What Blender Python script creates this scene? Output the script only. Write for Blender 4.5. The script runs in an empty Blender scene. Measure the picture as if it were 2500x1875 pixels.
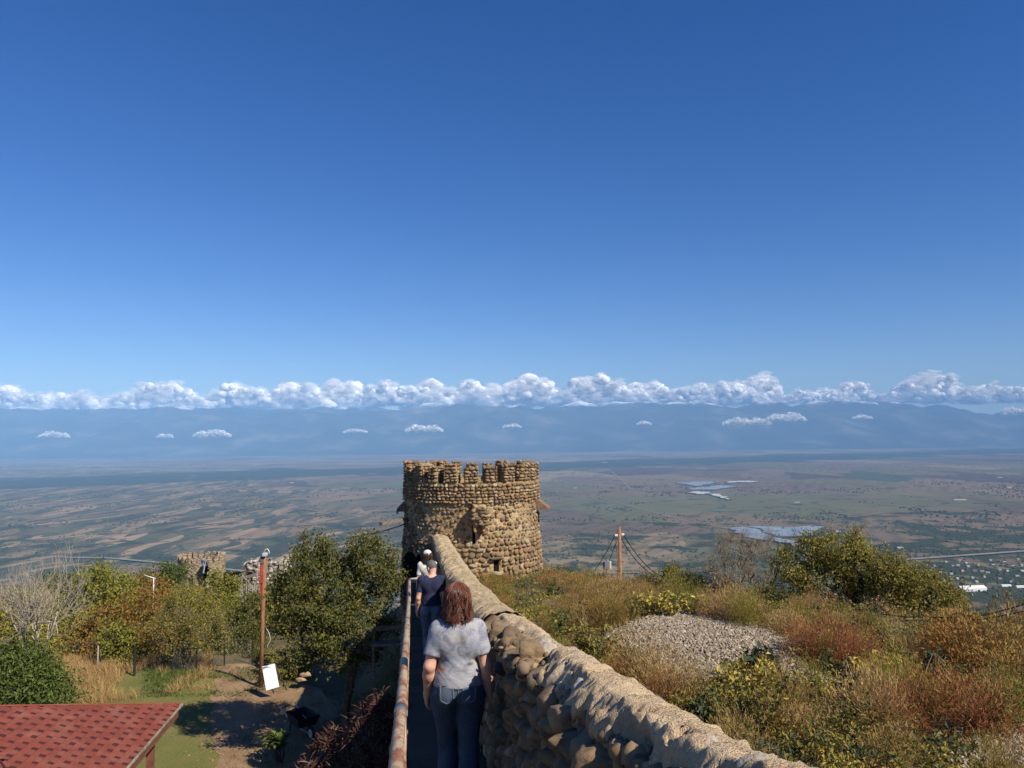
import bpy, bmesh, math, random
import numpy as np
from mathutils import Matrix, Vector

R = math.radians
S = bpy.context.scene
COL = S.collection
rng = np.random.default_rng(11)
random.seed(11)

# ------------------------------------------------------------------ camera
FPX, CX, CY = 769.0, 512.0, 384.0
CAM_ROT = Matrix.Rotation(R(90 + 3.94), 3, 'X') @ Matrix.Rotation(R(-0.6), 3, 'Z')
cam_d = bpy.data.cameras.new('camera')
cam_d.sensor_width = 36.0
cam_d.lens = 36.0 * FPX / 1024.0
cam_d.clip_start = 0.05
cam_d.clip_end = 200000.0
cam = bpy.data.objects.new('camera', cam_d)
COL.objects.link(cam)
cam.matrix_world = CAM_ROT.to_4x4()
S.camera = cam

# ------------------------------------------------------------------ sky and sun
SUN_EL, SUN_AZ = R(41.5), R(50)          # azimuth measured from straight behind the camera towards its right
to_sun = Vector((math.sin(SUN_AZ) * math.cos(SUN_EL), -math.cos(SUN_AZ) * math.cos(SUN_EL), math.sin(SUN_EL)))
world = bpy.data.worlds.new('World')
S.world = world
world.use_nodes = True
wn = world.node_tree.nodes
wl = world.node_tree.links
bg = wn['Background']
sky = wn.new('ShaderNodeTexSky')
sky.sky_type = 'NISHITA'
sky.sun_disc = False
sky.sun_elevation = SUN_EL
sky.sun_rotation = math.atan2(to_sun.x, to_sun.y)
sky.altitude = 1500
sky.air_density = 1.0
sky.dust_density = 0.4
sky.ozone_density = 2.6
hsv = wn.new('ShaderNodeHueSaturation')
hsv.inputs['Saturation'].default_value = 1.37
hsv.inputs['Hue'].default_value = 0.516
wl.new(sky.outputs[0], hsv.inputs['Color'])
wl.new(hsv.outputs[0], bg.inputs['Color'])
bg.inputs['Strength'].default_value = 0.075
sun_d = bpy.data.lights.new('sun', 'SUN')
sun_d.energy = 4.6
sun_d.angle = R(0.5)
sun_d.color = (1.0, 0.92, 0.79)
sun = bpy.data.objects.new('sun', sun_d)
COL.objects.link(sun)
sun.rotation_euler = to_sun.to_track_quat('Z', 'Y').to_euler()
S.view_settings.view_transform = 'Standard'
S.view_settings.look = 'None'
S.view_settings.exposure = 0.65
S.view_settings.gamma = 1.0
S.view_settings.use_curve_mapping = False
S.cycles.use_denoising = True
S.cycles.max_bounces = 6
S.cycles.diffuse_bounces = 3
S.cycles.glossy_bounces = 2
S.cycles.transmission_bounces = 2
S.cycles.transparent_max_bounces = 48
S.cycles.volume_bounces = 0
S.cycles.sample_clamp_indirect = 4.0

# ------------------------------------------------------------------ helpers
def P(px, py, y):
    """World point seen at a pixel of the 1024 x 768 frame, at forward distance y (used to survey the place)."""
    d = CAM_ROT @ Vector(((px - CX) / FPX, (CY - py) / FPX, -1.0))
    k = y / d.y
    return np.array((d.x * k, y, d.z * k))

def lerp(a, b, t): return a + (b - a) * t
def sstep(a, b, x):
    t = np.clip((x - a) / (b - a), 0, 1)
    return t * t * (3 - 2 * t)

def _hash(i, j, k):
    h = (i.astype(np.int64) * 374761393 + j.astype(np.int64) * 668265263 + k.astype(np.int64) * 2147483647) & 0xffffffff
    h = ((h ^ (h >> 13)) * 1274126177) & 0xffffffff
    h = ((h ^ (h >> 16)) * 2246822519) & 0xffffffff
    return ((h ^ (h >> 15)) & 0xffff) / 32767.5 - 1.0

def vnoise(p):
    p = np.asarray(p, float)
    i = np.floor(p).astype(np.int64)
    f = p - i
    f = f * f * f * (f * (f * 6 - 15) + 10)
    x, y, z = i[..., 0], i[..., 1], i[..., 2]
    fx, fy, fz = f[..., 0], f[..., 1], f[..., 2]
    def c(a, b, d): return _hash(x + a, y + b, z + d)
    x00 = lerp(c(0, 0, 0), c(1, 0, 0), fx); x10 = lerp(c(0, 1, 0), c(1, 1, 0), fx)
    x01 = lerp(c(0, 0, 1), c(1, 0, 1), fx); x11 = lerp(c(0, 1, 1), c(1, 1, 1), fx)
    return lerp(lerp(x00, x10, fy), lerp(x01, x11, fy), fz)

def fbm(p, octv=4, gain=0.5, lac=2.03):
    p = np.asarray(p, float)
    a, s, t = 1.0, np.zeros(p.shape[:-1]), 0.0
    for o in range(octv):
        s += a * vnoise(p + 17.3 * o); t += a
        a *= gain; p = p * lac
    return s / t

def v3(x, y, z=0.0):
    x, y, z = np.broadcast_arrays(x, y, z)
    return np.stack([x, y, z], -1).astype(float)

def norm(v): return v / np.maximum(np.linalg.norm(v, axis=-1, keepdims=True), 1e-9)

def mesh_np(name, V, faces, smooth=False, mat_index=None):
    V = np.asarray(V, np.float32).reshape(-1, 3)
    if not isinstance(faces, list): faces = [faces]
    faces = [np.asarray(f, np.int32) for f in faces if len(f)]
    me = bpy.data.meshes.new(name)
    me.vertices.add(len(V)); me.vertices.foreach_set('co', V.ravel())
    loops = np.concatenate([f.ravel() for f in faces])
    tot = np.concatenate([np.full(len(f), f.shape[1], np.int32) for f in faces])
    start = np.concatenate([[0], np.cumsum(tot)[:-1]]).astype(np.int32)
    me.loops.add(len(loops)); me.loops.foreach_set('vertex_index', loops)
    me.polygons.add(len(tot)); me.polygons.foreach_set('loop_start', start)
    if mat_index is not None: me.polygons.foreach_set('material_index', np.asarray(mat_index, np.int32))
    me.update(calc_edges=True)
    me.polygons.foreach_set('use_smooth', np.full(len(tot), bool(smooth)))
    me.update()
    return me

def link(name, me, mat=None, parent=None, loc=None, rot=None, scale=None):
    o = bpy.data.objects.new(name, me)
    COL.objects.link(o)
    if mat is not None:
        for m in (mat if isinstance(mat, (list, tuple)) else [mat]):
            if len(me.materials) < (len(mat) if isinstance(mat, (list, tuple)) else 1): me.materials.append(m)
    if parent is not None: o.parent = parent
    if loc is not None: o.location = loc
    if rot is not None: o.rotation_euler = rot
    if scale is not None: o.scale = scale
    return o

def mk(name, V, faces, mat, parent=None, smooth=False, origin=None, mat_index=None):
    V = np.asarray(V, float).reshape(-1, 3)
    if origin is not None: V = V - np.asarray(origin)
    return link(name, mesh_np(name, V, faces, smooth, mat_index), mat, parent)

def tag(o, label=None, cat=None, group=None, kind=None):
    if label: o['label'] = label
    if cat: o['category'] = cat
    if group: o['group'] = group
    if kind: o['kind'] = kind
    return o

def thing(name, label, cat, loc=(0, 0, 0), rz=0.0, group=None):
    o = bpy.data.objects.new(name, None)
    o.empty_display_size = 0.2
    COL.objects.link(o)
    o.location = [float(c) for c in loc]; o.rotation_euler = (0, 0, rz)
    return tag(o, label, cat, group)

def copy_tree(o, parent=None):
    kids = list(o.children)
    c = o.copy(); COL.objects.link(c)
    if parent is not None: c.parent = parent
    for k in kids: copy_tree(k, c)
    return c

class Acc:
    """Collects vertex and face arrays into one mesh."""
    def __init__(s): s.V = []; s.F = {}; s.n = 0; s.mi = {}
    def add(s, V, *Fs, m=0):
        V = np.asarray(V, float).reshape(-1, 3)
        for f in Fs:
            f = np.asarray(f, np.int64)
            if not len(f): continue
            s.F.setdefault(f.shape[1], []).append(f + s.n)
            s.mi.setdefault(f.shape[1], []).append(np.full(len(f), m))
        s.V.append(V); s.n += len(V)
        return s
    def arrays(s):
        return np.concatenate(s.V), [np.concatenate(s.F[k]) for k in s.F], np.concatenate([np.concatenate(s.mi[k]) for k in s.F])
    def mk(s, name, mat, parent=None, smooth=False, origin=None):
        V, F, mi = s.arrays()
        return mk(name, V, F, mat, parent, smooth, origin, mi if isinstance(mat, (list, tuple)) else None)
    def me(s, name, smooth=False):
        V, F, mi = s.arrays()
        return mesh_np(name, V, F, smooth, mi)

BOXF = np.array([(0, 3, 2, 1), (4, 5, 6, 7), (0, 1, 5, 4), (1, 2, 6, 5), (2, 3, 7, 6), (3, 0, 4, 7)])
def box(c, s, rz=0.0, rot=None, taper=1.0):
    sx, sy, sz = np.array(s) / 2.0
    t = taper
    V = np.array([(-sx, -sy, -sz), (sx, -sy, -sz), (sx, sy, -sz), (-sx, sy, -sz), (-sx * t, -sy * t, sz), (sx * t, -sy * t, sz), (sx * t, sy * t, sz), (-sx * t, sy * t, sz)])
    M = np.array(rot) if rot is not None else np.array(Matrix.Rotation(rz, 3, 'Z'))
    return V @ M.T + np.array(c), BOXF

def bbox(c, s, bev=0.01, rz=0.0, rot=None):
    """A box with bevelled edges."""
    bm = bmesh.new()
    bmesh.ops.create_cube(bm, size=1.0)
    for v in bm.verts: v.co = Vector((v.co.x * s[0], v.co.y * s[1], v.co.z * s[2]))
    bmesh.ops.bevel(bm, geom=list(bm.edges), offset=bev, segments=2, affect='EDGES', profile=0.6)
    bmesh.ops.triangulate(bm, faces=bm.faces)
    bm.verts.ensure_lookup_table()
    V = np.array([v.co for v in bm.verts]); Fc = np.array([[v.index for v in f.verts] for f in bm.faces])
    bm.free()
    M = np.array(rot) if rot is not None else np.array(Matrix.Rotation(rz, 3, 'Z'))
    return V @ M.T + np.array(c), Fc

def frusta(p0, p1, r0, r1, k=5):
    p0, p1 = np.asarray(p0, float).reshape(-1, 3), np.asarray(p1, float).reshape(-1, 3)
    n = len(p0)
    r0 = np.broadcast_to(r0, (n,)); r1 = np.broadcast_to(r1, (n,))
    d = norm(p1 - p0)
    ref = np.where(np.abs(d[:, 2:3]) < 0.9, np.array([[0, 0, 1.0]]), np.array([[1.0, 0, 0]]))
    a = norm(np.cross(d, ref)); b = np.cross(d, a)
    t = np.arange(k) * 2 * math.pi / k
    ring = a[:, None, :] * np.cos(t)[None, :, None] + b[:, None, :] * np.sin(t)[None, :, None]
    V = np.concatenate([p0[:, None] + ring * r0[:, None, None], p1[:, None] + ring * r1[:, None, None]], 1)
    i = np.arange(k); j = (i + 1) % k
    q = np.stack([i, j, j + k, i + k], -1)
    Fq = (q[None] + (np.arange(n) * 2 * k)[:, None, None]).reshape(-1, 4)
    return V.reshape(-1, 3), Fq

def tube(pts, r, k=8, cap=True):
    """One continuous tube along a polyline; r is a number or one per point."""
    p = np.asarray(pts, float); n = len(p)
    r = np.broadcast_to(r, (n,))
    d = norm(np.gradient(p, axis=0))
    a = np.zeros_like(p)
    ref = np.array([0, 0, 1.0]) if abs(d[0][2]) < 0.9 else np.array([1.0, 0, 0])
    u = norm(np.cross(d[0], ref)); a[0] = u
    for i in range(1, n):
        u = u - d[i] * np.dot(u, d[i]); u = norm(u); a[i] = u
    b = np.cross(d, a)
    t = np.arange(k) * 2 * math.pi / k
    V = p[:, None] + (a[:, None] * np.cos(t)[None, :, None] + b[:, None] * np.sin(t)[None, :, None]) * r[:, None, None]
    V = V.reshape(-1, 3)
    i = np.arange(k); j = (i + 1) % k
    q = np.stack([i, j, j + k, i + k], -1)
    Fq = (q[None] + (np.arange(n - 1) * k)[:, None, None]).reshape(-1, 4)
    if not cap: return V, Fq, np.zeros((0, 3), int)
    V = np.concatenate([V, p[:1], p[-1:]])
    c0 = np.stack([np.full(k, n * k), j, i], -1)
    c1 = np.stack([np.full(k, n * k + 1), i + (n - 1) * k, j + (n - 1) * k], -1)
    return V, Fq, np.concatenate([c0, c1])

def grid_faces(nu, nv, wrap_v=False):
    i = np.arange(nu - 1)[:, None]; j = np.arange(nv if wrap_v else nv - 1)[None]
    j2 = (j + 1) % nv
    return np.stack(np.broadcast_arrays(i * nv + j, i * nv + j2, (i + 1) * nv + j2, (i + 1) * nv + j), -1).reshape(-1, 4)

_ico = {}
def ico(sub):
    if sub not in _ico:
        bm = bmesh.new()
        bmesh.ops.create_icosphere(bm, subdivisions=sub, radius=1.0)
        bm.verts.ensure_lookup_table()
        _ico[sub] = (np.array([v.co for v in bm.verts]), np.array([[v.index for v in f.verts] for f in bm.faces]))
        bm.free()
    return _ico[sub]

def rotz(V, a):
    c, s = math.cos(a), math.sin(a)
    return np.asarray(V) @ np.array([[c, s, 0], [-s, c, 0], [0, 0, 1]])

# ------------------------------------------------------------------ node materials
class NT:
    def __init__(s, name):
        s.m = bpy.data.materials.new(name); s.m.use_nodes = True
        s.t = s.m.node_tree; s.bsdf = s.t.nodes['Principled BSDF']; s.out = s.t.nodes['Material Output']
    def n(s, typ, props=None, **ins):
        nd = s.t.nodes.new(typ)
        for k, v in (props or {}).items(): setattr(nd, k, v)
        for k, v in ins.items(): s.set(nd.inputs[k if not k.startswith('i_') else int(k[2:])], v)
        return nd
    def set(s, sock, v):
        if isinstance(v, bpy.types.NodeSocket): s.t.links.new(v, sock)
        elif isinstance(v, (tuple, list)) and len(v) == 3 and sock.type == 'RGBA': sock.default_value = (*v, 1)
        else: sock.default_value = v
    def obj(s): return s.n('ShaderNodeTexCoord').outputs['Object']
    def pos(s): return s.n('ShaderNodeNewGeometry').outputs['Position']
    def island(s): return s.n('ShaderNodeNewGeometry').outputs['Random Per Island']
    def orand(s): return s.n('ShaderNodeObjectInfo').outputs['Random']
    def xf(s, vec, scale=(1, 1, 1), rot=(0, 0, 0), loc=(0, 0, 0)):
        nd = s.n('ShaderNodeMapping', Vector=vec); nd.inputs['Scale'].default_value = scale
        nd.inputs['Rotation'].default_value = rot; nd.inputs['Location'].default_value = loc
        return nd.outputs[0]
    def noise(s, vec, scale, detail=4.0, rough=0.55, dist=0.0):
        nd = s.n('ShaderNodeTexNoise', Vector=vec, Scale=scale, Detail=detail, Roughness=rough, Distortion=dist)
        return nd.outputs['Fac']
    def voro(s, vec, scale, feature='F1', metric='EUCLIDEAN', out='Distance', rnd=1.0):
        nd = s.n('ShaderNodeTexVoronoi', {'feature': feature, 'distance': metric}, Vector=vec, Scale=scale, Randomness=rnd)
        return nd.outputs[out]
    def ramp(s, fac, stops, interp='LINEAR'):
        nd = s.n('ShaderNodeValToRGB', Fac=fac)
        e = nd.color_ramp.elements; nd.color_ramp.interpolation = interp
        while len(e) < len(stops): e.new(0.5)
        for el, (p, c) in zip(e, stops):
            el.position = p; el.color = (c, c, c, 1) if isinstance(c, (int, float)) else (*c, 1)
        return nd.outputs['Color']
    def mix(s, fac, a, b, mode='MIX'):
        nd = s.n('ShaderNodeMix', {'data_type': 'RGBA', 'blend_type': mode})
        s.set(nd.inputs[0], fac); s.set(nd.inputs[6], a); s.set(nd.inputs[7], b)
        return nd.outputs[2]
    def math(s, op, a, b=0.0, c=0.0, clamp=False):
        nd = s.n('ShaderNodeMath', {'operation': op, 'use_clamp': clamp})
        s.set(nd.inputs[0], a); s.set(nd.inputs[1], b); s.set(nd.inputs[2], c)
        return nd.outputs[0]
    def sep(s, vec):
        nd = s.n('ShaderNodeSeparateXYZ', Vector=vec)
        return nd.outputs
    def comb(s, x, y, z):
        nd = s.n('ShaderNodeCombineXYZ', X=x, Y=y, Z=z)
        return nd.outputs[0]
    def bump(s, h, strength=0.5, dist=0.01, normal=None):
        nd = s.n('ShaderNodeBump', Height=h, Strength=strength, Distance=dist)
        if normal is not None: s.set(nd.inputs['Normal'], normal)
        return nd.outputs[0]
    def rngmap(s, v, a, b, c=0.0, d=1.0):
        nd = s.n('ShaderNodeMapRange', Value=v); nd.clamp = True
        for i, x in zip((1, 2, 3, 4), (a, b, c, d)): nd.inputs[i].default_value = x
        return nd.outputs[0]
    def done(s, color=None, rough=0.85, normal=None, spec=0.25, metal=0.0, trans=None):
        b = s.bsdf
        if color is not None: s.set(b.inputs['Base Color'], color)
        s.set(b.inputs['Roughness'], rough); s.set(b.inputs['Metallic'], metal)
        b.inputs['Specular IOR Level'].default_value = spec
        if normal is not None: s.set(b.inputs['Normal'], normal)
        if trans is not None:
            tr = s.n('ShaderNodeBsdfTranslucent', Color=color)
            mx = s.n('ShaderNodeMixShader', Fac=trans)
            s.t.links.new(b.outputs[0], mx.inputs[1]); s.t.links.new(tr.outputs[0], mx.inputs[2])
            s.t.links.new(mx.outputs[0], s.out.inputs[0])
        return s.m

def flat(name, col, rough=0.7, spec=0.3, metal=0.0, var=0.15, scale=8.0, bump=0.0):
    t = NT(name); o = t.obj()
    f = t.noise(o, scale, 5)
    c = t.mix(t.rngmap(f, 0.3, 0.7), tuple(x * (1 - var) for x in col), tuple(min(1, x * (1 + var)) for x in col))
    nm = t.bump(t.noise(o, scale * 6, 4), bump, 0.01) if bump else None
    return t.done(c, rough, nm, spec, metal)

def leafmat(name, cols, trans=0.3, rough=0.6, spec=0.25):
    """Leaf colours picked leaf by leaf from a palette."""
    t = NT(name)
    v = t.math('FRACT', t.math('ADD', t.island(), t.orand()))
    st = [(i / max(1, len(cols) - 1), c) for i, c in enumerate(cols)]
    return t.done(t.ramp(v, st), rough, None, spec, trans=trans)

def stonemat(name, cols, scale=14.0, rough=0.9):
    t = NT(name); o = t.obj()
    r = t.math('FRACT', t.math('ADD', t.math('MULTIPLY', t.orand(), 7.31), t.island()))
    base = t.ramp(r, [((i + 0.5) / len(cols), c) for i, c in enumerate(cols)])
    off = t.n('ShaderNodeVectorMath', {'operation': 'ADD'}); t.set(off.inputs[0], o); t.set(off.inputs[1], t.comb(t.math('MULTIPLY', r, 9), t.math('MULTIPLY', r, 5), 0.0))
    f = t.noise(off.outputs[0], 1.3, 6, 0.62)
    f2 = t.noise(off.outputs[0], 4.2, 5, 0.7)
    c = t.mix(0.8, base, t.ramp(f, [(0.3, (0.45, 0.43, 0.4)), (0.55, (1, 1, 1)), (0.75, (1.0, 0.95, 0.86))]), 'MULTIPLY')
    c = t.mix(t.rngmap(f2, 0.62, 0.78, 0, 0.25), c, (0.40, 0.34, 0.26))
    return t.done(c, rough, t.bump(t.math('ADD', f, t.math('MULTIPLY', f2, 0.6)), 0.6, 0.02), 0.15)
# ------------------------------------------------------------------ large setting
WALL_C, WALL_S = 0.87, -0.13                     # plan line of the parapet: x = WALL_C + WALL_S * y
WD = norm(np.array([WALL_S, 1.0, 0.0])); WN = np.array([WD[1], -WD[0], 0.0])   # along the wall, and to its right
WALL_RZ = math.atan2(-WALL_S, 1.0)
def wx(y): return WALL_C + WALL_S * y
def zfloor(y): return np.interp(y, [-2, 0, 5.2, 13.5, 16.5, 24, 30], [-1.35, -1.7, -2.62, -3.95, -4.2, -4.45, -4.6])
def ztop(y): return np.interp(y, [-1, 0, 2, 2.6, 3, 4, 5, 6, 9, 14.5, 22, 26], [-0.36, -0.5, -0.83, -0.985, -1.05, -1.205, -1.345, -1.49, -1.91, -2.45, -2.92, -3.1])
TW = np.array([-1.42, 26.6]); VAL = -500.0

def ground_z(x, y):
    x, y = np.broadcast_arrays(np.asarray(x, float), np.asarray(y, float))
    u = x - wx(y)
    n1 = fbm(v3(x * 0.25, y * 0.25, 3.1), 4)
    n2 = fbm(v3(x * 0.02, y * 0.02, 7.7), 3)
    ye = np.interp(x, [0.8, 2.4, 4, 7, 9.5, 12, 16], [30, 22, 20.5, 19.0, 17.0, 13.5, 9]) + 0.8 * n1
    ov = np.maximum(0, y - ye)
    zr = -3.55 - 0.036 * y + 0.18 * n1 - 0.52 * ov * ov / (ov + 3.0)
    m = ((x - 3.7) / 2.5) ** 2 + ((y - 15.8) / 2.3) ** 2
    zr = zr + 0.42 * np.exp(-m * m * 0.7)
    zl = lerp(np.interp(y, [10, 15], [-6.2, -7.9]), -9.0, sstep(1.1, np.interp(y, [10, 15], [4.6, 3.2]), -u)) + 0.12 * n1 * sstep(0, 3, -u)
    ol = np.maximum(0, y - 31); o2 = np.maximum(0, y - 92)
    zl = zl - 0.14 * ol * ol / (ol + 4) - 0.42 * o2 * o2 / (o2 + 15)
    zl = zl + 0.5 * n2 * sstep(34, 60, y)
    w = np.where(y < 27, sstep(-0.85, 0.15, u), sstep(-3 - (y - 27) * 0.5, 3 + (y - 27) * 0.3, u))
    return np.maximum(lerp(zl, zr, w), VAL - 9.0)

def axis(lo, hi, f0, f1, step, grow):
    a = list(np.arange(f0, f1 + 1e-6, step)); s = step
    while a[-1] < hi: s *= grow; a.append(a[-1] + s)
    s = step
    while a[0] > lo: s *= grow; a.insert(0, a[0] - s)
    return np.array(a)

# near hill
gx = axis(-900, 900, -22, 20, 0.36, 1.15); gy = axis(-12, 1500, -2, 40, 0.36, 1.07)
GX, GY = np.meshgrid(gx, gy, indexing='ij')
GZ = ground_z(GX, GY)
t = NT('hillside_earth'); p = t.pos()
f = t.noise(p, 0.55, 6, 0.6); f2 = t.noise(p, 9, 5, 0.65); f3 = t.noise(p, 60, 3)
c = t.ramp(f, [(0.32, (0.055, 0.052, 0.024)), (0.46, (0.10, 0.085, 0.042)), (0.6, (0.15, 0.115, 0.06))])
c = t.mix(t.rngmap(f2, 0.4, 0.7, 0, 0.6), c, (0.19, 0.145, 0.08))
nh = t.bump(t.math('ADD', f2, t.math('MULTIPLY', f3, 0.3)), 0.7, 0.06)
M_EARTH = t.done(c, 0.95, nh, 0.1)
tag(mk('hillside_ground', np.stack([GX, GY, GZ], -1), grid_faces(len(gx), len(gy)), M_EARTH, smooth=True), kind='structure')

# valley floor
t = NT('valley_fields'); p = t.pos(); s = t.sep(p)
X, Y = s[0], s[1]
warp = t.noise(p, 0.0006, 3)
pw = t.n('ShaderNodeVectorMath', {'operation': 'ADD'}); t.set(pw.inputs[0], p)
wv = t.n('ShaderNodeTexNoise', Vector=p, Scale=0.0011, Detail=2.0)
ws = t.n('ShaderNodeVectorMath', {'operation': 'SCALE'}); t.set(ws.inputs[0], wv.outputs['Color']); ws.inputs[3].default_value = 420.0
t.set(pw.inputs[1], ws.outputs[0]); PW = pw.outputs[0]
big = t.xf(PW, (1 / 900, 1 / 1500, 0), (0, 0, R(24)))
small = t.xf(PW, (1 / 70, 1 / 330, 0), (0, 0, R(-33)))
cb = t.voro(big, 1.0, 'F1', 'MANHATTAN', 'Color'); cs = t.voro(small, 1.0, 'F1', 'MANHATTAN', 'Color')
pal = [(0.0, (0.070, 0.050, 0.036)), (0.22, (0.16, 0.118, 0.068)), (0.42, (0.105, 0.108, 0.044)), (0.60, (0.20, 0.142, 0.084)), (0.78, (0.13, 0.095, 0.064)), (0.9, (0.26, 0.20, 0.11)), (1.0, (0.065, 0.085, 0.036))]
cbr = t.ramp(t.sep(cb)[0], pal); csr = t.ramp(t.sep(cs)[1], [(0.0, (0.045, 0.045, 0.022)), (0.3, (0.085, 0.088, 0.038)), (0.5, (0.17, 0.13, 0.07)), (0.62, (0.06, 0.052, 0.03)), (0.8, (0.31, 0.215, 0.12)), (1.0, (0.14, 0.11, 0.055))])
# strips lie on the left and nearer ground, big fields on the right
area = t.math('ADD', t.math('ADD', t.math('MULTIPLY', X, 0.00030), t.math('MULTIPLY', Y, 0.00016)), t.math('MULTIPLY', t.math('SUBTRACT', warp, 0.5), 2.0))
am = t.rngmap(area, 0.35, 0.75)
strip = t.math('SINE', t.math('MULTIPLY', t.sep(t.xf(PW, (1, 1, 1), (0, 0, R(-62))))[1], 0.06))
col = t.mix(am, csr, cbr)
col = t.mix(t.math('MULTIPLY', t.rngmap(strip, -0.2, 0.6, 0, 0.35), t.rngmap(t.noise(p, 0.0018, 2), 0.45, 0.55)), col, (0.055, 0.045, 0.03))
col = t.mix(0.55, col, t.ramp(t.noise(p, 0.004, 6, 0.65), [(0.25, (0.5, 0.52, 0.5)), (0.5, (1, 1, 1)), (0.75, (1.25, 1.2, 1.1))]), 'MULTIPLY')
# smooth pasture in the middle right
gm = t.math('MULTIPLY', t.rngmap(t.n('ShaderNodeVectorMath', {'operation': 'DISTANCE'}, i_0=t.xf(p, (1 / 1900, 1 / 900, 0), (0, 0, 0), (-0.95, -6.35, 0)), i_1=(0, 0, 0)).outputs['Value'], 0.75, 1.1, 1, 0), 0.85)
col = t.mix(gm, col, t.ramp(t.noise(p, 0.002, 5), [(0.35, (0.12, 0.105, 0.05)), (0.55, (0.105, 0.115, 0.05)), (0.7, (0.15, 0.115, 0.065))]))
# hedges and woods
hedge = t.rngmap(t.voro(t.xf(PW, (1 / 520, 1 / 900, 0), (0, 0, R(24))), 1.0, 'DISTANCE_TO_EDGE'), 0.012, 0.028, 1, 0)
hn = t.rngmap(t.noise(p, 0.006, 4), 0.45, 0.55)
woods = t.noise(t.xf(p, (1, 1, 0), (0, 0, R(12))), 0.0035, 7, 0.68)
near = t.rngmap(Y, 2200, 5200, 0.13, 0.0)
rightv = t.math('MULTIPLY', t.rngmap(X, 600, 2600, 0, 0.10), t.rngmap(Y, 3600, 5600, 1, 0))
wm = t.rngmap(t.math('ADD', t.math('ADD', woods, near), rightv), 0.585, 0.63)
m = t.math('MAXIMUM', t.math('MULTIPLY', hedge, t.math('MULTIPLY', hn, 0.75)), wm)
# long river wood far out
bd = t.math('SUBTRACT', Y, t.math('ADD', t.math('MULTIPLY', X, 0.55), 12900.0))
bd = t.math('ADD', bd, t.math('MULTIPLY', t.math('SUBTRACT', t.noise(p, 0.0006, 6, 0.65), 0.5), 5600.0))
band = t.math('MULTIPLY', t.rngmap(bd, -1650, -1500), t.rngmap(bd, 1900, 2300, 1, 0))
m = t.math('MAXIMUM', m, t.math('MULTIPLY', band, t.rngmap(t.noise(p, 0.003, 5, 0.6), 0.3, 0.42)))
tree = t.ramp(t.noise(p, 0.03, 3, 0.7), [(0.3, (0.014, 0.022, 0.010)), (0.55, (0.038, 0.048, 0.019)), (0.75, (0.065, 0.068, 0.028))])
col = t.mix(m, col, tree)
# far pale plots
fp = t.math('MULTIPLY', t.rngmap(bd, 2000, 2600), t.rngmap(t.noise(t.xf(p, (0.35, 1, 0)), 0.0012, 4), 0.54, 0.6, 0, 0.8))
col = t.mix(fp, col, (0.22, 0.20, 0.15))
M_VAL = t.done(col, 0.95, t.bump(t.noise(p, 0.05, 4, 0.7), 0.6, 6.0), 0.05)
vx = axis(-34000, 34000, -6000, 6000, 500, 1.2); vy = axis(-3000, 33000, 0, 8000, 500, 1.15)
VX, VY = np.meshgrid(vx, vy, indexing='ij')
VZ = VAL + 6.0 * fbm(v3(VX / 1500, VY / 1500, 1.0), 3)
tag(mk('valley_floor', np.stack([VX, VY, VZ], -1), grid_faces(len(vx), len(vy)), M_VAL, smooth=True), kind='structure')
def valley_z(x, y): return VAL + 6.0 * fbm(v3(np.asarray(x) / 1500, np.asarray(y) / 1500, 1.0), 3)
def VP(px, py, lift=0.0):
    """Point of the valley floor seen at a pixel."""
    d = CAM_ROT @ Vector(((px - CX) / FPX, (CY - py) / FPX, -1.0))
    k = (VAL + lift) / d.z
    return np.array((d.x * k, d.y * k, VAL + lift))

# mountains
mx = np.linspace(-31000, 31000, 330); my = np.linspace(22500, 36500, 105)
MX, MY = np.meshgrid(mx, my, indexing='ij')
rid = 1 - np.abs(fbm(v3(MX / 5200, MY / 6500, 0.3), 5, 0.5)) * 1.9
rid2 = 1 - np.abs(fbm(v3(MX / 1900, MY / 2600, 5.3), 4, 0.5)) * 1.6
foot = 24000 + 1500 * fbm(v3(MX / 7000, 0 * MX, 2.0), 2) + MX * 0.06
along = sstep(0, 6500, MY - foot) * 0.78 + 0.22 * sstep(4500, 9000, MY - foot)
back = 1 - sstep(33000, 36500, MY)
hgt = 2080 + 170 * fbm(v3(MX / 9000, 0 * MX, 9.0), 2) - 170 * sstep(0, 24000, -MX) + 40 * sstep(-6000, 14000, MX)
MZ = VAL - 8 + hgt * along * (0.58 + 0.22 * rid + 0.24 * rid2 - 0.04) * back
MZ = np.where(MY < foot, VAL - 8, MZ)
PEAK = float(MZ.max())
t = NT('mountain_forest'); p = t.pos(); zz = t.sep(p)[2]
fn = t.noise(p, 0.0006, 7, 0.62)
c = t.ramp(fn, [(0.35, (0.014, 0.026, 0.02)), (0.52, (0.04, 0.052, 0.03)), (0.66, (0.15, 0.13, 0.09))])
sn = t.rngmap(t.math('ADD', zz, t.math('MULTIPLY', t.math('SUBTRACT', t.noise(p, 0.0011, 6, 0.7), 0.5), 900.0)), 1270, 1420)
c = t.mix(sn, c, (0.85, 0.86, 0.9))
M_MTN = t.done(c, 0.95, None, 0.05)
tag(mk('mountain_range', np.stack([MX, MY, MZ], -1), grid_faces(len(mx), len(my)), M_MTN, smooth=True), kind='structure')

# haze
t = NT('valley_haze')
t.t.nodes.remove(t.bsdf)
pv = t.n('ShaderNodeVolumePrincipled', Color=(0.305, 0.585, 1.0), Density=4.2e-5, Anisotropy=-0.25)
t.t.links.new(pv.outputs[0], t.out.inputs['Volume'])
hz0, hz1 = min(VAL - 9.0, float(VZ.min())) - 1.0, PEAK + 20.0
tag(mk('haze', *box((0, 15500, (hz0 + hz1) / 2), (90000, 46000, hz1 - hz0)), t.m), kind='stuff')

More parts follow.
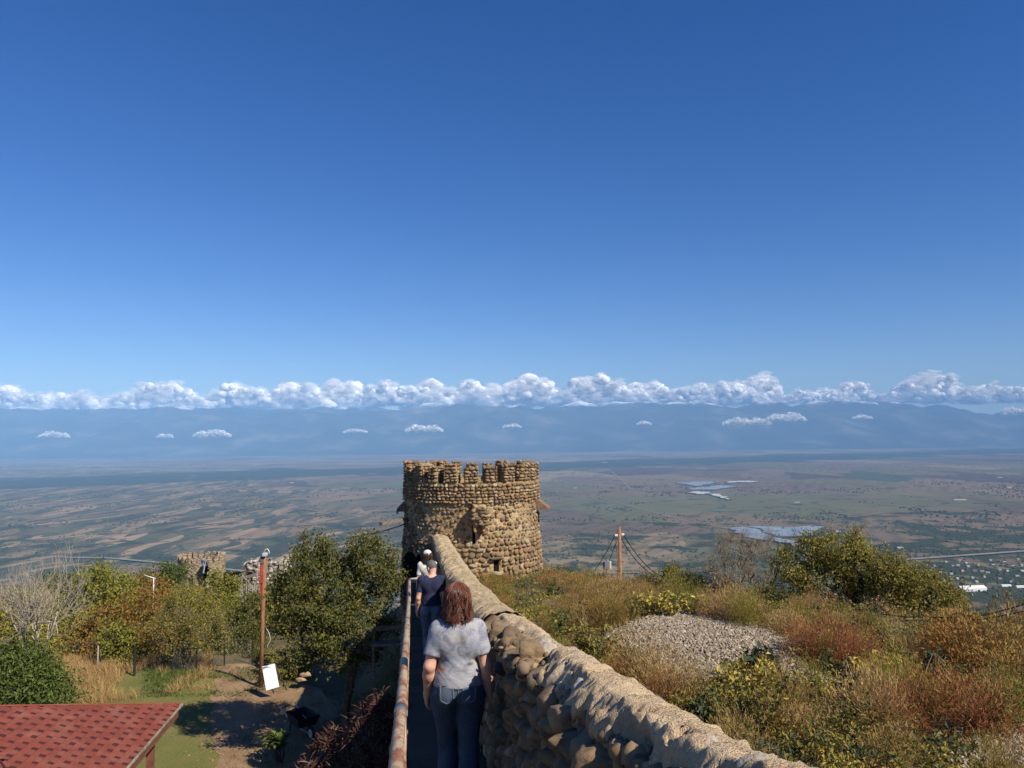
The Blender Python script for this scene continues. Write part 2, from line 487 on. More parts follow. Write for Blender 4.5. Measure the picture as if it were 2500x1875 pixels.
# clouds: heaped puffs of real size far behind the range
t = NT('cloud_white')
M_CLOUD = t.done((0.97, 0.955, 0.93), 1.0, None, 0.0)
t = NT('cloud_wisp')
tb = t.n('ShaderNodeBsdfTransparent'); t.done((0.97, 0.955, 0.93), 1.0, None, 0.0); mxs = t.n('ShaderNodeMixShader', Fac=0.20)
t.t.links.new(tb.outputs[0], mxs.inputs[1]); t.t.links.new(t.bsdf.outputs[0], mxs.inputs[2]); t.t.links.new(mxs.outputs[0], t.out.inputs[0])
M_MIST = t.m
def cloud(label, cx, cy, cz, w, h, n, seed, group=None, rim=6, flat_base=True):
    r = np.random.default_rng(seed); A = Acc()
    top = lambda q: (0.35 + 0.4 * abs(math.sin(2.3 * q + seed)) + 0.25 * abs(math.sin(7.7 * q + seed * 1.7))) * (1 - abs(q) ** 4)
    for i in range(n):
        q = r.uniform(-1, 1)
        tz = top(q)
        big_ = i < n * 0.3
        V0, F0 = ico(2)
        rad = h * (r.uniform(0.20, 0.34) if big_ else r.uniform(0.07, 0.17)) * (0.6 + 0.5 * tz)
        z = (r.random() ** (0.9 if big_ else 0.6)) * max(0.0, tz * h - rad) - (0 if flat_base else r.uniform(0, 0.2) * h)
        c = np.array([q * w / 2, (r.uniform(-0.1, 0.4) if big_ else r.uniform(-0.45, 0.1)) * h, z + rad * 0.25])
        V = V0 * np.array([1.15, 0.9, 0.95]) * rad
        k = fbm(V / (rad * 0.55) + i * 5.7 + seed, 4, 0.6)
        V = V * (1 + 0.36 * k)[:, None]
        V = V + c
        if flat_base: V[:, 2] = np.where(V[:, 2] < 0, V[:, 2] * 0.25, V[:, 2])
        A.add(V, F0)
    for i in range(n * rim):                      # thin ragged rim
        q = r.uniform(-1.04, 1.04); tz = max(0.05, top(min(1, max(-1, q)))); V0, F0 = ico(1)
        rad = h * r.uniform(0.04, 0.13)
        c = np.array([q * w / 2, r.uniform(-0.6, 0.5) * h, tz * h * r.uniform(0.0, 1.08) ** 0.7 - (0.05 if flat_base else r.uniform(0.0, 0.45)) * h])
        V = V0 * np.array([r.uniform(1.2, 2.4), 1, r.uniform(0.6, 1.0)]) * rad * (1 + 0.5 * fbm(V0 * 1.3 + i * 3.1, 2))[:, None]
        A.add(V + c, F0, m=1)
    o = A.mk('cloud', [M_CLOUD, M_MIST], smooth=True)
    o.location = (cx, cy, cz)
    return tag(o, label, 'cloud', group)

CD = 41000.0
G_CL = 'cumulus clouds heaped along the mountain crest'
clist = [   # px centre, top py, base py, width px, label
    (12, 382, 412, 80, 'broken white cloud at the left end of the cloud bank'),
    (64, 386, 414, 48, 'narrow ragged white cloud between two wider ones at left'),
    (137, 377, 410, 104, 'broad white cumulus cloud, first wide heap from the left'),
    (188, 386, 411, 40, 'small cloud trailing off the first wide heap'),
    (262, 377, 409, 122, 'wide white cumulus with a low shoulder left of its peak'),
    (324, 376, 408, 84, 'domed cumulus cloud with the gap to its left'),
    (398, 380, 406, 96, 'long low white cloud left above the round tower'),
    (448, 375, 406, 80, 'lumpy white cloud right above the round tower'),
    (520, 370, 405, 84, 'tall bright cumulus peak right of the tower line'),
    (600, 373, 403, 90, 'white cumulus heap with three rounded tops'),
    (672, 377, 403, 100, 'long even white cloud left of the tallest turret cloud'),
    (764, 369, 401, 52, 'tallest turret of cloud with an overhanging top'),
    (730, 380, 404, 70, 'low white cloud under the turret cloud'),
    (820, 386, 402, 60, 'thin low cloud in the dip right of the turret cloud'),
    (858, 378, 402, 60, 'white cloud left of the last broad heap'),
    (930, 372, 402, 92, 'last broad cumulus heap on the right'),
    (1010, 380, 401, 56, 'cloud cut by the right edge of the view'),
]
for i, (px, t0, b0, w, lb) in enumerate(clist):
    a = P(px, b0, CD); b = P(px, t0, CD)
    cloud(lb, a[0], CD + (i % 3) * 900, a[2], w / FPX * CD * 1.12, (b[2] - a[2]) * 0.98, int(44 + w * 0.7), 40 + i, G_CL)
G_CS = 'small clouds floating in front of the mountains'
for i, (px, py, w, h, lb) in enumerate([
    (54, 434, 30, 6, 'faint flat cloudlet low before the left mountains'),
    (165, 435, 16, 4, 'tiny flat cloudlet left of the twin puffs'),
    (212, 433, 36, 7, 'twin puffs of small cloud before the mountains at left'),
    (355, 430, 24, 4, 'thin cloudlet left of the tower below the ridge'),
    (424, 428, 36, 7, 'small flat cloud hanging above the round tower'),
    (512, 425, 18, 4, 'tiny cloudlet right above the tower edge'),
    (644, 422, 14, 4, 'round little puff alone in mid range'),
    (746, 421, 46, 7, 'longest flat small cloud before the right mountains'),
    (786, 417, 38, 8, 'small cloud above and right of the longest flat one'),
    (862, 416, 20, 4, 'faint cloudlet near the right mountains'),
    (1016, 411, 30, 8, 'small cloud at the right edge below the bank'),
]):
    a = P(px, py + 1.5, 22500.0)
    cloud(lb, a[0], 22500.0, a[2], w / FPX * 22500, h / FPX * 22500 * 0.9, 10 + w // 3, 90 + i, G_CS, 34, False)

# water and roads of the valley
t = NT('pond_water'); p = t.pos()
M_WATER = t.done(t.mix(t.rngmap(t.noise(p, 0.01, 3), 0.35, 0.65), (0.15, 0.19, 0.215), (0.27, 0.305, 0.32)), 0.5, t.bump(t.noise(p, 0.3, 3), 0.15, 0.3), 0.5)
M_SALT = flat('pale_dry_basin', (0.48, 0.48, 0.46), 0.7, 0.2, scale=0.01)
M_ROAD = flat('far_road_gravel', (0.24, 0.21, 0.165), 0.9, 0.1, scale=0.02)
POND_EDGE = []
def ngon_patch(name, pts, mat, lift, kind='structure'):
    V = np.array([VP(x, y, 0) for x, y in pts]); c = V.mean(0)
    V = np.concatenate([V[i] + (V[(i + 1) % len(V)] - V[i]) * np.linspace(0, 1, 14, endpoint=False)[:, None] for i in range(len(V))])
    V[:, :2] += np.stack([fbm(V * 0.012, 3), fbm(V * 0.012 + 40, 3)], -1) * (V[:, 1:2] * 0.010)
    if lift > 7: POND_EDGE.append(V.copy())
    V[:, 2] = valley_z(V[:, 0], V[:, 1]) + lift
    W = np.concatenate([V, [[c[0], c[1], float(np.max(V[:, 2]))]]]); n = len(V)
    i = np.arange(n)
    return tag(mk(name, W, np.stack([i, (i + 1) % n, np.full(n, n)], -1), mat), kind=kind)
def pond(pts, mat=M_WATER, name='pond'): return ngon_patch(name, pts, mat, 8.0)
pond([(727, 529), (748, 528), (772, 538), (800, 545), (790, 546), (745, 538)])
pond([(752, 528), (778, 527.4), (806, 538), (778, 538)])
pond([(782, 528), (824, 527), (808, 538.5), (798, 535)])
for q in ([(674, 483), (713, 481.7), (716, 484), (692, 486.5), (682, 484.6)], [(688, 488.6), (722, 486), (738, 487.3), (716, 490.2), (692, 490)]):
    pond(q)
for q in ([(690, 493), (700, 492.2), (710, 493.4), (706, 495.4), (694, 495)], [(727, 482.3), (752, 481.5), (757, 482.6), (732, 483.4)]):
    pond(q, M_SALT, 'salt_pan')
pond([(712, 495.0), (718, 494.6), (731, 500.5), (727, 500.8)], M_SALT, 'salt_pan')
def road(pts, w, name='road', mat=M_ROAD, lift=5.0):
    c = np.array([VP(x, y) for x, y in pts])
    tt = np.linspace(0, 1, 60); s = np.linspace(0, 1, len(c))
    c = np.stack([np.interp(tt, s, c[:, i]) for i in range(3)], -1)
    c[:, 2] = valley_z(c[:, 0], c[:, 1]) + lift
    d = norm(np.gradient(c, axis=0)); nn = np.stack([-d[:, 1], d[:, 0], 0 * d[:, 0]], -1)
    V = np.stack([c - nn * w / 2, c + nn * w / 2], 1)
    return tag(mk(name, V, grid_faces(60, 2), mat), kind='structure')
road([(1034, 551), (985, 555), (905, 561)], 26)
road([(60, 558), (110, 559), (180, 565), (245, 572), (268, 575)], 22)
road([(540, 577), (600, 575), (640, 574)], 18)
road([(612, 472), (620, 479), (630, 488)], 12)
road([(560, 511), (640, 503), (745, 494), (800, 489)], 9)
road([(600, 498), (680, 520), (735, 530)], 8)

# village houses and the long white shed
M_HW = flat('house_wall_plaster', (0.36, 0.32, 0.27), 0.85); 
M_HR = [flat('roof_pale_metal', (0.42, 0.40, 0.37), 0.6), flat('roof_rust_tile', (0.38, 0.2, 0.13), 0.8), flat('roof_grey_sheet', (0.30, 0.29, 0.28), 0.6)]
M_SHED = flat('white_sheeting', (0.72, 0.72, 0.72), 0.6)
def gable(parent, w, l, h, rh, wall, roofm, ov=0.4):
    V, Fb = box((0, 0, h / 2), (w, l, h)); mk('wall', V, Fb, wall, parent)
    x, y = w / 2 + ov, l / 2 + ov; z0 = h - 0.1; th = 0.25
    V = np.array([(-x, -y, z0), (x, -y, z0), (x, y, z0), (-x, y, z0), (0, -y, z0 + rh), (0, y, z0 + rh)])
    V = np.concatenate([V, V + (0, 0, th)])
    Ft = np.array([(6, 7, 10), (9, 11, 8), (0, 4, 1), (3, 2, 5)])
    Fq = np.array([(7, 8, 11, 10), (6, 10, 11, 9), (0, 3, 5, 4), (1, 4, 5, 2), (0, 1, 7, 6), (1, 2, 8, 7), (2, 3, 9, 8), (3, 0, 6, 9)])
    mk('roof', V, [Ft, Fq], roofm, parent)
def house(px, py, w, l, rz, ri, label, name='village_house', group='houses of the village in the valley', h=4.5, wall=None):
    a = VP(px, py); a[2] = float(valley_z(a[0], a[1]))
    o = thing(name, label, 'house' if name == 'village_house' else 'shed', a, rz, group)
    gable(o, w, l, h, w * 0.22, wall or M_HW, M_HR[ri] if ri >= 0 else M_SHED)
    return o
house(971.5, 591, 30, 84, R(96), -1, 'long white shed alone on a field below the village', 'long_shed', None, 9.0, M_SHED)
house(1006, 587, 9, 30, R(88), -1, 'low white shed right of the long white one', 'low_shed', None, 4.5, M_SHED)
house(1020, 588, 9, 26, R(92), -1, 'white shed cut by the right edge of the view', 'low_shed', None, 4.5, M_SHED)
house(872, 586, 14, 40, R(80), -1, 'white shed glimpsed through the olive trees', 'low_shed', None, 6, M_SHED)
hr = np.random.default_rng(5)
hl = [(933, 570, 0), (935, 567, 0), (953, 567, 0), (958, 566.6, 0), (962, 572, 1), (968, 567.5, 0), (966, 564, 0), (975, 572, 1), (982, 572.5, 1), (988, 574, 0), (978, 566, 1), (993, 566, 0), (1000, 571, 0), (1007, 572, 0), (984, 578, 1), (1000, 580, 1), (1013, 567, 0), (1021, 566, 2), (1017, 577, 2), (951, 575, 2),
      (940, 574, 0), (972, 579, 2), (957, 580, 0), (944, 582, 1), (1011, 583, 2), (1022, 572, 0), (990, 561, 2), (1004, 563, 0), (960, 561.5, 2), (946, 563, 0), (976, 583, 2), (930, 578, 2), (1018, 560, 1), (922, 572, 2)]
kind_n = ['pale metal roof', 'rusty red roof', 'grey roof']
def nth(k): return '%d%s' % (k, 'th' if 10 < k % 100 < 14 else {1: 'st', 2: 'nd', 3: 'rd'}.get(k % 10, 'th'))
for px, py, ri in hl:
    house(px, py, hr.uniform(6.5, 9), hr.uniform(8, 13), R(hr.uniform(60, 120)), ri, 'small village house with %s, %s from the left of those' % (kind_n[ri], nth(1 + sum(1 for q_ in hl if q_[2] == ri and q_[0] < px))), group='valley houses with ' + kind_n[ri])
# a few far-off farm buildings
for px, py, l, ri, lb in [(1010, 488, 60, 0, 'lone pale farm building far out on the right plain'), (1000, 478, 50, 0, 'pale barn far out near the dark river wood'), (797, 503, 40, 2, 'farm shed at the end of the hedge road'), (960, 500, 90, 0, 'low pale farm sheds in the right fields'), (838, 532, 24, 0, 'small white hut on the pasture beside the ponds'), (795, 546, 26, 0, 'white pump house on the near pond bank'),
                          (292, 483, 40, 0, 'pale farm building before the river wood at left'), (605, 462.6, 90, 0, 'white building far off beyond the river wood'), (900, 549, 24, 0, 'white hut among hedges left of the village road'), (575, 488, 40, 2, 'grey farm shed just right of the tower')]:
    house(px, py, 14, l, R(85), ri, lb, 'farm_building', None, 5)

# field trees of the valley, one mass
r = np.random.default_rng(21); A = Acc(); V0, F0 = ico(1)
N = 8500
yy = 1300 + 6500 * r.random(N * 4) ** 1.35; xx = (r.random(N * 4) * 2 - 1) * 0.75 * yy
nz = fbm(v3(xx / 320, yy / 420, 2.2), 5, 0.6) + 0.25 * sstep(5200, 2200, yy) + 0.16 * sstep(500, 2200, xx) * sstep(5200, 3800, yy) - 0.5 * np.exp(-(((xx - 1850) / 1500) ** 2 + ((yy - 5700) / 700) ** 2)) + r.normal(0, 0.1, N * 4)
ok = np.where(nz > 0.17)[0][:N]
# keep water and roads open
xx, yy = xx[ok], yy[ok]; n = len(xx)
pa, pb = VP(725, 545), VP(826, 526)
keep = ~((xx > pa[0] - 60) & (xx < pb[0] + 200) & (yy > pa[1] - 60) & (yy < pb[1] + 60))
xx, yy = xx[keep], yy[keep]; n = len(xx)
ed = np.concatenate(POND_EDGE); ed = np.concatenate([ed + (np.roll(ed, -1, 0) - ed) * q_ + r.normal(0, 7, ed.shape) for q_ in r.random(5)]); ed = ed[r.random(len(ed)) < 0.5]
xx, yy = np.concatenate([xx, ed[:, 0]]), np.concatenate([yy, ed[:, 1]]); n = len(xx)
rad = r.uniform(2.2, 5.2, n) * np.where(yy > 4500, 1.5, 1.0)
zz = valley_z(xx, yy)
V = V0[None] * (1 + 0.28 * vnoise(V0 * 2.1)[None, :, None]) * rad[:, None, None] * np.array([1.15, 1.15, 0.95]) + np.stack([xx, yy, zz + rad * 0.55], -1)[:, None]
V = V + r.normal(0, 0.10, V.shape) * rad[:, None, None]
A.add(V.reshape(-1, 3), (F0[None] + (np.arange(n) * len(V0))[:, None, None]).reshape(-1, 3))
M_FT = leafmat('field_tree_leaves', [(0.032, 0.044, 0.018), (0.055, 0.066, 0.026), (0.075, 0.078, 0.03), (0.10, 0.088, 0.036), (0.045, 0.058, 0.024)], 0.0, 0.9, 0.05)
tag(A.mk('valley_trees', M_FT, smooth=True), kind='stuff')
# ------------------------------------------------------------------ masonry materials
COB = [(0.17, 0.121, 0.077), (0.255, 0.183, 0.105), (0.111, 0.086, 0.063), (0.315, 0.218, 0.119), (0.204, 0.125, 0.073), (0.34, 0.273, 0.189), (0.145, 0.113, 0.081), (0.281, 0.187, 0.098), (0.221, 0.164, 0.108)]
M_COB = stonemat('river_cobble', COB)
M_COBT = stonemat('tower_cobble', [(0.171, 0.12, 0.069), (0.283, 0.198, 0.107), (0.112, 0.082, 0.057), (0.359, 0.247, 0.134), (0.231, 0.136, 0.072), (0.428, 0.354, 0.244), (0.137, 0.103, 0.069), (0.326, 0.206, 0.103), (0.231, 0.161, 0.095), (0.283, 0.165, 0.091), (0.188, 0.144, 0.103)], 10.0)
t = NT('lime_mortar'); o = t.pos()
f = t.noise(o, 3.0, 6, 0.6); f2 = t.noise(o, 22, 6, 0.65); f3 = t.noise(o, 130, 3, 0.6)
c = t.ramp(f, [(0.3, (0.50, 0.355, 0.215)), (0.5, (0.66, 0.49, 0.305)), (0.7, (0.70, 0.56, 0.38))])
c = t.mix(t.rngmap(f2, 0.52, 0.72, 0, 0.55), c, (0.30, 0.24, 0.165))
c = t.mix(t.rngmap(f3, 0.62, 0.74, 0, 0.7), c, (0.14, 0.105, 0.075))
c = t.mix(t.rngmap(t.noise(o, 1.3, 5, 0.7), 0.60, 0.68, 0, 0.75), c, (0.60, 0.55, 0.48))
c = t.mix(t.rngmap(t.noise(o, 2.4, 6, 0.72), 0.58, 0.72, 0, 0.45), c, (0.30, 0.23, 0.155))
M_MORTAR = t.done(c, 0.95, t.bump(t.math('ADD', f2, t.math('MULTIPLY', f3, 0.6)), 1.0, 0.035), 0.12)
t = NT('weathered_cap_mortar'); o = t.pos()
f = t.noise(o, 4.0, 6, 0.65); f2 = t.noise(t.xf(o, (1.0, 4.0, 2.0), (0, 0, R(25))), 9, 6, 0.7); f3 = t.noise(o, 90, 3)
c = t.ramp(f2, [(0.3, (0.20, 0.145, 0.085)), (0.43, (0.46, 0.35, 0.21)), (0.62, (0.60, 0.47, 0.295))])
c = t.mix(t.rngmap(f, 0.55, 0.75, 0, 0.5), c, (0.25, 0.2, 0.14))
M_CAP = t.done(c, 0.95, t.bump(t.math('ADD', f2, t.math('MULTIPLY', f3, 0.3)), 1.0, 0.05), 0.15)
t = NT('tower_mortar'); o = t.obj(); 
f = t.noise(o, 1.1, 5, 0.6); f2 = t.noise(o, 12, 6, 0.7); f3 = t.voro(o, 9.0)
c = t.ramp(f, [(0.32, (0.25, 0.175, 0.10)), (0.5, (0.40, 0.285, 0.155)), (0.66, (0.50, 0.37, 0.205))])
c = t.mix(t.rngmap(f2, 0.45, 0.68, 0, 0.7), c, (0.21, 0.16, 0.105))
c = t.mix(t.rngmap(f3, 0.25, 0.10, 0, 0.5), c, (0.22, 0.165, 0.11))
M_TMORT = t.done(c, 0.95, t.bump(t.math('ADD', f2, t.math('MULTIPLY', f3, -0.8)), 1.0, 0.06), 0.15)
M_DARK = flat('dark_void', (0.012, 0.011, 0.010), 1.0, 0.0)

def stone_proto(name, seed, sub=2, rough=0.16, angular=0.0):
    V, Fc = ico(sub); r = np.random.default_rng(seed)
    sgn = np.sign(V) * np.abs(V) ** r.uniform(0.72, 0.95)
    n = fbm(V * 1.1 + seed * 3.7, 2) ; n2 = fbm(V * 3.1 + seed * 1.3, 2)
    W = sgn * (1 + rough * 1.8 * n + rough * 0.35 * n2)[:, None]
    for k in range(int(angular * 6)):                       # a few split faces
        d = norm(r.normal(size=3)); q = W @ d; lim = r.uniform(0.55, 0.8)
        W = W - np.where(q > lim, q - lim, 0)[:, None] * d * 0.85
    return mesh_np(name, W, Fc, True)
PROTO = [stone_proto('stone', i, 3, 0.21, 0.85 if i % 2 == 0 else 0.35) for i in range(14)]
PROTO1 = [stone_proto('stone', 50 + i, 2, 0.24, 0.5 if i % 2 else 0.2) for i in range(8)]
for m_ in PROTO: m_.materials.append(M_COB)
P1V = []
for m_ in PROTO1:
    a = np.zeros(len(m_.vertices) * 3); m_.vertices.foreach_get('co', a); P1V.append(a.reshape(-1, 3))
    m_.materials.append(M_COBT)
P1F = ico(2)[1]
P0F = ico(1)[1]; P0V = [norm(ico(1)[0]) * (1 + 0.3 * fbm(ico(1)[0] * 1.4 + i * 3.3, 2))[:, None] for i in range(8)]

# ------------------------------------------------------------------ the rampart wall with its parapet
G_A = (wx(10.0), 10.0, 0.0)
wall = thing('rampart_wall', 'long stone parapet wall with sandy mortar cap running from lower right to the round tower', 'wall', (wx(3.0), 3.0, float(zfloor(3.0))))
O = np.array(wall.location)
def wp(u, y, z):
    """Point u metres right of the parapet's centre line."""
    u, y, z = np.broadcast_arrays(u, y, z)
    return v3(wx(y) + u * WN[0], y + u * WN[1], z)
# parapet core and near cap, one displaced skin over a profile
ny = 560; ys = np.linspace(0.6, 7.9, ny)
prof = [(-0.15, -3.0), (-0.15, -1.3), (-0.16, -0.9), (-0.165, -0.6), (-0.155, -0.42), (-0.12, -0.3), (-0.09, -0.2), (-0.10, -0.145), (-0.165, -0.125), (-0.215, -0.11), (-0.235, -0.085), (-0.222, -0.058), (-0.16, -0.022), (-0.09, 0.0), (-0.03, 0.012), (0.04, 0.015), (0.11, 0.005), (0.17, -0.02), (0.225, -0.06), (0.255, -0.12), (0.265, -0.25), (0.27, -0.6), (0.28, -1.5), (0.30, -4.5)]
pr = np.array(prof); seg = np.concatenate([[0], np.cumsum(np.linalg.norm(np.diff(np.clip(pr, [-9, -0.8], [9, 9]), axis=0), axis=1) + 1e-4)])
q = np.linspace(0, seg[-1], 84)
pu, pz = np.interp(q, seg, pr[:, 0]), np.interp(q, seg, pr[:, 1])
YY = np.broadcast_to(ys[:, None], (ny, 84)); U0 = np.broadcast_to(pu[None], (ny, 84)); Z0 = np.broadcast_to(pz[None], (ny, 84))
def slim(dz): return 1 - 0.58 * sstep(-1.25, -0.2, dz)          # the inner face leans back towards the cap
U0n = np.where(U0 < 0, U0 * slim(Z0), U0)
capw = sstep(-0.19, -0.10, Z0)                              # 1 on the cap
edge = fbm(v3(ys * 1.7, 0.3, 4.4), 4) * 0.15 + fbm(v3(ys * 6, 2.3, 1.4), 5, 0.65) * 0.13      # ragged inner edge of the mortar
inner = sstep(-0.08, -0.2, U0) * sstep(-0.2, -0.12, Z0)
broken = sstep(4.6, 5.3, ys) * sstep(7.3, 6.6, ys)             # the cap is broken away here
U = U0n - inner * (edge[:, None] * 0.75 + 0.01)
U = U + inner * broken[:, None] * 0.07
zt = ztop(ys)
und = fbm(v3(ys * 0.9, 8.0, 1.0), 3) * 0.045
droop = sstep(-0.02, -0.24, U0) * capw * (0.03 + 0.07 * np.abs(fbm(v3(ys * 2.3, 4.0, 2.0), 4)))[:, None]
Z = Z0 - droop + zt[:, None] + und[:, None] * capw - broken[:, None] * 0.09 * capw * sstep(0.16, -0.05, U0)
pp = wp(U, YY, Z)
d1 = fbm(pp * 3.2, 5, 0.55); d2 = fbm(pp * 11, 4, 0.55); d3 = 1 - np.abs(fbm(pp * 5.5 + 9, 4)) * 2
pit = -sstep(0.28, 0.5, fbm(pp * 8.5 + 4.4, 3)) * 0.025
d4 = fbm(pp * 34, 3, 0.6)
disp = capw * (0.017 * d1 + 0.022 * d2 + 0.016 * (d3 - 0.5) + 1.6 * pit + 0.017 * d4) + (1 - capw) * (0.03 * d1 + 0.02 * d2)
Z = Z + disp * sstep(-0.5, -0.1, Z0); U = U - (1 - sstep(-0.5, -0.15, Z0)) * disp * np.where(U0 < 0, 1, -1) * 0.7
Z = np.where(Z0 < -2.9, np.where(U0 < 0, zfloor(YY) - 0.05, Z), Z)
Z = np.where((Z0 < -0.5) & (U0 < 0), np.maximum(Z, zfloor(YY) - 0.08), Z)
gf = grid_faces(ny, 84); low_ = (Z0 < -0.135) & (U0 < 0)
M_FACE = flat('painted_shade_mortar', (0.115, 0.092, 0.068), 0.95, 0.1, scale=16, var=0.45, bump=0.8)  # mortar colour darkened to deepen the shade on the inner face
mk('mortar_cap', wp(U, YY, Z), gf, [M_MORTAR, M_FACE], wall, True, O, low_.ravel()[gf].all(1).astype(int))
# far parapet: rounded barrel cap with ripples
ny = 620; ys2 = np.linspace(7.6, 24.6, ny); na = 44
a = np.linspace(-1.0, 1.0, na)
cu = np.where(np.abs(a) < 0.62, 0.245 * np.sin(a / 0.62 * math.pi / 2), 0.245 * np.sign(a) - 0.03 * np.sign(a) * sstep(0.62, 0.75, np.abs(a)))
cz = np.where(np.abs(a) < 0.62, 0.19 * np.cos(a / 0.62 * math.pi / 2) - 0.19, -0.19 - (np.abs(a) - 0.62) / 0.38 * np.where(a < 0, 1.7, 2.6))
YY = np.broadcast_to(ys2[:, None], (ny, na)); U = np.broadcast_to(cu[None], (ny, na)).copy(); Z = cz[None] + ztop(ys2)[:, None]
pp = wp(U, YY, Z)
rip = 0.9 - 2.2 * np.abs(fbm(v3(YY * 3.6 + np.abs(U) * 5, U * 3.5, 3.0), 4, 0.6)); cl = fbm(pp * 2.2, 4); fine = fbm(pp * 14, 3)
on = sstep(-0.5, -0.15, np.broadcast_to(cz[None], U.shape))
Z = Z + on * (0.060 * rip + 0.045 * cl + 0.022 * fine - 0.02); U = U * (1 + on * (0.10 * fbm(v3(ys2 * 1.3, 1, 1), 3)[:, None] + 0.10 * rip)) + (1 - on) * 0.05 * cl
Z = np.where((a[None] < 0) & (cz[None] < -1.0), np.maximum(Z, zfloor(YY) - 0.05), Z)
mk('rounded_cap', wp(U, YY, Z), grid_faces(ny, na), M_CAP, wall, True, O)
# rampart mass that carries the walkway; its left face is rough rubble
yy = np.linspace(-1.0, 26.0, 190); zz = np.linspace(0, 1, 46)
YY, TT = np.meshgrid(yy, zz, indexing='ij')
Zf = zfloor(YY) - 0.10 - TT * 6.5
Uf = -1.02 - TT * 0.35 - 0.07 * fbm(v3(YY * 2.6, Zf * 3.2, 1.0), 4) - 0.05 * sstep(0.1, 0.5, fbm(v3(YY * 4, Zf * 5.5, 7.0), 2))
Vl = wp(Uf, YY, Zf)
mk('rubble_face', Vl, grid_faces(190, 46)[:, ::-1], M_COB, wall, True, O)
A = Acc(); zb = np.array([(-1.04, -0.022), (0.12, -0.022), (0.12, -0.7)])
YY = np.broadcast_to(yy[:, None], (190, 3)); A.add(wp(np.broadcast_to(zb[None, :, 0], (190, 3)), YY, zfloor(YY) + zb[None, :, 1]), grid_faces(190, 3))
A.mk('bed', M_MORTAR, wall, False, O)  # pale mortar showing in the joints imitates slab edges catching light

# cobbles of the parapet's inner face: one object each
r = np.random.default_rng(3)
n_st = 0
def put_stone(y, u, z, sx, sy, sz, tilt=0.0, me=None):
    c = wp(u, y, z)
    o = link('stone', me or PROTO[r.integers(len(PROTO))], None, wall)
    o.location = c - O
    o.rotation_euler = (r.uniform(-0.25, 0.25), r.uniform(-0.2, 0.2) + tilt, WALL_RZ * -1 + r.uniform(-0.15, 0.15))
    o.scale = (sx / 2, sy / 2, sz / 2)
    return o
y_ = 1.15
rows = 9; deep = Acc()
for k in range(rows):
    y = 1.1 + r.uniform(0, 0.15)
    while y < 7.4:
        w = r.uniform(0.08, 0.22); h = r.uniform(0.08, 0.15)
        zc = ztop(y) - 0.235 - k * 0.112 + r.uniform(-0.035, 0.035)
        pro = r.uniform(0.03, 0.10) * (1.15 if k == 0 else 0.75)
        if k == 0 and r.random() < 0.12: y += w; continue
        if zc > zfloor(y) + 0.06 and (k >= 6 or n_st >= 258):
            V = P1V[r.integers(8)] * np.array([(0.18 + pro * 0.8) / 2, w * 0.52, h * 0.52]); deep.add(rotz(V, WALL_RZ) + wp(-0.125 * slim(zc - ztop(y)) - pro * 0.4, y + w / 2, zc), P1F)
        elif zc > zfloor(y) + 0.06:
            put_stone(y + w / 2, -0.125 * slim(zc - ztop(y)) - pro * 0.5 - 0.01 * (k == 0), zc, 0.18 + pro, w * 1.08, h * 1.05, r.uniform(-0.2, 0.1)); n_st += 1
        y += w * 0.93 + r.uniform(0, 0.03)
# stones of the broken cap, lying on top where the mortar has gone
for y, u, dz, sx, sy, sz in [(5.0, -0.14, -0.03, .2, .26, .15), (5.25, -0.22, -0.12, .2, .2, .16), (5.5, -0.1, -0.04, .16, .18, .12), (5.75, -0.2, -0.07, .2, .22, .15), (6.05, -0.12, -0.03, .16, .24, .12), (6.3, -0.2, -0.05, .18, .2, .14), (6.6, -0.14, -0.01, .16, .2, .12), (6.85, -0.19, -0.06, .2, .24, .15), (7.2, -0.17, -0.05, .18, .22, .13),
                             (4.55, -0.20, -0.13, .2, .2, .14), (4.2, -0.21, -0.16, .18, .2, .14), (3.75, -0.2, -0.16, .22, .27, .18), (3.3, -0.2, -0.2, .2, .22, .15), (2.85, -0.24, -0.25, .16, .17, .15), (2.45, -0.22, -0.24, .18, .2, .13), (2.15, -0.2, -0.22, .2, .24, .13)]:
    put_stone(y, u * (0.85 if y > 4.8 else 0.62), ztop(y) + dz, sx, sy, sz); n_st += 1
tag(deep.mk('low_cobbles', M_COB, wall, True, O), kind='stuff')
# pale flat stones bedded almost flush in the cap
M_PALE = stonemat('pale_bedded_stone', [(0.42, 0.37, 0.29), (0.36, 0.30, 0.22), (0.47, 0.42, 0.34)], 10)
PALE = [stone_proto('bedded_stone', 80 + i, 2, 0.25, 0.8) for i in range(4)]
for m_ in PALE: m_.materials.append(M_PALE)
for y, u, sx, sy in [(2.45, 0.06, .13, .2), (2.05, 0.02, .14, .17), (3.1, -0.02, .09, .12), (3.55, 0.10, .10, .14), (4.15, 0.02, .12, .1), (4.75, 0.06, .14, .2), (5.1, 0.0, .16, .22), (5.6, 0.06, .14, .18), (6.5, 0.02, .12, .2), (3.85, -0.05, .08, .1)]:
    o = put_stone(y, u, ztop(y) - 0.042, sx, sy, 0.085, 0, PALE[r.integers(4)]); o.name = 'bedded_stone'
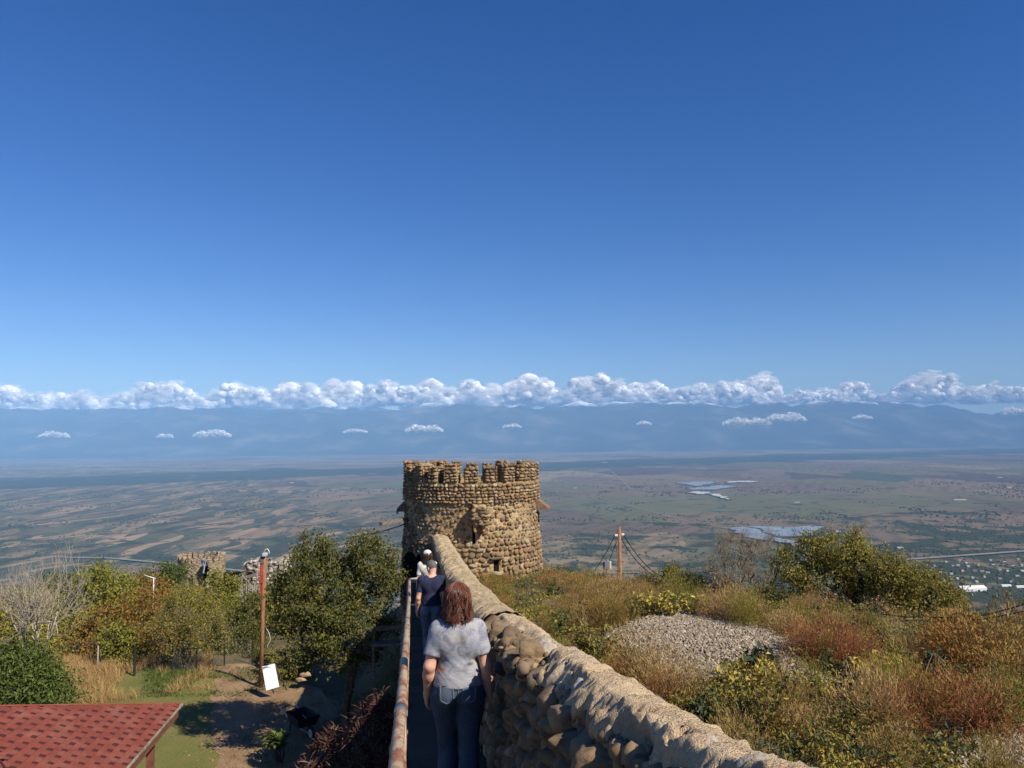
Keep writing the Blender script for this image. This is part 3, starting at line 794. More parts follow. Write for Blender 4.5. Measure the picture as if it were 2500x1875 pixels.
# chips of rubble in the broken part and in the joints
A = Acc()
for i in range(2600):
    y = r.uniform(1.1, 8.4); dz = -r.random() ** 1.4 * 1.1 - 0.12
    if ztop(y) + dz < zfloor(y): continue
    s = r.uniform(0.012, 0.04); V = P0V[r.integers(8)] * s * r.uniform(0.6, 1.4, 3)
    A.add(V + wp(-0.155 * slim(dz) - r.uniform(0, 0.035), y, ztop(y) + dz), P0F)
for i in range(900):
    y = r.uniform(1.4, 4.8); dz = -r.uniform(0.10, 0.30); s = r.uniform(0.012, 0.05); V = P0V[r.integers(8)] * s * r.uniform(0.6, 1.4, 3)
    A.add(V + wp(-0.055 - r.uniform(0, 0.05), y, ztop(y) + dz), P0F)
for i in range(420):
    y = r.uniform(4.6, 7.6); s = r.uniform(0.012, 0.045); V = P0V[r.integers(8)] * s * r.uniform(0.6, 1.4, 3)
    A.add(V + wp(r.uniform(-0.24, 0.0), y, ztop(y) - r.uniform(0.04, 0.14)), P0F)
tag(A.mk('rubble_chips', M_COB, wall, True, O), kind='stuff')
# small cobbles of the far inner face and of the left face below the walkway
A = Acc()
for i in range(1100):
    y = r.uniform(7.4, 23.5); dz = -0.24 - r.random() * 1.0
    V = P0V[r.integers(8)] * np.array([r.uniform(0.05, 0.09), r.uniform(0.07, 0.13), r.uniform(0.05, 0.08)])
    A.add(V + wp(-0.225, y, max(ztop(y) + dz, zfloor(y) + 0.05)), P0F)
for i in range(900):
    y = r.uniform(5.0, 25.5); tt = r.random()
    V = P0V[r.integers(8)] * np.array([r.uniform(0.06, 0.10), r.uniform(0.09, 0.17), r.uniform(0.06, 0.11)])
    A.add(V + wp(-1.05 - tt * 0.35 * 0.7, y, zfloor(y) - 0.2 - tt * 4.5), P0F)
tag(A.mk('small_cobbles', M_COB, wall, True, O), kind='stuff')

# ------------------------------------------------------------------ walkway slabs
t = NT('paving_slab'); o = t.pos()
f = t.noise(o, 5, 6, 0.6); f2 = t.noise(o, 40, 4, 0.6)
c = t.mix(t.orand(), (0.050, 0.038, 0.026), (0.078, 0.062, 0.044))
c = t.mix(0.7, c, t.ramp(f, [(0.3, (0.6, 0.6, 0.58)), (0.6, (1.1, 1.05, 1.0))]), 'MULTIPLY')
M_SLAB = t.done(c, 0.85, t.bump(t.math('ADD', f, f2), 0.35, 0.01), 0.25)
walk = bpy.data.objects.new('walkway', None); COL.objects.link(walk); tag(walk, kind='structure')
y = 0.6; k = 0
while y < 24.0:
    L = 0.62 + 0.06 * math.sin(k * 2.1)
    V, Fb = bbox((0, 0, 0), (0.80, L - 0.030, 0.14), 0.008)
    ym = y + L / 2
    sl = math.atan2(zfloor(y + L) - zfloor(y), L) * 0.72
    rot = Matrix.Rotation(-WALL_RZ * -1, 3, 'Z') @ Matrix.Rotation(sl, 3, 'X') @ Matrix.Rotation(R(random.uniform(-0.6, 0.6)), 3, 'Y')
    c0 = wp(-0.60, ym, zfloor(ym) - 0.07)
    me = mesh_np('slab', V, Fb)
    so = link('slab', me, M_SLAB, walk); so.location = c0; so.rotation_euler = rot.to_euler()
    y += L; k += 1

# ------------------------------------------------------------------ handrail
t = NT('rusty_white_pipe'); o = t.pos()
f = t.noise(t.xf(o, (3, 1, 1)), 3.2, 7, 0.68); f2 = t.noise(o, 45, 4)
paint = t.mix(t.rngmap(f2, 0.4, 0.7), (0.44, 0.35, 0.24), (0.32, 0.225, 0.14))
rust = t.ramp(f2, [(0.3, (0.12, 0.05, 0.025)), (0.55, (0.27, 0.105, 0.045)), (0.75, (0.36, 0.17, 0.07))])
rm = t.rngmap(t.math('ADD', f, t.math('MULTIPLY', f2, 0.12)), 0.525, 0.63)
M_RAIL = t.done(t.mix(rm, paint, rust), 0.6, t.bump(t.math('ADD', f, f2), 0.3, 0.004), 0.35)
M_WPIPE = flat('white_painted_pipe', (0.62, 0.58, 0.50), 0.5, 0.35, scale=9, var=0.25)
M_TAPE = flat('grey_tape', (0.12, 0.12, 0.13), 0.5)
rail = thing('handrail', 'rusty white pipe handrail along the left edge of the walkway', 'railing', tuple(wp(-0.93, 2.9, zfloor(2.9))))
RO = np.array(rail.location)
ry = np.linspace(0.9, 17.0, 40); rz_ = zfloor(ry) + np.interp(ry, [0, 3, 8, 17], [0.96, 0.97, 1.05, 1.17])
top = wp(-0.93, ry, rz_)
V, q4, q3 = tube(top, 0.0305, 12); mk('top_pipe', V, [q4, q3], M_RAIL, rail, True, RO)
V, q4, q3 = tube(wp(-0.925, ry, rz_ - 0.46), 0.02, 8); mk('middle_pipe', V, [q4, q3], M_RAIL, rail, True, RO)
for y in np.arange(1.7, 17.1, 1.9):
    zt_ = zfloor(y) + np.interp(y, [0, 3, 8, 17], [0.96, 0.97, 1.05, 1.17])
    V, q4, q3 = tube(np.array([wp(-0.93, y, zfloor(y) - 0.3), wp(-0.93, y, zt_ - 0.02)]), 0.024, 8)
    mk('post', V, [q4, q3], M_RAIL, rail, True, RO)
for ya, yb in ((4.35, 4.52), (10.1, 10.35), (1.9, 1.95)):
    yt = np.linspace(ya, yb, 3); V, q4, q3 = tube(wp(-0.93, yt, zfloor(yt) + np.interp(yt, [0, 3, 8, 17], [0.96, 0.97, 1.05, 1.17])), 0.0355, 12)
    mk('tape_wrap', V, [q4, q3], M_TAPE, rail, True, RO)
ze = float(zfloor(17.0) + 1.17)
for i, (ua, ub) in enumerate([((-0.93, 17.0, ze), (-0.44, 17.0, ze + 0.02)), ((-0.93, 17.0, ze - 0.55), (-0.44, 17.0, ze - 0.53))]):
    V, q4, q3 = tube(np.array([wp(*ua), wp(*ub)]), 0.026 if i == 0 else 0.018, 8); mk('end_bar', V, [q4, q3], M_WPIPE, rail, True, RO)
V, q4, q3 = tube(np.array([wp(-0.44, 17.0, ze + 0.02), wp(-0.44, 17.0, ze - 1.2)]), 0.024, 8); mk('end_post', V, [q4, q3], M_WPIPE, rail, True, RO)
V, q4, q3 = tube(np.array([wp(-0.93, 17.03, ze), wp(-0.93, 17.03, ze - 1.3)]), 0.028, 8); mk('end_post', V, [q4, q3], M_WPIPE, rail, True, RO)

# ------------------------------------------------------------------ round tower
TZ0, TZP, TZT = -7.6, -1.44, -0.83          # base, parapet floor of the crenels, merlon tops
def trad(z): return np.interp(z, [-8, -4.6, -2.1, -0.8], [2.48, 2.40, 2.30, 2.27])
TN = 22; TSP = 2 * math.pi / TN
tower = thing('round_tower', 'round crenellated cobblestone tower at the end of the walkway', 'tower', (TW[0], TW[1], -4.5))
TO = np.array(tower.location)
CAMA = math.atan2(-TW[0], -(-TW[1]))          # facing the viewer
def tp(ang, rad, z):
    """ang 0 faces the camera, positive to the viewer's right."""
    ang, rad, z = np.broadcast_arrays(ang, rad, z)
    b = -math.pi / 2 + math.atan2(-TW[0], TW[1]) + ang
    return v3(TW[0] + rad * np.cos(b), TW[1] + rad * np.sin(b), z)
# rough mortar drum
na, nz = 260, 110
aa = np.linspace(-math.pi, math.pi, na, endpoint=False); zz = np.linspace(TZ0, TZP, nz)
AA, ZZ = np.meshgrid(aa, zz, indexing='ij')
q = v3(np.cos(AA) * 2.35, np.sin(AA) * 2.35, ZZ)
RR = trad(ZZ) + 0.035 * fbm(q * 2.0, 4) + 0.03 * fbm(q * 9, 3) - 0.05
win = (np.abs(AA - 0.335) < 0.045) & (np.abs(ZZ + 4.02) < 0.19)
slit = (np.abs(AA - 0.02) < 0.016) & (np.abs(ZZ + 3.02) < 0.30)
RR = np.where(win | slit, RR - 0.45, RR)
V = tp(AA, RR, ZZ)
mk('drum', V, grid_faces(na, nz).reshape(-1, 4) if False else np.concatenate([grid_faces(na, nz), np.stack([(na - 1) * nz + np.arange(nz - 1), (na - 1) * nz + np.arange(1, nz), np.arange(1, nz), np.arange(nz - 1)], -1)]), M_TMORT, tower, True, TO)
# window and slit linings
for (an, z, hw, hh, nm) in ((0.335, -4.02, 0.10, 0.185, 'window_recess'), (0.02, -3.02, 0.04, 0.31, 'arrow_slit')):
    c = tp(an, trad(z) - 0.24, z); V, Fb = box(c, (hw * 2 + 0.06, 0.2, hh * 2 + 0.06), math.atan2(-TW[0], TW[1]) + an)
    mk(nm, V, Fb, M_DARK, tower, False, TO)
# inner floor of the parapet and the parapet's inside
V = np.concatenate([tp(aa, 1.85, -1.95), [[TW[0], TW[1], -1.95]]])
i = np.arange(na); mk('roof_floor', V, np.stack([i, (i + 1) % na, np.full(na, na)], -1), M_TMORT, tower, False, TO)
V = np.stack([tp(aa, 1.9, -2.0), tp(aa, 1.9, TZP), tp(aa, 2.2, TZP + 0.01)], 1)
mk('parapet_inside', V, grid_faces(na, 3), M_TMORT, tower, True, TO)
# merlons: a rough core each, faced with stones
r = np.random.default_rng(17)
stones = []      # (size, angle, z, radius, w, h, depth)
A0 = math.radians(-0.5)
for k in range(TN):
    an = A0 + k * TSP
    an = (an + math.pi) % (2 * math.pi) - math.pi
    hw = math.radians(5.1) * r.uniform(0.84, 1.14); zt_ = TZT + r.uniform(-0.15, 0.02)
    nu, nv = 12, 10
    uu = np.linspace(-1, 1, nu); vv = np.linspace(0, 1, nv)
    UU, VV = np.meshgrid(uu, vv, indexing='ij')
    rnd = 0.16 * (1 - np.sqrt(np.maximum(0, 1 - UU ** 2 * 0.98))) * (1.0 if abs(math.degrees(an)) < 40 else 0.5)
    Zm = TZP - 0.08 + VV * (zt_ - TZP + 0.08 - rnd)
    An = an + UU * hw * (1 - 0.12 * VV ** 3)
    nzv = fbm(v3(An * 14, Zm * 5, 3.3 + k), 3) * 0.03
    Vo = tp(An, trad(-1) - 0.03 + nzv, Zm); Vi = tp(An, 1.86 + nzv, Zm)
    A = Acc(); g = grid_faces(nu, nv)
    A.add(Vo.reshape(-1, 3), g); A.add(Vi.reshape(-1, 3), g[:, ::-1])
    topo = np.concatenate([Vo[:, -1], Vi[:, -1]]); A.add(topo, np.stack([np.arange(nu - 1), np.arange(1, nu), nu + np.arange(1, nu), nu + np.arange(nu - 1)], -1))
    for e, fl in ((0, 1), (-1, -1)):
        s_ = np.concatenate([Vo[e], Vi[e]]); fq = np.stack([np.arange(nv - 1), np.arange(1, nv), nv + np.arange(1, nv), nv + np.arange(nv - 1)], -1)
        A.add(s_, fq[:, ::fl])
    A.mk('merlon', M_TMORT, tower, False, TO)
    z = TZP + 0.02
    while z < zt_ - 0.03:
        h = r.uniform(0.07, 0.11); a_ = an - hw * 0.97
        lim = hw * (1 - 0.15 * ((z - TZP) / 0.5) ** 3)
        a_ = an - lim
        while a_ < an + lim - 0.012:
            w = min(r.uniform(0.10, 0.24), (an + lim - a_) * 2.3)
            if w > 0.04:
                stones.append((w * h, a_ + w / 4.6, z + h / 2, trad(-1) - 0.015, w, h, 0.12))
                if r.random() < 0.9: stones.append((w * h * 0.9, a_ + w / 4.6, z + h / 2, 1.87, w, h, 0.10))
            a_ += w / 2.3 + 0.004
        for sd in (-1, 1):
            for rd in (1.97, 2.13): stones.append((0.010, an + sd * hw * 0.97, z + h / 2, rd, 0.07, h, 0.16))
        z += h + 0.008
    for rd in (1.9, 2.05, 2.18):
        for f_ in (-0.6, 0.0, 0.6):
            stones.append((0.012, an + f_ * hw, zt_ - 0.02 - (0.07 if f_ else 0.0), rd, 0.15, 0.07, 0.16))
# courses of the drum
z = TZP - 0.03
while z > -6.6:
    up = z > -2.08; mid = -3.2 < z <= -2.08
    h = r.uniform(0.085, 0.115) if up else (r.uniform(0.09, 0.13) if mid else r.uniform(0.11, 0.165))
    a_ = -math.pi * 0.72 + r.uniform(0, 0.1)
    while a_ < math.pi * 0.72:
        w = r.uniform(0.09, 0.2) if up else (r.uniform(0.08, 0.17) if mid else r.uniform(0.11, 0.26))
        zc = z - h / 2 + r.uniform(-0.012, 0.012) * (1 if up else 2)
        rad = trad(zc) - (0.02 if up else 0.035)
        skip = abs(a_ + w / 4.6 - 0.335) < 0.045 + w / 4.8 and abs(zc + 4.02) < 0.19 + h * 0.45
        skip = skip or (abs(a_ + w / 4.6 - 0.02) < 0.02 + w / 4.8 and abs(zc + 3.02) < 0.29 + h * 0.3)
        if not skip and not (mid and r.random() < 0.30):
            dp = r.uniform(0.09, 0.16) if up else (r.uniform(0.06, 0.115) if mid else r.uniform(0.07, 0.14))
            stones.append((w * h, a_ + w / 4.6, zc, rad - (0.02 if mid else 0.0), w, h, dp))
        a_ += (w + (0.012 if up else 0.03)) / 2.33
    z -= h + (0.004 if up else 0.018)
# lintel and sill of the little window
stones.append((0.3, 0.335, -3.79, trad(-3.8) + 0.0, 0.42, 0.10, 0.2)); stones.append((0.3, 0.335, -4.26, trad(-4.3) - 0.01, 0.34, 0.10, 0.15))
def sm(s_):
    sz, an, z, rd, w, h, dp = s_
    b = -math.pi / 2 + math.atan2(-TW[0], TW[1]) + an
    return tp(an, rd, z), b - math.pi / 2
vis = [s_ for s_ in stones if abs(s_[1]) < 1.45 and s_[2] > -4.7 and s_[3] > 2.1]
vis.sort(key=lambda s_: -s_[0] * math.cos(s_[1]))
big = set(id(s_) for s_ in vis[:300])
A = Acc()
stones = [s_ for s_ in stones if not (abs(s_[1]) > 2.1 and s_[3] > 2.1)]
for s_ in stones:
    c, bz = sm(s_); sz, an, z, rd, w, h, dp = s_
    tl = r.uniform(-0.3, 0.3)
    if id(s_) in big:
        o = link('stone', PROTO1[r.integers(8)], None, tower); o.location = c - TO
        o.rotation_euler = (0, tl, bz); o.scale = (w * 0.52, dp * 0.62, h * 0.54)
    else:
        V = P1V[r.integers(8)] * np.array([w * 0.52, dp * 0.62, h * 0.54])
        V = V @ np.array(Matrix.Rotation(tl, 3, 'Y')).T
        A.add(rotz(V, bz) + c, P1F)
tag(A.mk('cobbles', M_COBT, tower, True, TO), kind='stuff')
# machicolation box
def shell_box(name, c, s, rz, mat, parent, org, amp=0.04, sub=5, taper=1.0):
    bm = bmesh.new(); bmesh.ops.create_cube(bm, size=1.0); bmesh.ops.subdivide_edges(bm, edges=list(bm.edges), cuts=sub, use_grid_fill=True)
    V = np.array([v.co for v in bm.verts]); bm.verts.index_update(); Fc = np.array([[v.index for v in f.verts] for f in bm.faces]); bm.free()
    V[:, :2] *= (1 - (1 - taper) * (0.5 - V[:, 2:3]))
    V = V * np.array(s); V = V + norm(V + 1e-6) * (amp * fbm(V * 6 + np.array(c)[0], 4))[:, None]
    return mk(name, rotz(V, rz) + np.array(c), Fc, mat, parent, True, org)
FA = math.atan2(-TW[0], TW[1])
cb = tp(0.09, trad(-2.4) + 0.12, -2.40)
shell_box('corbel_box', cb, (0.40, 0.62, 0.62), FA + 0.09, M_TMORT, tower, TO, 0.05, 6, 0.8)
for i in range(26):
    aa_ = 0.09 + r.uniform(-0.085, 0.085); zc = -2.15 - r.random() * 0.55
    o = link('corbel_stone', PROTO1[r.integers(8)], None, tower); o.location = tp(aa_, trad(-2.4) + 0.42 - 0.05 * (zc < -2.5), zc) - TO
    o.rotation_euler = (0, r.uniform(-0.2, 0.2), FA + 0.09); o.scale = (r.uniform(0.06, 0.11), 0.06, r.uniform(0.035, 0.055))
for sd in (-1, 1):
    c = tp(0.09 + sd * 0.055, trad(-2.8) + 0.10, -2.80); shell_box('corbel', c, (0.10, 0.46, 0.26), FA + 0.09, M_TMORT, tower, TO, 0.03, 4, 0.7)
# little roofed bays on both flanks, a beam and a wire on the left
t = NT('old_board'); o = t.obj()
f = t.noise(t.xf(o, (1, 8, 8)), 3.0, 5)
M_BOARD = t.done(t.ramp(f, [(0.3, (0.10, 0.08, 0.06)), (0.6, (0.22, 0.18, 0.14)), (0.8, (0.30, 0.26, 0.21))]), 0.9, t.bump(f, 0.4, 0.01), 0.1)
M_ROOFT = flat('bay_roof_shingle', (0.20, 0.13, 0.09), 0.85, 0.1, scale=14, var=0.5, bump=0.5)
for sd, an in ((1, 1.42), (-1, -1.50)):
    c = tp(an, 2.45, -2.42); ex = 0.22 if sd > 0 else 0.10
    u = norm(tp(an, 3, 0) - tp(an, 2, 0)); tn = np.array([-u[1], u[0], 0])
    Vb = []
    for (du, dz) in ((-0.30, 0.42), (ex, 0.02), (ex, -0.03), (-0.30, -0.02)):
        for w_ in (-0.45, 0.45): Vb.append(c + u * du + tn * w_ + (0, 0, dz))
    Vb = np.array(Vb); mk('bay_roof', Vb, np.array([(0, 1, 3, 2), (2, 3, 5, 4), (4, 5, 7, 6), (6, 7, 1, 0), (0, 2, 4, 6), (7, 5, 3, 1)]), M_ROOFT, tower, False, TO)
    V, Fb = box(c + u * (ex - 0.03) + np.array((0, 0, -0.05)), (0.05, 0.95, 0.07), math.atan2(u[1], u[0])); mk('bay_board', V, Fb, M_BOARD, tower, False, TO)
a_, b_ = P(386, 521.5, 24.6), P(412, 519, 26.0)
V, Fb = box((a_ + b_) / 2, (np.linalg.norm(b_ - a_) + 0.6, 0.12, 0.10), math.atan2((b_ - a_)[1], (b_ - a_)[0])); mk('beam', V, Fb, M_DARK if False else M_BOARD, tower, False, TO)
# door arch on the left foot where the walkway enters
c = tp(-0.92, trad(-4.4) - 0.06, -4.3)
A = Acc(); n_ = 14
an_ = np.linspace(0, math.pi, n_)
pts = np.concatenate([[(-0.42, -0.9)], np.stack([-0.42 * np.cos(an_), 0.25 + 0.42 * np.sin(an_)], -1), [(0.42, -0.9)]])
u = norm(tp(-0.92, 3, 0) - tp(-0.92, 2, 0)); tn = np.array([-u[1], u[0], 0])
V = np.array([c + tn * p_[0] + u * 0.16 + np.array((0, 0, p_[1])) for p_ in pts] + [c + tn * p_[0] - u * 0.2 + np.array((0, 0, p_[1])) for p_ in pts])
m_ = len(pts); i = np.arange(m_)
mkV = np.concatenate([V, [V[:m_].mean(0)]])
mk('doorway', mkV, [np.stack([i, (i + 1) % m_, np.full(m_, 2 * m_)], -1), np.stack([i, (i + 1) % m_, (i + 1) % m_ + m_, i + m_], -1)], M_DARK, tower, False, TO)

# ------------------------------------------------------------------ far tower
ft = P(201.5, 570, 86.0); FTX, FTY = ft[0], ft[1]; FZT = P(201, 553.2, 86)[2]
t = NT('far_tower_masonry'); o = t.obj()
f = t.noise(o, 1.2, 5, 0.6); br = t.voro(t.xf(o, (3.2, 3.2, 6.0)), 1.0); brc = t.voro(t.xf(o, (3.2, 3.2, 6.0)), 1.0, out='Color')
c = t.mix(t.sep(brc)[0], (0.25, 0.19, 0.125), (0.42, 0.33, 0.215)); c = t.mix(t.rngmap(br, 0.42, 0.6, 0, 0.8), c, (0.18, 0.14, 0.10))
M_FTOW = t.done(c, 0.95, t.bump(br, 0.8, -0.12), 0.1)
tow2 = thing('small_round_tower', 'smaller crenellated tower far down the wall behind the bushes at left', 'tower', (FTX, FTY, FZT - 3.5))
T2 = np.array(tow2.location)
FR = 2.45
aa = np.linspace(0, 2 * math.pi, 96, endpoint=False); zz = np.linspace(FZT - 6.5, FZT - 0.75, 30)
AA, ZZ = np.meshgrid(aa, zz, indexing='ij')
RR = FR + np.interp(ZZ, [FZT - 6, FZT - 1], [0.16, 0]) + 0.05 * fbm(v3(np.cos(AA) * 6, np.sin(AA) * 6, ZZ * 3), 3)
mk('drum', v3(FTX + RR * np.cos(AA), FTY + RR * np.sin(AA), ZZ), np.concatenate([grid_faces(96, 30), np.stack([95 * 30 + np.arange(29), 95 * 30 + np.arange(1, 30), np.arange(1, 30), np.arange(29)], -1)]), M_FTOW, tow2, True, T2)
mk('inside_floor', np.concatenate([v3(FTX + 2.3 * np.cos(aa), FTY + 2.3 * np.sin(aa), FZT - 1.6), [[FTX, FTY, FZT - 1.6]]]), np.stack([np.arange(96), (np.arange(96) + 1) % 96, np.full(96, 96)], -1), M_FTOW, tow2, False, T2)
V = np.stack([v3(FTX + 2.05 * np.cos(aa), FTY + 2.05 * np.sin(aa), FZT - 1.7), v3(FTX + 2.05 * np.cos(aa), FTY + 2.05 * np.sin(aa), FZT - 0.76), v3(FTX + 2.4 * np.cos(aa), FTY + 2.4 * np.sin(aa), FZT - 0.75)], 1)
mk('parapet_inside', V, np.concatenate([grid_faces(96, 3), np.stack([95 * 3 + np.arange(2), 95 * 3 + np.arange(1, 3), np.arange(1, 3), np.arange(2)], -1)]), M_FTOW, tow2, False, T2)
for k in range(20):
    an = k * math.pi / 10 + 0.09; w_, h_ = 0.46, 0.72
    pts = [(-w_ / 2, 0), (w_ / 2, 0), (w_ / 2, h_ * 0.68), (w_ * 0.3, h_ * 0.92), (0, h_), (-w_ * 0.3, h_ * 0.92), (-w_ / 2, h_ * 0.68)]
    u = np.array([math.cos(an), math.sin(an), 0]); tn = np.array([-u[1], u[0], 0]); c = np.array([FTX, FTY, FZT - 0.77 + random.uniform(-0.05, 0.04)])
    V = np.array([c + u * (FR + 0.0) + tn * p_[0] + np.array((0, 0, p_[1])) for p_ in pts] + [c + u * (FR - 0.42) + tn * p_[0] + np.array((0, 0, p_[1])) for p_ in pts])
    i = np.arange(7); V = np.concatenate([V, [V[:7].mean(0), V[7:].mean(0)]])
    mk('merlon', V, [np.stack([i, (i + 1) % 7, np.full(7, 14)], -1), np.stack([(i + 1) % 7 + 7, i + 7, np.full(7, 15)], -1), np.stack([i, i + 7, (i + 1) % 7 + 7, (i + 1) % 7], -1)], M_FTOW, tow2, False, T2)
# stair wall climbing to the far tower's door, and the dark door
pc = P(207, 570, 82.5)
V = []
for yy_ in (82.9, 82.2):
    for px_, py_ in ((205.2, 559.5), (207.5, 558.8), (214, 569), (214.5, 582), (211.5, 584), (210.8, 572)): V.append(P(px_, py_, yy_))
V = np.array(V); i = np.arange(6); Vc = np.concatenate([V, [V[:6].mean(0), V[6:].mean(0)]])
mk('stair_wall', Vc, [np.stack([i, (i + 1) % 6, np.full(6, 12)], -1), np.stack([(i + 1) % 6 + 6, i + 6, np.full(6, 13)], -1), np.stack([i, i + 6, (i + 1) % 6 + 6, (i + 1) % 6], -1)], M_FTOW, tow2, False, T2)
V, Fb = box(P(206.5, 570, 83.25), (0.62, 0.12, 1.75), 0.0); mk('doorway', V, Fb, M_DARK, tow2, False, T2)

# ruined stone house and its board fence
rc = P(258, 572, 62.0)
M_RUIN = stonemat('ruin_stone', [(0.24, 0.21, 0.17), (0.38, 0.35, 0.30), (0.30, 0.25, 0.2), (0.48, 0.45, 0.4)], 5)
ru = thing('ruined_house', 'roofless ruined stone house behind the left utility pole', 'ruin', rc + np.array((0, 0, -3)))
ro = np.array(ru.location)
r = np.random.default_rng(9)
nu, nv = 40, 26
for nm, c0, L, rz in (('wall', rc + np.array((0.4, 0, 0)), 2.3, 0.1), ('wall', rc + np.array((-0.8, 1.3, -0.3)), 2.6, 1.5), ('wall', rc + np.array((1.5, 1.3, -0.2)), 2.6, 1.5)):
    uu = np.linspace(-L / 2, L / 2, nu); vv = np.linspace(0, 1, nv); UU, VV = np.meshgrid(uu, vv, indexing='ij')
    tp_ = 0.95 + 0.45 * fbm(v3(uu * 2.2, c0[0], 1), 3)
    Zq = -2.6 + VV * (2.6 + tp_[:, None])
    A = Acc()
    for sd in (-1, 1):
        D = sd * 0.25 + 0.07 * fbm(v3(UU * 3, Zq * 3, sd), 3)
        A.add(rotz(v3(UU, D, Zq).reshape(-1, 3), rz) + c0, grid_faces(nu, nv))
    tpv = np.stack([v3(uu, -0.25, Zq[:, -1]), v3(uu, 0, Zq[:, -1] + 0.08), v3(uu, 0.25, Zq[:, -1])], 1)
    A.add(rotz(tpv.reshape(-1, 3), rz) + c0, grid_faces(nu, 3))
    for i in range(170):
        V = P1V[r.integers(8)] * np.array([r.uniform(.1, .2), .12, r.uniform(.06, .13)]); 
        A.add(rotz(V + np.array([r.uniform(-L / 2, L / 2), -0.25, r.uniform(-2, 1.1)]), rz) + c0, P1F)
    A.mk(nm, M_RUIN, ru, True, ro)
V, Fb = box(P(243, 577.5, 60), (2.6, 1.6, 0.12), 0.0, Matrix.Rotation(R(-12), 3, 'Y')); mk('lean_to_roof', V, Fb, M_BOARD, ru, False, ro)
V, Fb = box(P(238, 580, 60.5), (2.2, 0.2, 1.2)); mk('shed_back', V, Fb, M_DARK, ru, False, ro)
fn = thing('picket_fence', 'grey weathered picket fence below the ruined house', 'fence', P(244, 600, 58))
fo = np.array(fn.location)
M_PICK = flat('grey_picket', (0.36, 0.33, 0.29), 0.9, 0.1, scale=5, var=0.3)
for i in range(15):
    c = P(234 + i * 2.05, 590.5 + 0.1 * i + random.uniform(-0.5, 0.5), 58.0)
    V, Fb = box(c, (0.075, 0.03, 1.05 + random.uniform(-0.15, 0.1)), random.uniform(-0.1, 0.1), Matrix.Rotation(random.uniform(-0.06, 0.06), 3, 'Y')); mk('picket', V, Fb, M_PICK, fn, False, fo)
for py_ in (587.5, 594):
    a_, b_ = P(232, py_, 58.06), P(265, py_ + 1.4, 58.06)
    V, q4, q3 = tube(np.array([a_, b_]), 0.03, 6); mk('crossbar', V, [q4, q3], M_PICK, fn, False, fo)

# ------------------------------------------------------------------ gazebo roof with red shingles
EA = np.array([-8.4, 19.8, -6.60]); EL = 6.7; SLP = 0.365
ux = norm(np.array([WALL_S * -1, -1.0, 0]))        # along the right eave, towards the viewer
un = np.array([ux[1], -ux[0], 0.0])                # into the roof, to the left
cen = EA + ux * EL / 2 + un * EL / 2
gz = thing('gazebo', 'open garden shelter with hipped red shingle roof at lower left', 'pavilion', (cen[0], cen[1], -9.0))
GO = np.array(gz.location)
t = NT('red_shingle_granules'); o = t.obj()
f = t.noise(t.pos(), 55, 4, 0.7); f2 = t.noise(t.pos(), 2.2, 4)
base = t.mix(t.orand(), (0.205, 0.052, 0.034), (0.27, 0.072, 0.046))
c = t.mix(t.rngmap(f, 0.35, 0.7), t.mix(0.6, base, (0.11, 0.030, 0.026)), base); c = t.mix(t.rngmap(f2, 0.48, 0.7, 0, 0.5), c, (0.27, 0.12, 0.09)); c = t.mix(t.rngmap(t.noise(t.pos(), 5.5, 5, 0.7), 0.58, 0.72, 0, 0.45), c, (0.09, 0.03, 0.026))
M_SHIN = t.done(c, 0.88, t.bump(f, 0.5, 0.004), 0.2)
M_SHIN2 = flat('dark_shingle_granules', (0.066, 0.022, 0.020), 0.9, 0.15, scale=30, var=0.3, bump=0.4)
M_FASC = flat('brown_fascia', (0.17, 0.07, 0.045), 0.7, 0.3, scale=6, var=0.25)
M_DRIP = flat('drip_edge', (0.30, 0.25, 0.18), 0.6, 0.3, scale=5, var=0.5)
M_WOOD = flat('varnished_orange_wood', (0.42, 0.15, 0.04), 0.45, 0.4, scale=4, var=0.25)
nrm = norm(np.array([0, 0, 1.0]) - 0) 
corner = [EA, EA + ux * EL, EA + ux * EL + un * EL, EA + un * EL]
apex = cen.copy(); apex[2] = EA[2] + SLP * EL / 2
Vd = np.array([c + np.array((0, 0, -0.03)) for c in corner] + [apex + np.array((0, 0, -0.03))] + [c + np.array((0, 0, -0.10)) for c in corner] + [apex + np.array((0, 0, -0.12))])
mk('roof_deck', Vd, [np.array([(0, 4, 1), (1, 4, 2), (2, 4, 3), (3, 4, 0), (5, 6, 9), (6, 7, 9), (7, 8, 9), (8, 5, 9)]), np.array([(0, 1, 6, 5), (1, 2, 7, 6), (2, 3, 8, 7), (3, 0, 5, 8)])], M_FASC, gz, False, GO)
# one mesh per shingle shape, copied over the slopes: full red tab with its dark printed band
SU, SW = 0.235, 0.31        # exposure up the slope, width along the course
def shingle_mesh(k):
    w2, d0, d1, th = SW * 0.492, 0.0, SU * 1.22, 0.012
    xs = [-w2, -w2 + SW * (0.30 + 0.06 * (k % 3)), w2]; ysl = [d0, SU * (0.46 + 0.06 * (k % 2)), d1]
    V = []; 
    for j, yv in enumerate(ysl):
        for xv in xs: V.append((xv, yv, th + 0.012 * (1 - yv / d1)))
    for j, yv in enumerate((d0, d1)):
        for xv in (-w2, w2): V.append((xv, yv, 0.0))
    Fq = [(0, 1, 4, 3), (1, 2, 5, 4), (3, 4, 7, 6), (4, 5, 8, 7), (9, 10, 2, 0), (12, 11, 6, 8)]
    V = np.array(V)
    V = np.concatenate([V, V[[0, 1, 4, 3]] + (0, 0, -0.0)])
    mi = [1 if i == 0 else 0 for i in range(6)]
    Fq[4] = (9, 10, 2, 0)
    me = mesh_np('shingle', V[:13], [np.array(Fq)], False, mi)
    me.materials.append(M_SHIN); me.materials.append(M_SHIN2)
    return me
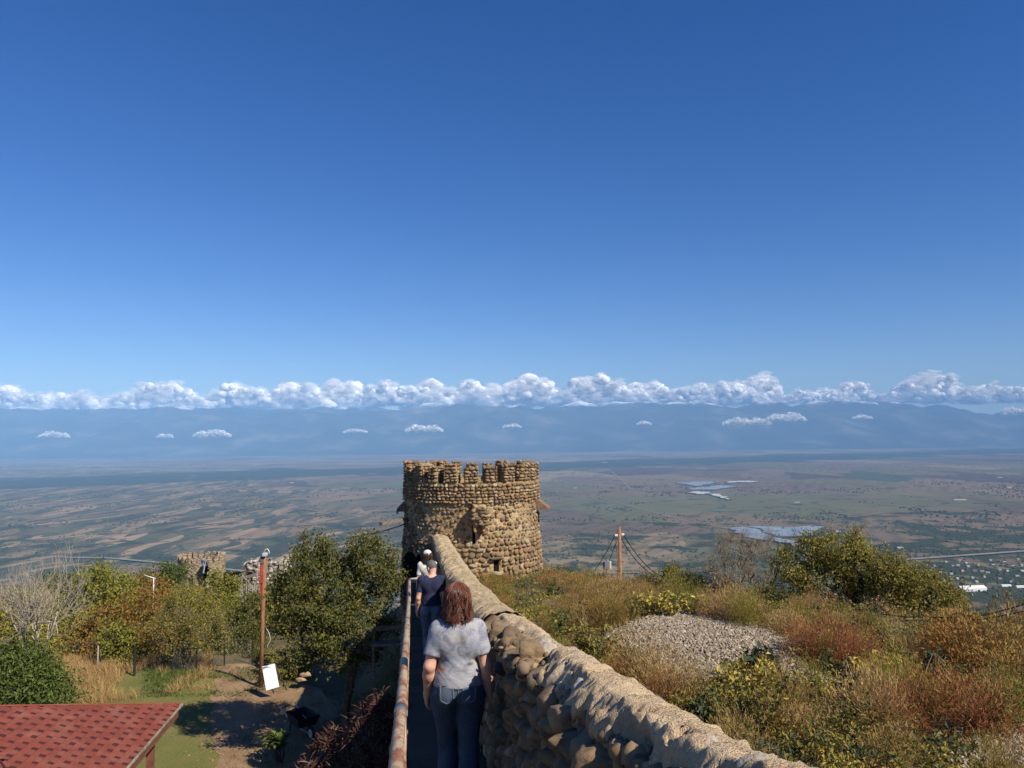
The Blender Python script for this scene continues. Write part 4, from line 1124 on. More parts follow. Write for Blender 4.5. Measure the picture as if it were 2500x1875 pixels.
SHM = [shingle_mesh(k) for k in range(4)]
r = np.random.default_rng(31); nsh = 0; rest = Acc()
for face in range(4):
    c0 = corner[face]; c1 = corner[(face + 1) % 4]
    e = norm(c1 - c0); inn = norm(np.array([e[1], -e[0], 0.0]))
    if np.dot(inn, cen - c0) < 0: inn = -inn
    up = norm(inn + np.array((0, 0, SLP))); nn = np.cross(e, up)
    if nn[2] < 0: nn = -nn
    Lup = EL / 2 * math.sqrt(1 + SLP ** 2)
    if face in (2, 3): continue
    row = 0; s = -0.02
    while s < Lup - 0.12:
        inset = s / Lup * EL / 2
        x = -SW * (0.5 if row % 2 else 0.0) + r.uniform(-0.03, 0.03) - 0.02
        while x + SW < inset: x += SW
        while x < EL - inset:
            ins2 = (s + SU * 0.75) / Lup * EL / 2
            lo, hi = max(x, ins2), min(x + SW, EL - ins2)
            xc = (lo + hi) / 2
            if hi - lo > 0.05:
                pos = c0 + e * xc + up * s + nn * 0.002
                M = Matrix((e, up, nn)).transposed()
                if M.determinant() < 0: M = Matrix((-Vector(e), up, nn)).transposed()
                px_ = CX + FPX * pos[0] / pos[1]
                o = None
                if nsh < 300 and px_ > -25 and pos[2] / pos[1] > -0.45 and (face == 0 or face == 1):
                    o = link('shingle', SHM[r.integers(4)], None, gz); nsh += 1
                    rm_ = M @ Matrix.Rotation(r.uniform(-0.012, 0.012), 3, 'Z')
                    o.rotation_euler = rm_.to_euler(); o.location = pos - GO
                    o.scale = ((hi - lo) / SW, 1, 1)
                else:
                    me_ = SHM[r.integers(4)]; a = np.zeros(len(me_.vertices) * 3); me_.vertices.foreach_get('co', a); a = a.reshape(-1, 3)
                    a = a * np.array([(hi - lo) / SW, 1, 1])
                    rest.add(a @ np.array(M).T + pos, np.array([(0, 1, 4, 3)]), m=1)
                    rest.add(a @ np.array(M).T + pos, np.array([(1, 2, 5, 4), (3, 4, 7, 6), (4, 5, 8, 7), (9, 10, 2, 0)]), m=0)
            x += SW
        s += SU; row += 1
if rest.n: tag(rest.mk('shingles', [M_SHIN, M_SHIN2], gz, False, GO), kind='stuff')
for k in range(4):                                        # hip caps, drip edges, fascias
    V, q4, q3 = tube(np.array([corner[k] + (0, 0, 0.015), apex + np.array((0, 0, 0.03))]), 0.022, 6); mk('hip_cap', V, [q4, q3], M_SHIN2 if k == 1 else M_SHIN, gz, False, GO)
    a_, b_ = corner[k], corner[(k + 1) % 4]; e = norm(b_ - a_); out = np.array([e[1], -e[0], 0]); 
    if np.dot(out, cen - a_) > 0: out = -out
    M = Matrix((e, -out, (0, 0, 1))).transposed()
    V, Fb = box((a_ + b_) / 2 + out * 0.02 + np.array((0, 0, -0.02)), (EL + 0.06, 0.07, 0.05), 0, M); mk('drip_edge', V, Fb, M_DRIP, gz, False, GO)
    V, Fb = box((a_ + b_) / 2 - out * 0.06 + np.array((0, 0, -0.19)), (EL - 0.1, 0.05, 0.20), 0, M); mk('fascia', V, Fb, M_FASC, gz, False, GO)
for k in range(4):
    inn = norm(cen - corner[k]); inn[2] = 0
    c = corner[k] + inn * 0.75; gzz = float(ground_z(c[0], c[1]))
    hgt_ = EA[2] - 0.1 - gzz
    V, Fb = box((c[0], c[1], gzz + hgt_ / 2), (0.16, 0.16, hgt_), 0.13); mk('post', V, Fb, M_FASC, gz, False, GO)
for k in (0,):
    a_ = corner[0] + norm(cen - corner[0]) * np.array([1, 1, 0]) * 0.75; b_ = corner[1] + norm(cen - corner[1]) * np.array([1, 1, 0]) * 0.75
    for i in range(14):
        f_ = (i + 0.5) / 14; c = a_ + (b_ - a_) * (0.45 + 0.5 * f_)
        V, Fb = box((c[0] - 0.02, c[1], -8.0), (0.03, 0.19, 2.1), 0.13); mk('wall_board', V, Fb, M_WOOD, gz, False, GO)

def ray_ground(px, py, lo=12.0, hi=40.0):
    ys_ = np.linspace(lo, hi, 600); d = P(px, py, 1.0); g = ground_z(d[0] * ys_, ys_); k = int(np.argmax(d[2] * ys_ < g))
    return np.array([d[0] * ys_[k], ys_[k], g[k]])
# ------------------------------------------------------------------ poles, sign board, small things
t = NT('rusty_pole'); o = t.obj(); f = t.noise(t.xf(o, (4, 4, 1)), 2.5, 6, 0.65)
M_POLE = t.done(t.ramp(f, [(0.3, (0.14, 0.055, 0.03)), (0.5, (0.26, 0.115, 0.055)), (0.62, (0.32, 0.17, 0.09)), (0.8, (0.36, 0.08, 0.05))]), 0.75, t.bump(f, 0.3, 0.01), 0.25)
M_WIRE = flat('black_cable', (0.015, 0.015, 0.016), 0.6)
M_WHITE = flat('white_ceramic', (0.75, 0.75, 0.73), 0.4)
M_LAMPG = flat('grey_lamp_body', (0.45, 0.46, 0.47), 0.45)
M_RED = flat('red_plastic', (0.45, 0.04, 0.04), 0.5)
def pole(name, label, top, base_z, rad, lean=(0, 0)):
    o = thing(name, label, 'utility pole', (top[0], top[1], base_z))
    V, q4, q3 = tube(np.array([(top[0] + lean[0], top[1], base_z), top]), np.array([rad * 1.1, rad * 0.95]), 14); mk('shaft', V, [q4, q3], M_POLE, o, True, np.array(o.location))
    return o
top = P(264.8, 556, 28.6); lp = pole('utility_pole', 'rusty red brown pole with a lamp on top beside the big dark tree', top, float(ground_z(top[0], top[1])) - 0.1, 0.072, (-0.10, 0))
lo = np.array(lp.location)
V, Fb = bbox(top + np.array((0.02, -0.05, 0.06)), (0.15, 0.22, 0.13), 0.03); mk('lamp_head', V, Fb, M_LAMPG, lp, False, lo)
V, q4, q3 = tube(top + np.array([(-0.05, 0, 0.12), (0.02, 0, 0.24), (0.10, 0, 0.26), (0.16, 0, 0.16), (0.15, 0, 0.05)]), 0.014, 6); mk('lamp_bracket', V, [q4, q3], M_WHITE, lp, True, lo)
V, Fb = bbox(top + np.array((-0.13, -0.02, -0.85)), (0.07, 0.07, 1.15), 0.02); mk('red_conduit', V, Fb, M_RED, lp, False, lo)
V, Fb = bbox(top + np.array((-0.10, -0.03, -0.15)), (0.11, 0.1, 0.26), 0.02); mk('junction_box', V, Fb, M_TAPE, lp, False, lo)
V, q4, q3 = tube(top + np.array([(0.10, -0.05, -2.6), (0.22, -0.1, -2.75), (0.28, -0.1, -3.0), (0.16, -0.08, -3.2), (0.10, -0.05, -3.5)]), 0.012, 5); mk('loose_cable', V, [q4, q3], M_LAMPG, lp, True, lo)
top = P(619.3, 526.5, 38.0); rp = pole('utility_pole', 'rusty brown pole carrying black cables on the right slope', top, float(ground_z(top[0], top[1])) - 0.2, 0.082)
ro_ = np.array(rp.location)
for sx, dz in ((-0.16, -0.42), (0.16, -0.38)):
    V, Fb = bbox(top + np.array((sx, -0.02, dz)), (0.14, 0.06, 0.10), 0.02); mk('insulator', V, Fb, M_WHITE, rp, False, ro_)
V, Fb = box(top + np.array((0, 0, -0.41)), (0.34, 0.05, 0.04)); mk('bracket', V, Fb, M_TAPE, rp, False, ro_)
def cable(label, pts, sag=0.0, rad=0.016, name='cable'):
    p_ = np.array(pts, float)
    if len(p_) == 2:
        tt = np.linspace(0, 1, 14); p_ = p_[0] + (p_[1] - p_[0]) * tt[:, None]; p_[:, 2] -= sag * 4 * tt * (1 - tt)
    V, q4, q3 = tube(p_, rad, 6)
    c0 = p_[0]
    o = mk(name, V, [q4, q3], M_WIRE, None, True, c0); o.location = c0
    return tag(o, label, 'cable')
cable('left upper black cable running down from the right pole', [top + np.array((-0.2, 0, -0.40)), P(578, 588, 52)], 0.35, 0.02)
cable('left lower black cable running down from the right pole', [top + np.array((-0.16, 0, -0.75)), P(592, 590, 50)], 0.3, 0.018)
cable('outer black cable slanting right from the right pole', [top + np.array((0.2, 0, -0.40)), P(668, 578, 44)], 0.45, 0.022)
cable('inner black cable slanting right from the right pole', [top + np.array((0.06, 0, -0.55)), P(664, 577, 44)], 0.5, 0.022)
cable('thin cable hanging straight down beside the right pole', [top + np.array((-0.16, 0, -0.45)), top + np.array((-0.2, -0.02, -0.9)), top + np.array((-0.14, -0.02, -1.3)), top + np.array((-0.12, -0.02, -2.6))], 0, 0.012)
cable('black cable from the big dark tree to the left side of the round tower', [P(352, 537, 23.0), P(405, 524, 25.8)], 0.05, 0.02)
cable('upper black cable sagging past the olive trees to the right edge', [P(858, 611, 19), P(905, 617, 17.5), P(950, 617.5, 16), P(985, 615, 15.2), P(1012, 608, 14.6), P(1040, 599, 14)], 0, 0.014)
cable('lower black cable sagging past the olive trees to the right edge', [P(852, 612, 19), P(905, 620.5, 17.5), P(955, 621.5, 16), P(985, 619, 15.2), P(1012, 614, 14.6), P(1040, 607, 14)], 0, 0.014)
# flood light on a short post
c = P(606.5, 565.5, 36.0)
fl = thing('flood_light', 'small square flood light on a post left of the right pole', 'lamp', (c[0], c[1], float(ground_z(c[0], c[1]))))
fo = np.array(fl.location)
V, Fb = bbox(c, (0.30, 0.16, 0.36), 0.03, 0.5); mk('housing', V, Fb, M_TAPE, fl, False, fo)
V, Fb = bbox(c + np.array((0.13, 0.09, 0.0)), (0.10, 0.24, 0.38), 0.02, 0.5); mk('back_plate', V, Fb, M_LAMPG, fl, False, fo)
V, q4, q3 = tube(np.array([c + (0, 0, -0.15), (c[0], c[1], float(ground_z(c[0], c[1])) - 0.2)]), 0.035, 8); mk('post', V, [q4, q3], M_TAPE, fl, True, fo)
# T shaped white lamp post far left
a_ = P(153.5, 590, 55.0)
sp = thing('street_lamp', 'thin white post with a sideways arm above the left bushes', 'street lamp', (a_[0], a_[1], a_[2] - 3)); so_ = np.array(sp.location)
V, q4, q3 = tube(np.array([a_ + (0, 0, -3), P(153.8, 577.5, 55.0)]), 0.032, 8); mk('post', V, [q4, q3], M_WHITE, sp, True, so_)
V, q4, q3 = tube(np.array([P(144.5, 575.2, 55.0), P(155.5, 578.6, 55.0)]), 0.032, 8); mk('arm', V, [q4, q3], M_WHITE, sp, True, so_)
# white board
yb = 27.3
cn = [P(261.9, 666.6, yb + 0.28), P(274.5, 663.6, yb + 0.28), P(279.0, 686.8, yb - 0.05), P(266.2, 690.6, yb - 0.05)]
bd_ = thing('sign_board', 'blank white board leaning on its stand at the foot of the left pole', 'sign', (cn[3] + cn[2]) / 2); bo = np.array(bd_.location)
nb = norm(np.cross(cn[1] - cn[0], cn[3] - cn[0])); nb = nb if nb[1] > 0 else -nb
V = np.array(cn + [c_ + nb * 0.03 for c_ in cn])
mk('panel', V, np.array([(0, 1, 2, 3), (7, 6, 5, 4), (0, 4, 5, 1), (1, 5, 6, 2), (2, 6, 7, 3), (3, 7, 4, 0)]), flat('board_white', (0.80, 0.80, 0.82), 0.45, 0.4, var=0.02, scale=3), bd_, False, bo)
M_STAND = flat('board_stand', (0.06, 0.05, 0.05), 0.6)
for k, (c_, d_) in enumerate(((cn[0], cn[3]), (cn[1], cn[2]))):
    V, q4, q3 = tube(np.array([c_ + nb * 0.05, d_ + nb * 0.75 + np.array((0, 0, -0.05))]), 0.018, 6); mk('leg', V, [q4, q3], M_STAND, bd_, True, bo)
V, Fb = bbox((cn[0] + cn[1]) / 2 + np.array((0, -0.03, -0.07)), (0.36, 0.02, 0.05), 0.006); mk('clip', V, Fb, M_LAMPG, bd_, False, bo)
# two stones stacked at the shadow's edge
for (px, py, s_, lb) in ((301.5, 679, (0.40, 0.36, 0.24), 'left lower orange stone of two at the shadow edge'), (306, 674.5, (0.46, 0.34, 0.24), 'right upper orange stone of two at the shadow edge')):
    c = P(px, py, 28.4); o = link('boulder', stone_proto('boulder', 70 + int(px * 3 + py) % 9, 3, 0.22, 0.9), stonemat('warm_sandstone', [(0.36, 0.25, 0.16), (0.42, 0.30, 0.2)], 6)); o.location = c; o.scale = [q_ / 2 for q_ in s_]
    tag(o, lb, 'stone')
# posts and wire of the yard fence
M_IRON = flat('black_iron_post', (0.02, 0.02, 0.02), 0.6)
M_NET = flat('galvanised_wire', (0.22, 0.21, 0.19), 0.5, 0.4)
fe = thing('wire_fence', 'wire mesh fence with thin posts below the willow like tree', 'fence', P(200, 680, 30.5)); fo = np.array(fe.location)
fps = [(97, 31.2), (134, 30.2), (172, 30.5), (196, 30.8), (224, 31.2), (252, 31.6)]
fpw = []
for i, (px, y) in enumerate(fps):
    b = P(px, 690, y); b[2] = float(ground_z(b[0], y)); fpw.append(b)
    V, q4, q3 = tube(np.array([b + (0, 0, -0.1), b + (0, 0, 1.15 if i else 0.9)]), 0.045 if i == 1 else 0.03, 6); mk('post', V, [q4, q3], M_IRON if i != 0 else M_PICK, fe, False, fo)
A = Acc()
for i in range(2, 5):
    a_, b_ = fpw[i], fpw[i + 1]; L = np.linalg.norm(b_ - a_); n_ = int(L / 0.09)
    f_ = np.arange(-12, n_) / n_
    for sg in (1, -1):
        s0 = np.clip(f_, 0, 1); s1 = np.clip(f_ + 12 / n_, 0, 1)
        p0 = a_ + (b_ - a_) * (s0 if sg > 0 else s1)[:, None]; p1 = a_ + (b_ - a_) * (s1 if sg > 0 else s0)[:, None]
        h0 = ((s0 if sg > 0 else s1) - f_) / (12 / n_) * 1.08; h1 = ((s1 if sg > 0 else s0) - f_) / (12 / n_) * 1.08
        p0 = p0 + np.stack([0 * h0, 0 * h0, h0], -1); p1 = p1 + np.stack([0 * h1, 0 * h1, h1], -1)
        k_ = np.linalg.norm(p1 - p0, axis=1) > 0.02
        A.add(*frusta(p0[k_], p1[k_], 0.003, 0.003, 3))
A.mk('mesh_netting', M_NET, fe, False, fo)
# bench by the rampart, in deep shade
c = P(390, 643, 21.0); bw = thing('bench', 'small wooden bench in the deep shade beside the rampart', 'bench', (c[0], c[1], c[2] - 0.5)); bo = np.array(bw.location)
V, Fb = box(c, (1.0, 0.4, 0.06), 0.13); mk('seat', V, Fb, M_BOARD, bw, False, bo)
for sx in (-0.44, 0.44):
    for sy in (-0.15, 0.15):
        V, Fb = box(c + rotz(np.array([[sx, sy, -0.45]]), 0.13)[0], (0.06, 0.06, 0.85), 0.13); mk('leg', V, Fb, M_BOARD, bw, False, bo)
V, Fb = box(c + rotz(np.array([[0, 0.2, 0.35]]), 0.13)[0], (1.0, 0.04, 0.12), 0.13); mk('backrest', V, Fb, M_BOARD, bw, False, bo)
for sx in (-0.44, 0.44):
    V, Fb = box(c + rotz(np.array([[sx, 0.2, 0.18]]), 0.13)[0], (0.05, 0.04, 0.38), 0.13); mk('back_post', V, Fb, M_BOARD, bw, False, bo)
# hand cart in the shade
c = ray_ground(302, 734)
hc = thing('wheelbarrow', 'black wheelbarrow lying in the wall shadow above the grass bank', 'wheelbarrow', c); ho = np.array(hc.location)
rotc = Matrix.Rotation(0.7, 3, 'Z')
tray = np.array([(-.28, -.36, .32), (.28, -.36, .32), (.24, .36, .30), (-.24, .36, .30), (-.36, -.5, .62), (.36, -.5, .62), (.32, .5, .62), (-.32, .5, .62)])
mk('tray', tray @ np.array(rotc).T + c, np.array([(0, 3, 2, 1), (0, 1, 5, 4), (1, 2, 6, 5), (2, 3, 7, 6), (3, 0, 4, 7), (4, 7, 3, 0)])[:5], M_IRON, hc, False, ho)
th = np.linspace(0, 2 * math.pi, 17); wpts = np.stack([0 * th, -0.62 + 0.18 * np.cos(th), 0.19 + 0.18 * np.sin(th)], -1) @ np.array(rotc).T + c
V, q4, q3 = tube(wpts, 0.045, 8); mk('tyre', V, [q4, q3], M_IRON, hc, True, ho)
V, q4, q3 = tube(np.array([(-0.03, -0.62, 0.19), (0.03, -0.62, 0.19)]) @ np.array(rotc).T + c, 0.13, 14); mk('wheel_disc', V, [q4, q3], M_WPIPE, hc, False, ho)
for sx in (-0.22, 0.22):
    V, q4, q3 = tube(np.array([(sx * 0.3, -0.62, 0.2), (sx, -0.2, 0.30), (sx, 0.5, 0.42), (sx * 1.2, 1.1, 0.60)]) @ np.array(rotc).T + c, 0.018, 6); mk('handle', V, [q4, q3], M_LAMPG, hc, True, ho)
    V, q4, q3 = tube(np.array([(sx, 0.3, 0.36), (sx, 0.42, 0.0)]) @ np.array(rotc).T + c, 0.018, 6); mk('leg', V, [q4, q3], M_IRON, hc, True, ho)
# ------------------------------------------------------------------ plant builders
def leaf_quads(C, D, Nn, L, W, fold=0.25):
    """Folded leaves: centre C, direction D, rough normal Nn, length L, width W; two quads each."""
    D = norm(D); B = norm(np.cross(D, Nn)); Nn = np.cross(B, D)
    L = np.asarray(L)[:, None]; W = np.asarray(W)[:, None]
    a = C - D * L * 0.5; m = C + Nn * L * 0.06; e = C + D * L * 0.5 - Nn * L * 0.10
    l = C - B * W * 0.5 + Nn * W * fold; r_ = C + B * W * 0.5 + Nn * W * fold
    V = np.stack([a, l, e, r_], 1).reshape(-1, 3)
    i = np.arange(len(C))[:, None] * 4
    return V, np.concatenate([i + np.array([[0, 2, 1]]), i + np.array([[0, 3, 2]])])

def blades(B, D, L, W, bend, r, seg=2):
    """Thin blades growing from B in direction D, bending by gravity; seg quads each."""
    n = len(B); D = norm(D)
    side = norm(np.cross(D, np.array([0, 0, 1.0])) + r.normal(0, 0.4, (n, 3)))
    out = []
    for k in range(seg + 1):
        t_ = k / seg
        c = B + D * (L * t_)[:, None]; c[:, 2] -= bend * L * t_ * t_
        w = (W * (1 - t_) * 0.5 + W * 0.12)[:, None]
        out += [c - side * w, c + side * w]
    V = np.stack(out, 1).reshape(-1, 3)
    i = np.arange(n)[:, None] * (2 * (seg + 1))
    return V, np.concatenate([i + np.array([[2 * k, 2 * k + 1, 2 * k + 3, 2 * k + 2]]) for k in range(seg)])

def rdir(r, n, up=0.0):
    v = r.normal(size=(n, 3)); v[:, 2] += up
    return norm(v)

def skeleton(r, targets, trunk, step=0.22):
    """Grow limbs from trunk nodes towards every target; returns nodes and parents."""
    nodes = [np.array(p_, float) for p_ in trunk]; par = [-1] + list(range(len(trunk) - 1))
    base = nodes[0]
    order = np.argsort(np.linalg.norm(targets - np.array(trunk[-1]), axis=1))
    tips = []
    for ti in order:
        T = targets[ti]; N = np.array(nodes)
        d = np.linalg.norm(N - T, axis=1)
        pen = np.maximum(0, N[:, 2] - T[2] + 0.15) * 1.3 + 0.12 * (np.linalg.norm(N - base, axis=1) < 0.3 * np.linalg.norm(np.array(trunk[-1]) - base))
        j = int(np.argmin(d + pen)); L = d[j]
        m = max(1, int(L / step)); prev = j; p0 = nodes[j]
        pd = norm((p0 - nodes[par[j]])[None])[0] if par[j] >= 0 else np.array([0, 0, 1.0])
        c1 = p0 + pd * L * 0.35 + r.normal(0, 0.06 * L, 3)
        for k in range(1, m + 1):
            t_ = k / m
            q_ = p0 * (1 - t_) ** 2 + c1 * 2 * t_ * (1 - t_) + T * t_ * t_
            q_ = q_ + r.normal(0, 0.025 * min(1, L), 3) * (k < m)
            nodes.append(q_); par.append(prev); prev = len(nodes) - 1
        tips.append(prev)
    return np.array(nodes), np.array(par), tips

def limb_mesh(nodes, par, r0, rmin, k=5, p=2.4):
    n = len(nodes); w = np.zeros(n); ch = np.bincount(par[par >= 0], minlength=n)
    w[ch == 0] = 1.0
    for i in range(n - 1, 0, -1): w[par[i]] += w[i]
    rad = np.maximum(rmin, r0 * (w / w[0]) ** (1 / p))
    i = np.arange(1, n)
    return frusta(nodes[par[i]], nodes[i], np.minimum(rad[par[i]], rad[i] * 1.6), rad[i], k), rad

def lobes_points(r, lobes, n, shell=0.55):
    """n points in a union of ellipsoids ((c, radii, weight)...), biased to their outer part."""
    w = np.array([l[1][0] * l[1][1] * l[1][2] for l in lobes]) ** 0.7; w /= w.sum()
    idx = r.choice(len(lobes), n, p=w)
    d = rdir(r, n, 0.15); rr = (shell + (1 - shell) * r.random(n)) ** 0.8
    c = np.array([l[0] for l in lobes], float)[idx]; s = np.array([l[1] for l in lobes], float)[idx]
    return c + d * s * rr[:, None]

def tree(name, label, cat, base, lobes, trunk_top, trunk_r, leaf, bark, nt=130, per=45, L=0.09, spread=0.2, seed=1, group=None, fork=1, rmin=0.007, droop=0.0, twigs=0, lean=None, wfac=0.55, kleaf=5):
    r = np.random.default_rng(seed)
    base = np.array(base, float)
    o = thing(name, label, cat, base, 0, group)
    T = lobes_points(r, lobes, nt)
    stems = []
    allV = Acc(); tipsP = []
    for f_ in range(fork):
        tt = np.array(trunk_top, float)
        if fork > 1:
            an = 2 * math.pi * f_ / fork + 0.4; tt = tt + np.array([math.cos(an), math.sin(an) * 0.7, 0]) * 0.35 * np.linalg.norm(tt) * 0.5
        b0 = np.array([0, 0, -0.15]) + (np.array([math.cos(f_ * 2.4), math.sin(f_ * 2.4), 0]) * 0.10 if fork > 1 else 0)
        ks = np.linspace(0, 1, 6)
        tr = [b0 + (tt - b0) * k_ + np.array([0.06 * math.sin(k_ * 5 + f_), 0.05 * math.cos(k_ * 4 + f_) - 0.05, 0]) * k_ * (1 - k_) * 4 for k_ in ks]
        mine = T[(np.argmin(np.stack([np.linalg.norm((T - (np.array(trunk_top) + (np.array([math.cos(2 * math.pi * g / fork + 0.4), math.sin(2 * math.pi * g / fork + 0.4) * 0.7, 0]) * 0.35 * np.linalg.norm(trunk_top) * 0.5 if fork > 1 else 0)))[:, :2], axis=1) for g in range(fork)]), axis=0) == f_)] if fork > 1 else T
        if len(mine) < 2: mine = T[:3]
        nodes, par, tips = skeleton(r, mine, tr)
        (V, Fq), rad = limb_mesh(nodes, par, trunk_r, rmin)
        allV.add(V, Fq); tipsP.append(nodes[tips])
        near = nodes[len(tr):]; tipsP.append(near[r.random(len(near)) < 0.35])
    TP = np.concatenate(tipsP)
    if twigs:
        j = r.integers(len(TP), size=twigs); D = rdir(r, twigs, 1.1) + norm(TP[j]) * 0.6
        Lw = r.uniform(0.2, 0.6, twigs); e = TP[j] + norm(D) * Lw[:, None]
        allV.add(*frusta(TP[j], e, rmin * 0.8, rmin * 0.4, 3))
        e2 = TP[j] + norm(D) * (Lw * 0.5)[:, None]; D2 = norm(D + r.normal(0, 0.6, D.shape)); allV.add(*frusta(e2, e2 + D2 * (Lw * 0.5)[:, None], rmin * 0.6, rmin * 0.3, 3))
    allV.mk('trunk', bark, o)
    if per:
        n = nt * per
        j = r.integers(len(TP), size=n)
        off = r.normal(0, spread, (n, 3)) * (0.5 + r.random((n, 1)))
        C = TP[j] + off; C[:, 2] -= droop * np.abs(off[:, 0])
        Nn = norm(off * 0.6 + r.normal(0, 0.5, (n, 3)) + np.array([0, 0, 0.7]))
        D = rdir(r, n, -0.2 - droop)
        Ls = L * r.uniform(0.6, 1.3, n)
        V, Fq = leaf_quads(C, D, Nn, Ls, Ls * wfac)
        mk('crown', V, Fq, leaf, o)
    return o

M_BARK = flat('grey_brown_bark', (0.11, 0.088, 0.066), 0.95, 0.1, scale=7, var=0.4, bump=0.5)
M_PALEBARK = flat('pale_dry_bark', (0.33, 0.285, 0.225), 0.9, 0.1, scale=6, var=0.3, bump=0.4)
M_GREYTWIG = flat('grey_twig', (0.20, 0.17, 0.135), 0.9, 0.1, scale=6, var=0.3)
M_DKBARK = flat('dark_bark', (0.055, 0.045, 0.036), 0.95, 0.1, scale=7, var=0.4, bump=0.4)
L_DARK = leafmat('dark_olive_leaves', [(0.058, 0.074, 0.019), (0.106, 0.114, 0.028), (0.164, 0.157, 0.034), (0.077, 0.092, 0.023), (0.231, 0.194, 0.043), (0.067, 0.085, 0.022)], 0.28)
L_OLIVE = leafmat('olive_leaves', [(0.213, 0.200, 0.036), (0.290, 0.255, 0.047), (0.151, 0.157, 0.034), (0.376, 0.296, 0.058), (0.239, 0.238, 0.044), (0.427, 0.286, 0.058)], 0.3)
L_YGREEN = leafmat('yellow_green_leaves', [(0.175, 0.194, 0.033), (0.263, 0.253, 0.041), (0.131, 0.155, 0.030), (0.349, 0.289, 0.048), (0.211, 0.218, 0.039)], 0.3)
L_YELLOW = leafmat('yellow_leaves', [(0.404, 0.310, 0.047), (0.528, 0.404, 0.068), (0.265, 0.233, 0.041), (0.600, 0.482, 0.095), (0.186, 0.186, 0.041)], 0.3)
L_AUTUMN = leafmat('autumn_leaves', [(0.169, 0.119, 0.030), (0.323, 0.165, 0.037), (0.123, 0.107, 0.027), (0.399, 0.199, 0.040), (0.228, 0.099, 0.032), (0.189, 0.158, 0.032), (0.304, 0.216, 0.040)], 0.28)
L_GREEN = leafmat('green_leaves', [(0.060, 0.090, 0.020), (0.095, 0.132, 0.027), (0.130, 0.166, 0.035), (0.074, 0.106, 0.025)], 0.28)
L_BLUE = leafmat('bluish_green_leaves', [(0.042, 0.062, 0.036), (0.066, 0.090, 0.050), (0.034, 0.050, 0.029), (0.090, 0.108, 0.060)], 0.25)
L_MAROON = leafmat('maroon_leaves', [(0.050, 0.020, 0.016), (0.085, 0.034, 0.026), (0.12, 0.048, 0.035), (0.040, 0.022, 0.016), (0.15, 0.075, 0.055), (0.07, 0.045, 0.025)], 0.2, 0.5, 0.35)
L_RED = leafmat('red_fine_weed', [(0.312, 0.103, 0.043), (0.406, 0.146, 0.059), (0.250, 0.103, 0.039), (0.374, 0.188, 0.065), (0.203, 0.095, 0.036)], 0.25)
L_RUST = leafmat('rust_fine_weed', [(0.292, 0.162, 0.044), (0.379, 0.205, 0.051), (0.220, 0.136, 0.039), (0.409, 0.256, 0.065), (0.233, 0.188, 0.051)], 0.25)
L_TAN = leafmat('tan_dry_weed', [(0.385, 0.261, 0.110), (0.501, 0.337, 0.135), (0.301, 0.195, 0.084), (0.435, 0.253, 0.110), (0.582, 0.422, 0.179)], 0.25)
L_BROWN = leafmat('brown_dry_weed', [(0.294, 0.193, 0.075), (0.378, 0.240, 0.092), (0.221, 0.163, 0.059), (0.420, 0.240, 0.097), (0.252, 0.199, 0.068)], 0.25)
L_MIXG = leafmat('mixed_weed_leaves', [(0.108, 0.120, 0.028), (0.168, 0.167, 0.036), (0.256, 0.208, 0.044), (0.099, 0.113, 0.028), (0.335, 0.236, 0.051), (0.197, 0.155, 0.039)], 0.28)
L_ORANGE = leafmat('orange_leaves', [(0.312, 0.144, 0.036), (0.396, 0.204, 0.048), (0.240, 0.120, 0.034), (0.360, 0.252, 0.060)], 0.28)

def gz_at(x, y): return float(ground_z(np.array([x]), np.array([y]))[0])
def at(px, py, y, lift=0.0):
    p_ = P(px, py, y); return np.array([p_[0], y, gz_at(p_[0], y) + lift])

# ------------------------------------------------------------------ trees on the left
def lob(base, items, y):
    """Crown lobes from surveyed pixels: (px, py, half width px, half height px, depth radius m, depth offset m)."""
    out = []
    for px, py, w, h, dr, dy in items:
        yy_ = y + dy; c = P(px, py, yy_)
        out.append((c - base, (w / FPX * yy_, dr, h / FPX * yy_)))
    return out
b = at(345, 700, 22.0)
tree('broadleaf_tree', 'big dense dark green tree in front of the rampart beside the lamp pole', 'tree', b,
     lob(b, [(322, 600, 42, 48, 1.5, 0), (372, 585, 30, 42, 1.2, 0.3), (312, 632, 28, 32, 1.2, -0.2), (350, 632, 44, 38, 1.6, -0.2), (312, 560, 24, 26, 0.9, 0), (362, 556, 20, 24, 0.8, 0.2), (388, 572, 14, 26, 0.7, 0.4), (292, 602, 22, 34, 1.0, 0.3), (340, 570, 30, 30, 1.0, 0.3)], 22.0),
     (0.05, 0, 1.7), 0.13, L_DARK, M_BARK, nt=300, per=92, L=0.09, spread=0.135, seed=3)
for k, (px, py) in enumerate([(312, 540), (349, 545), (335, 552), (392, 545), (381, 552), (300, 553)]):      # shoots above the crown
    pass
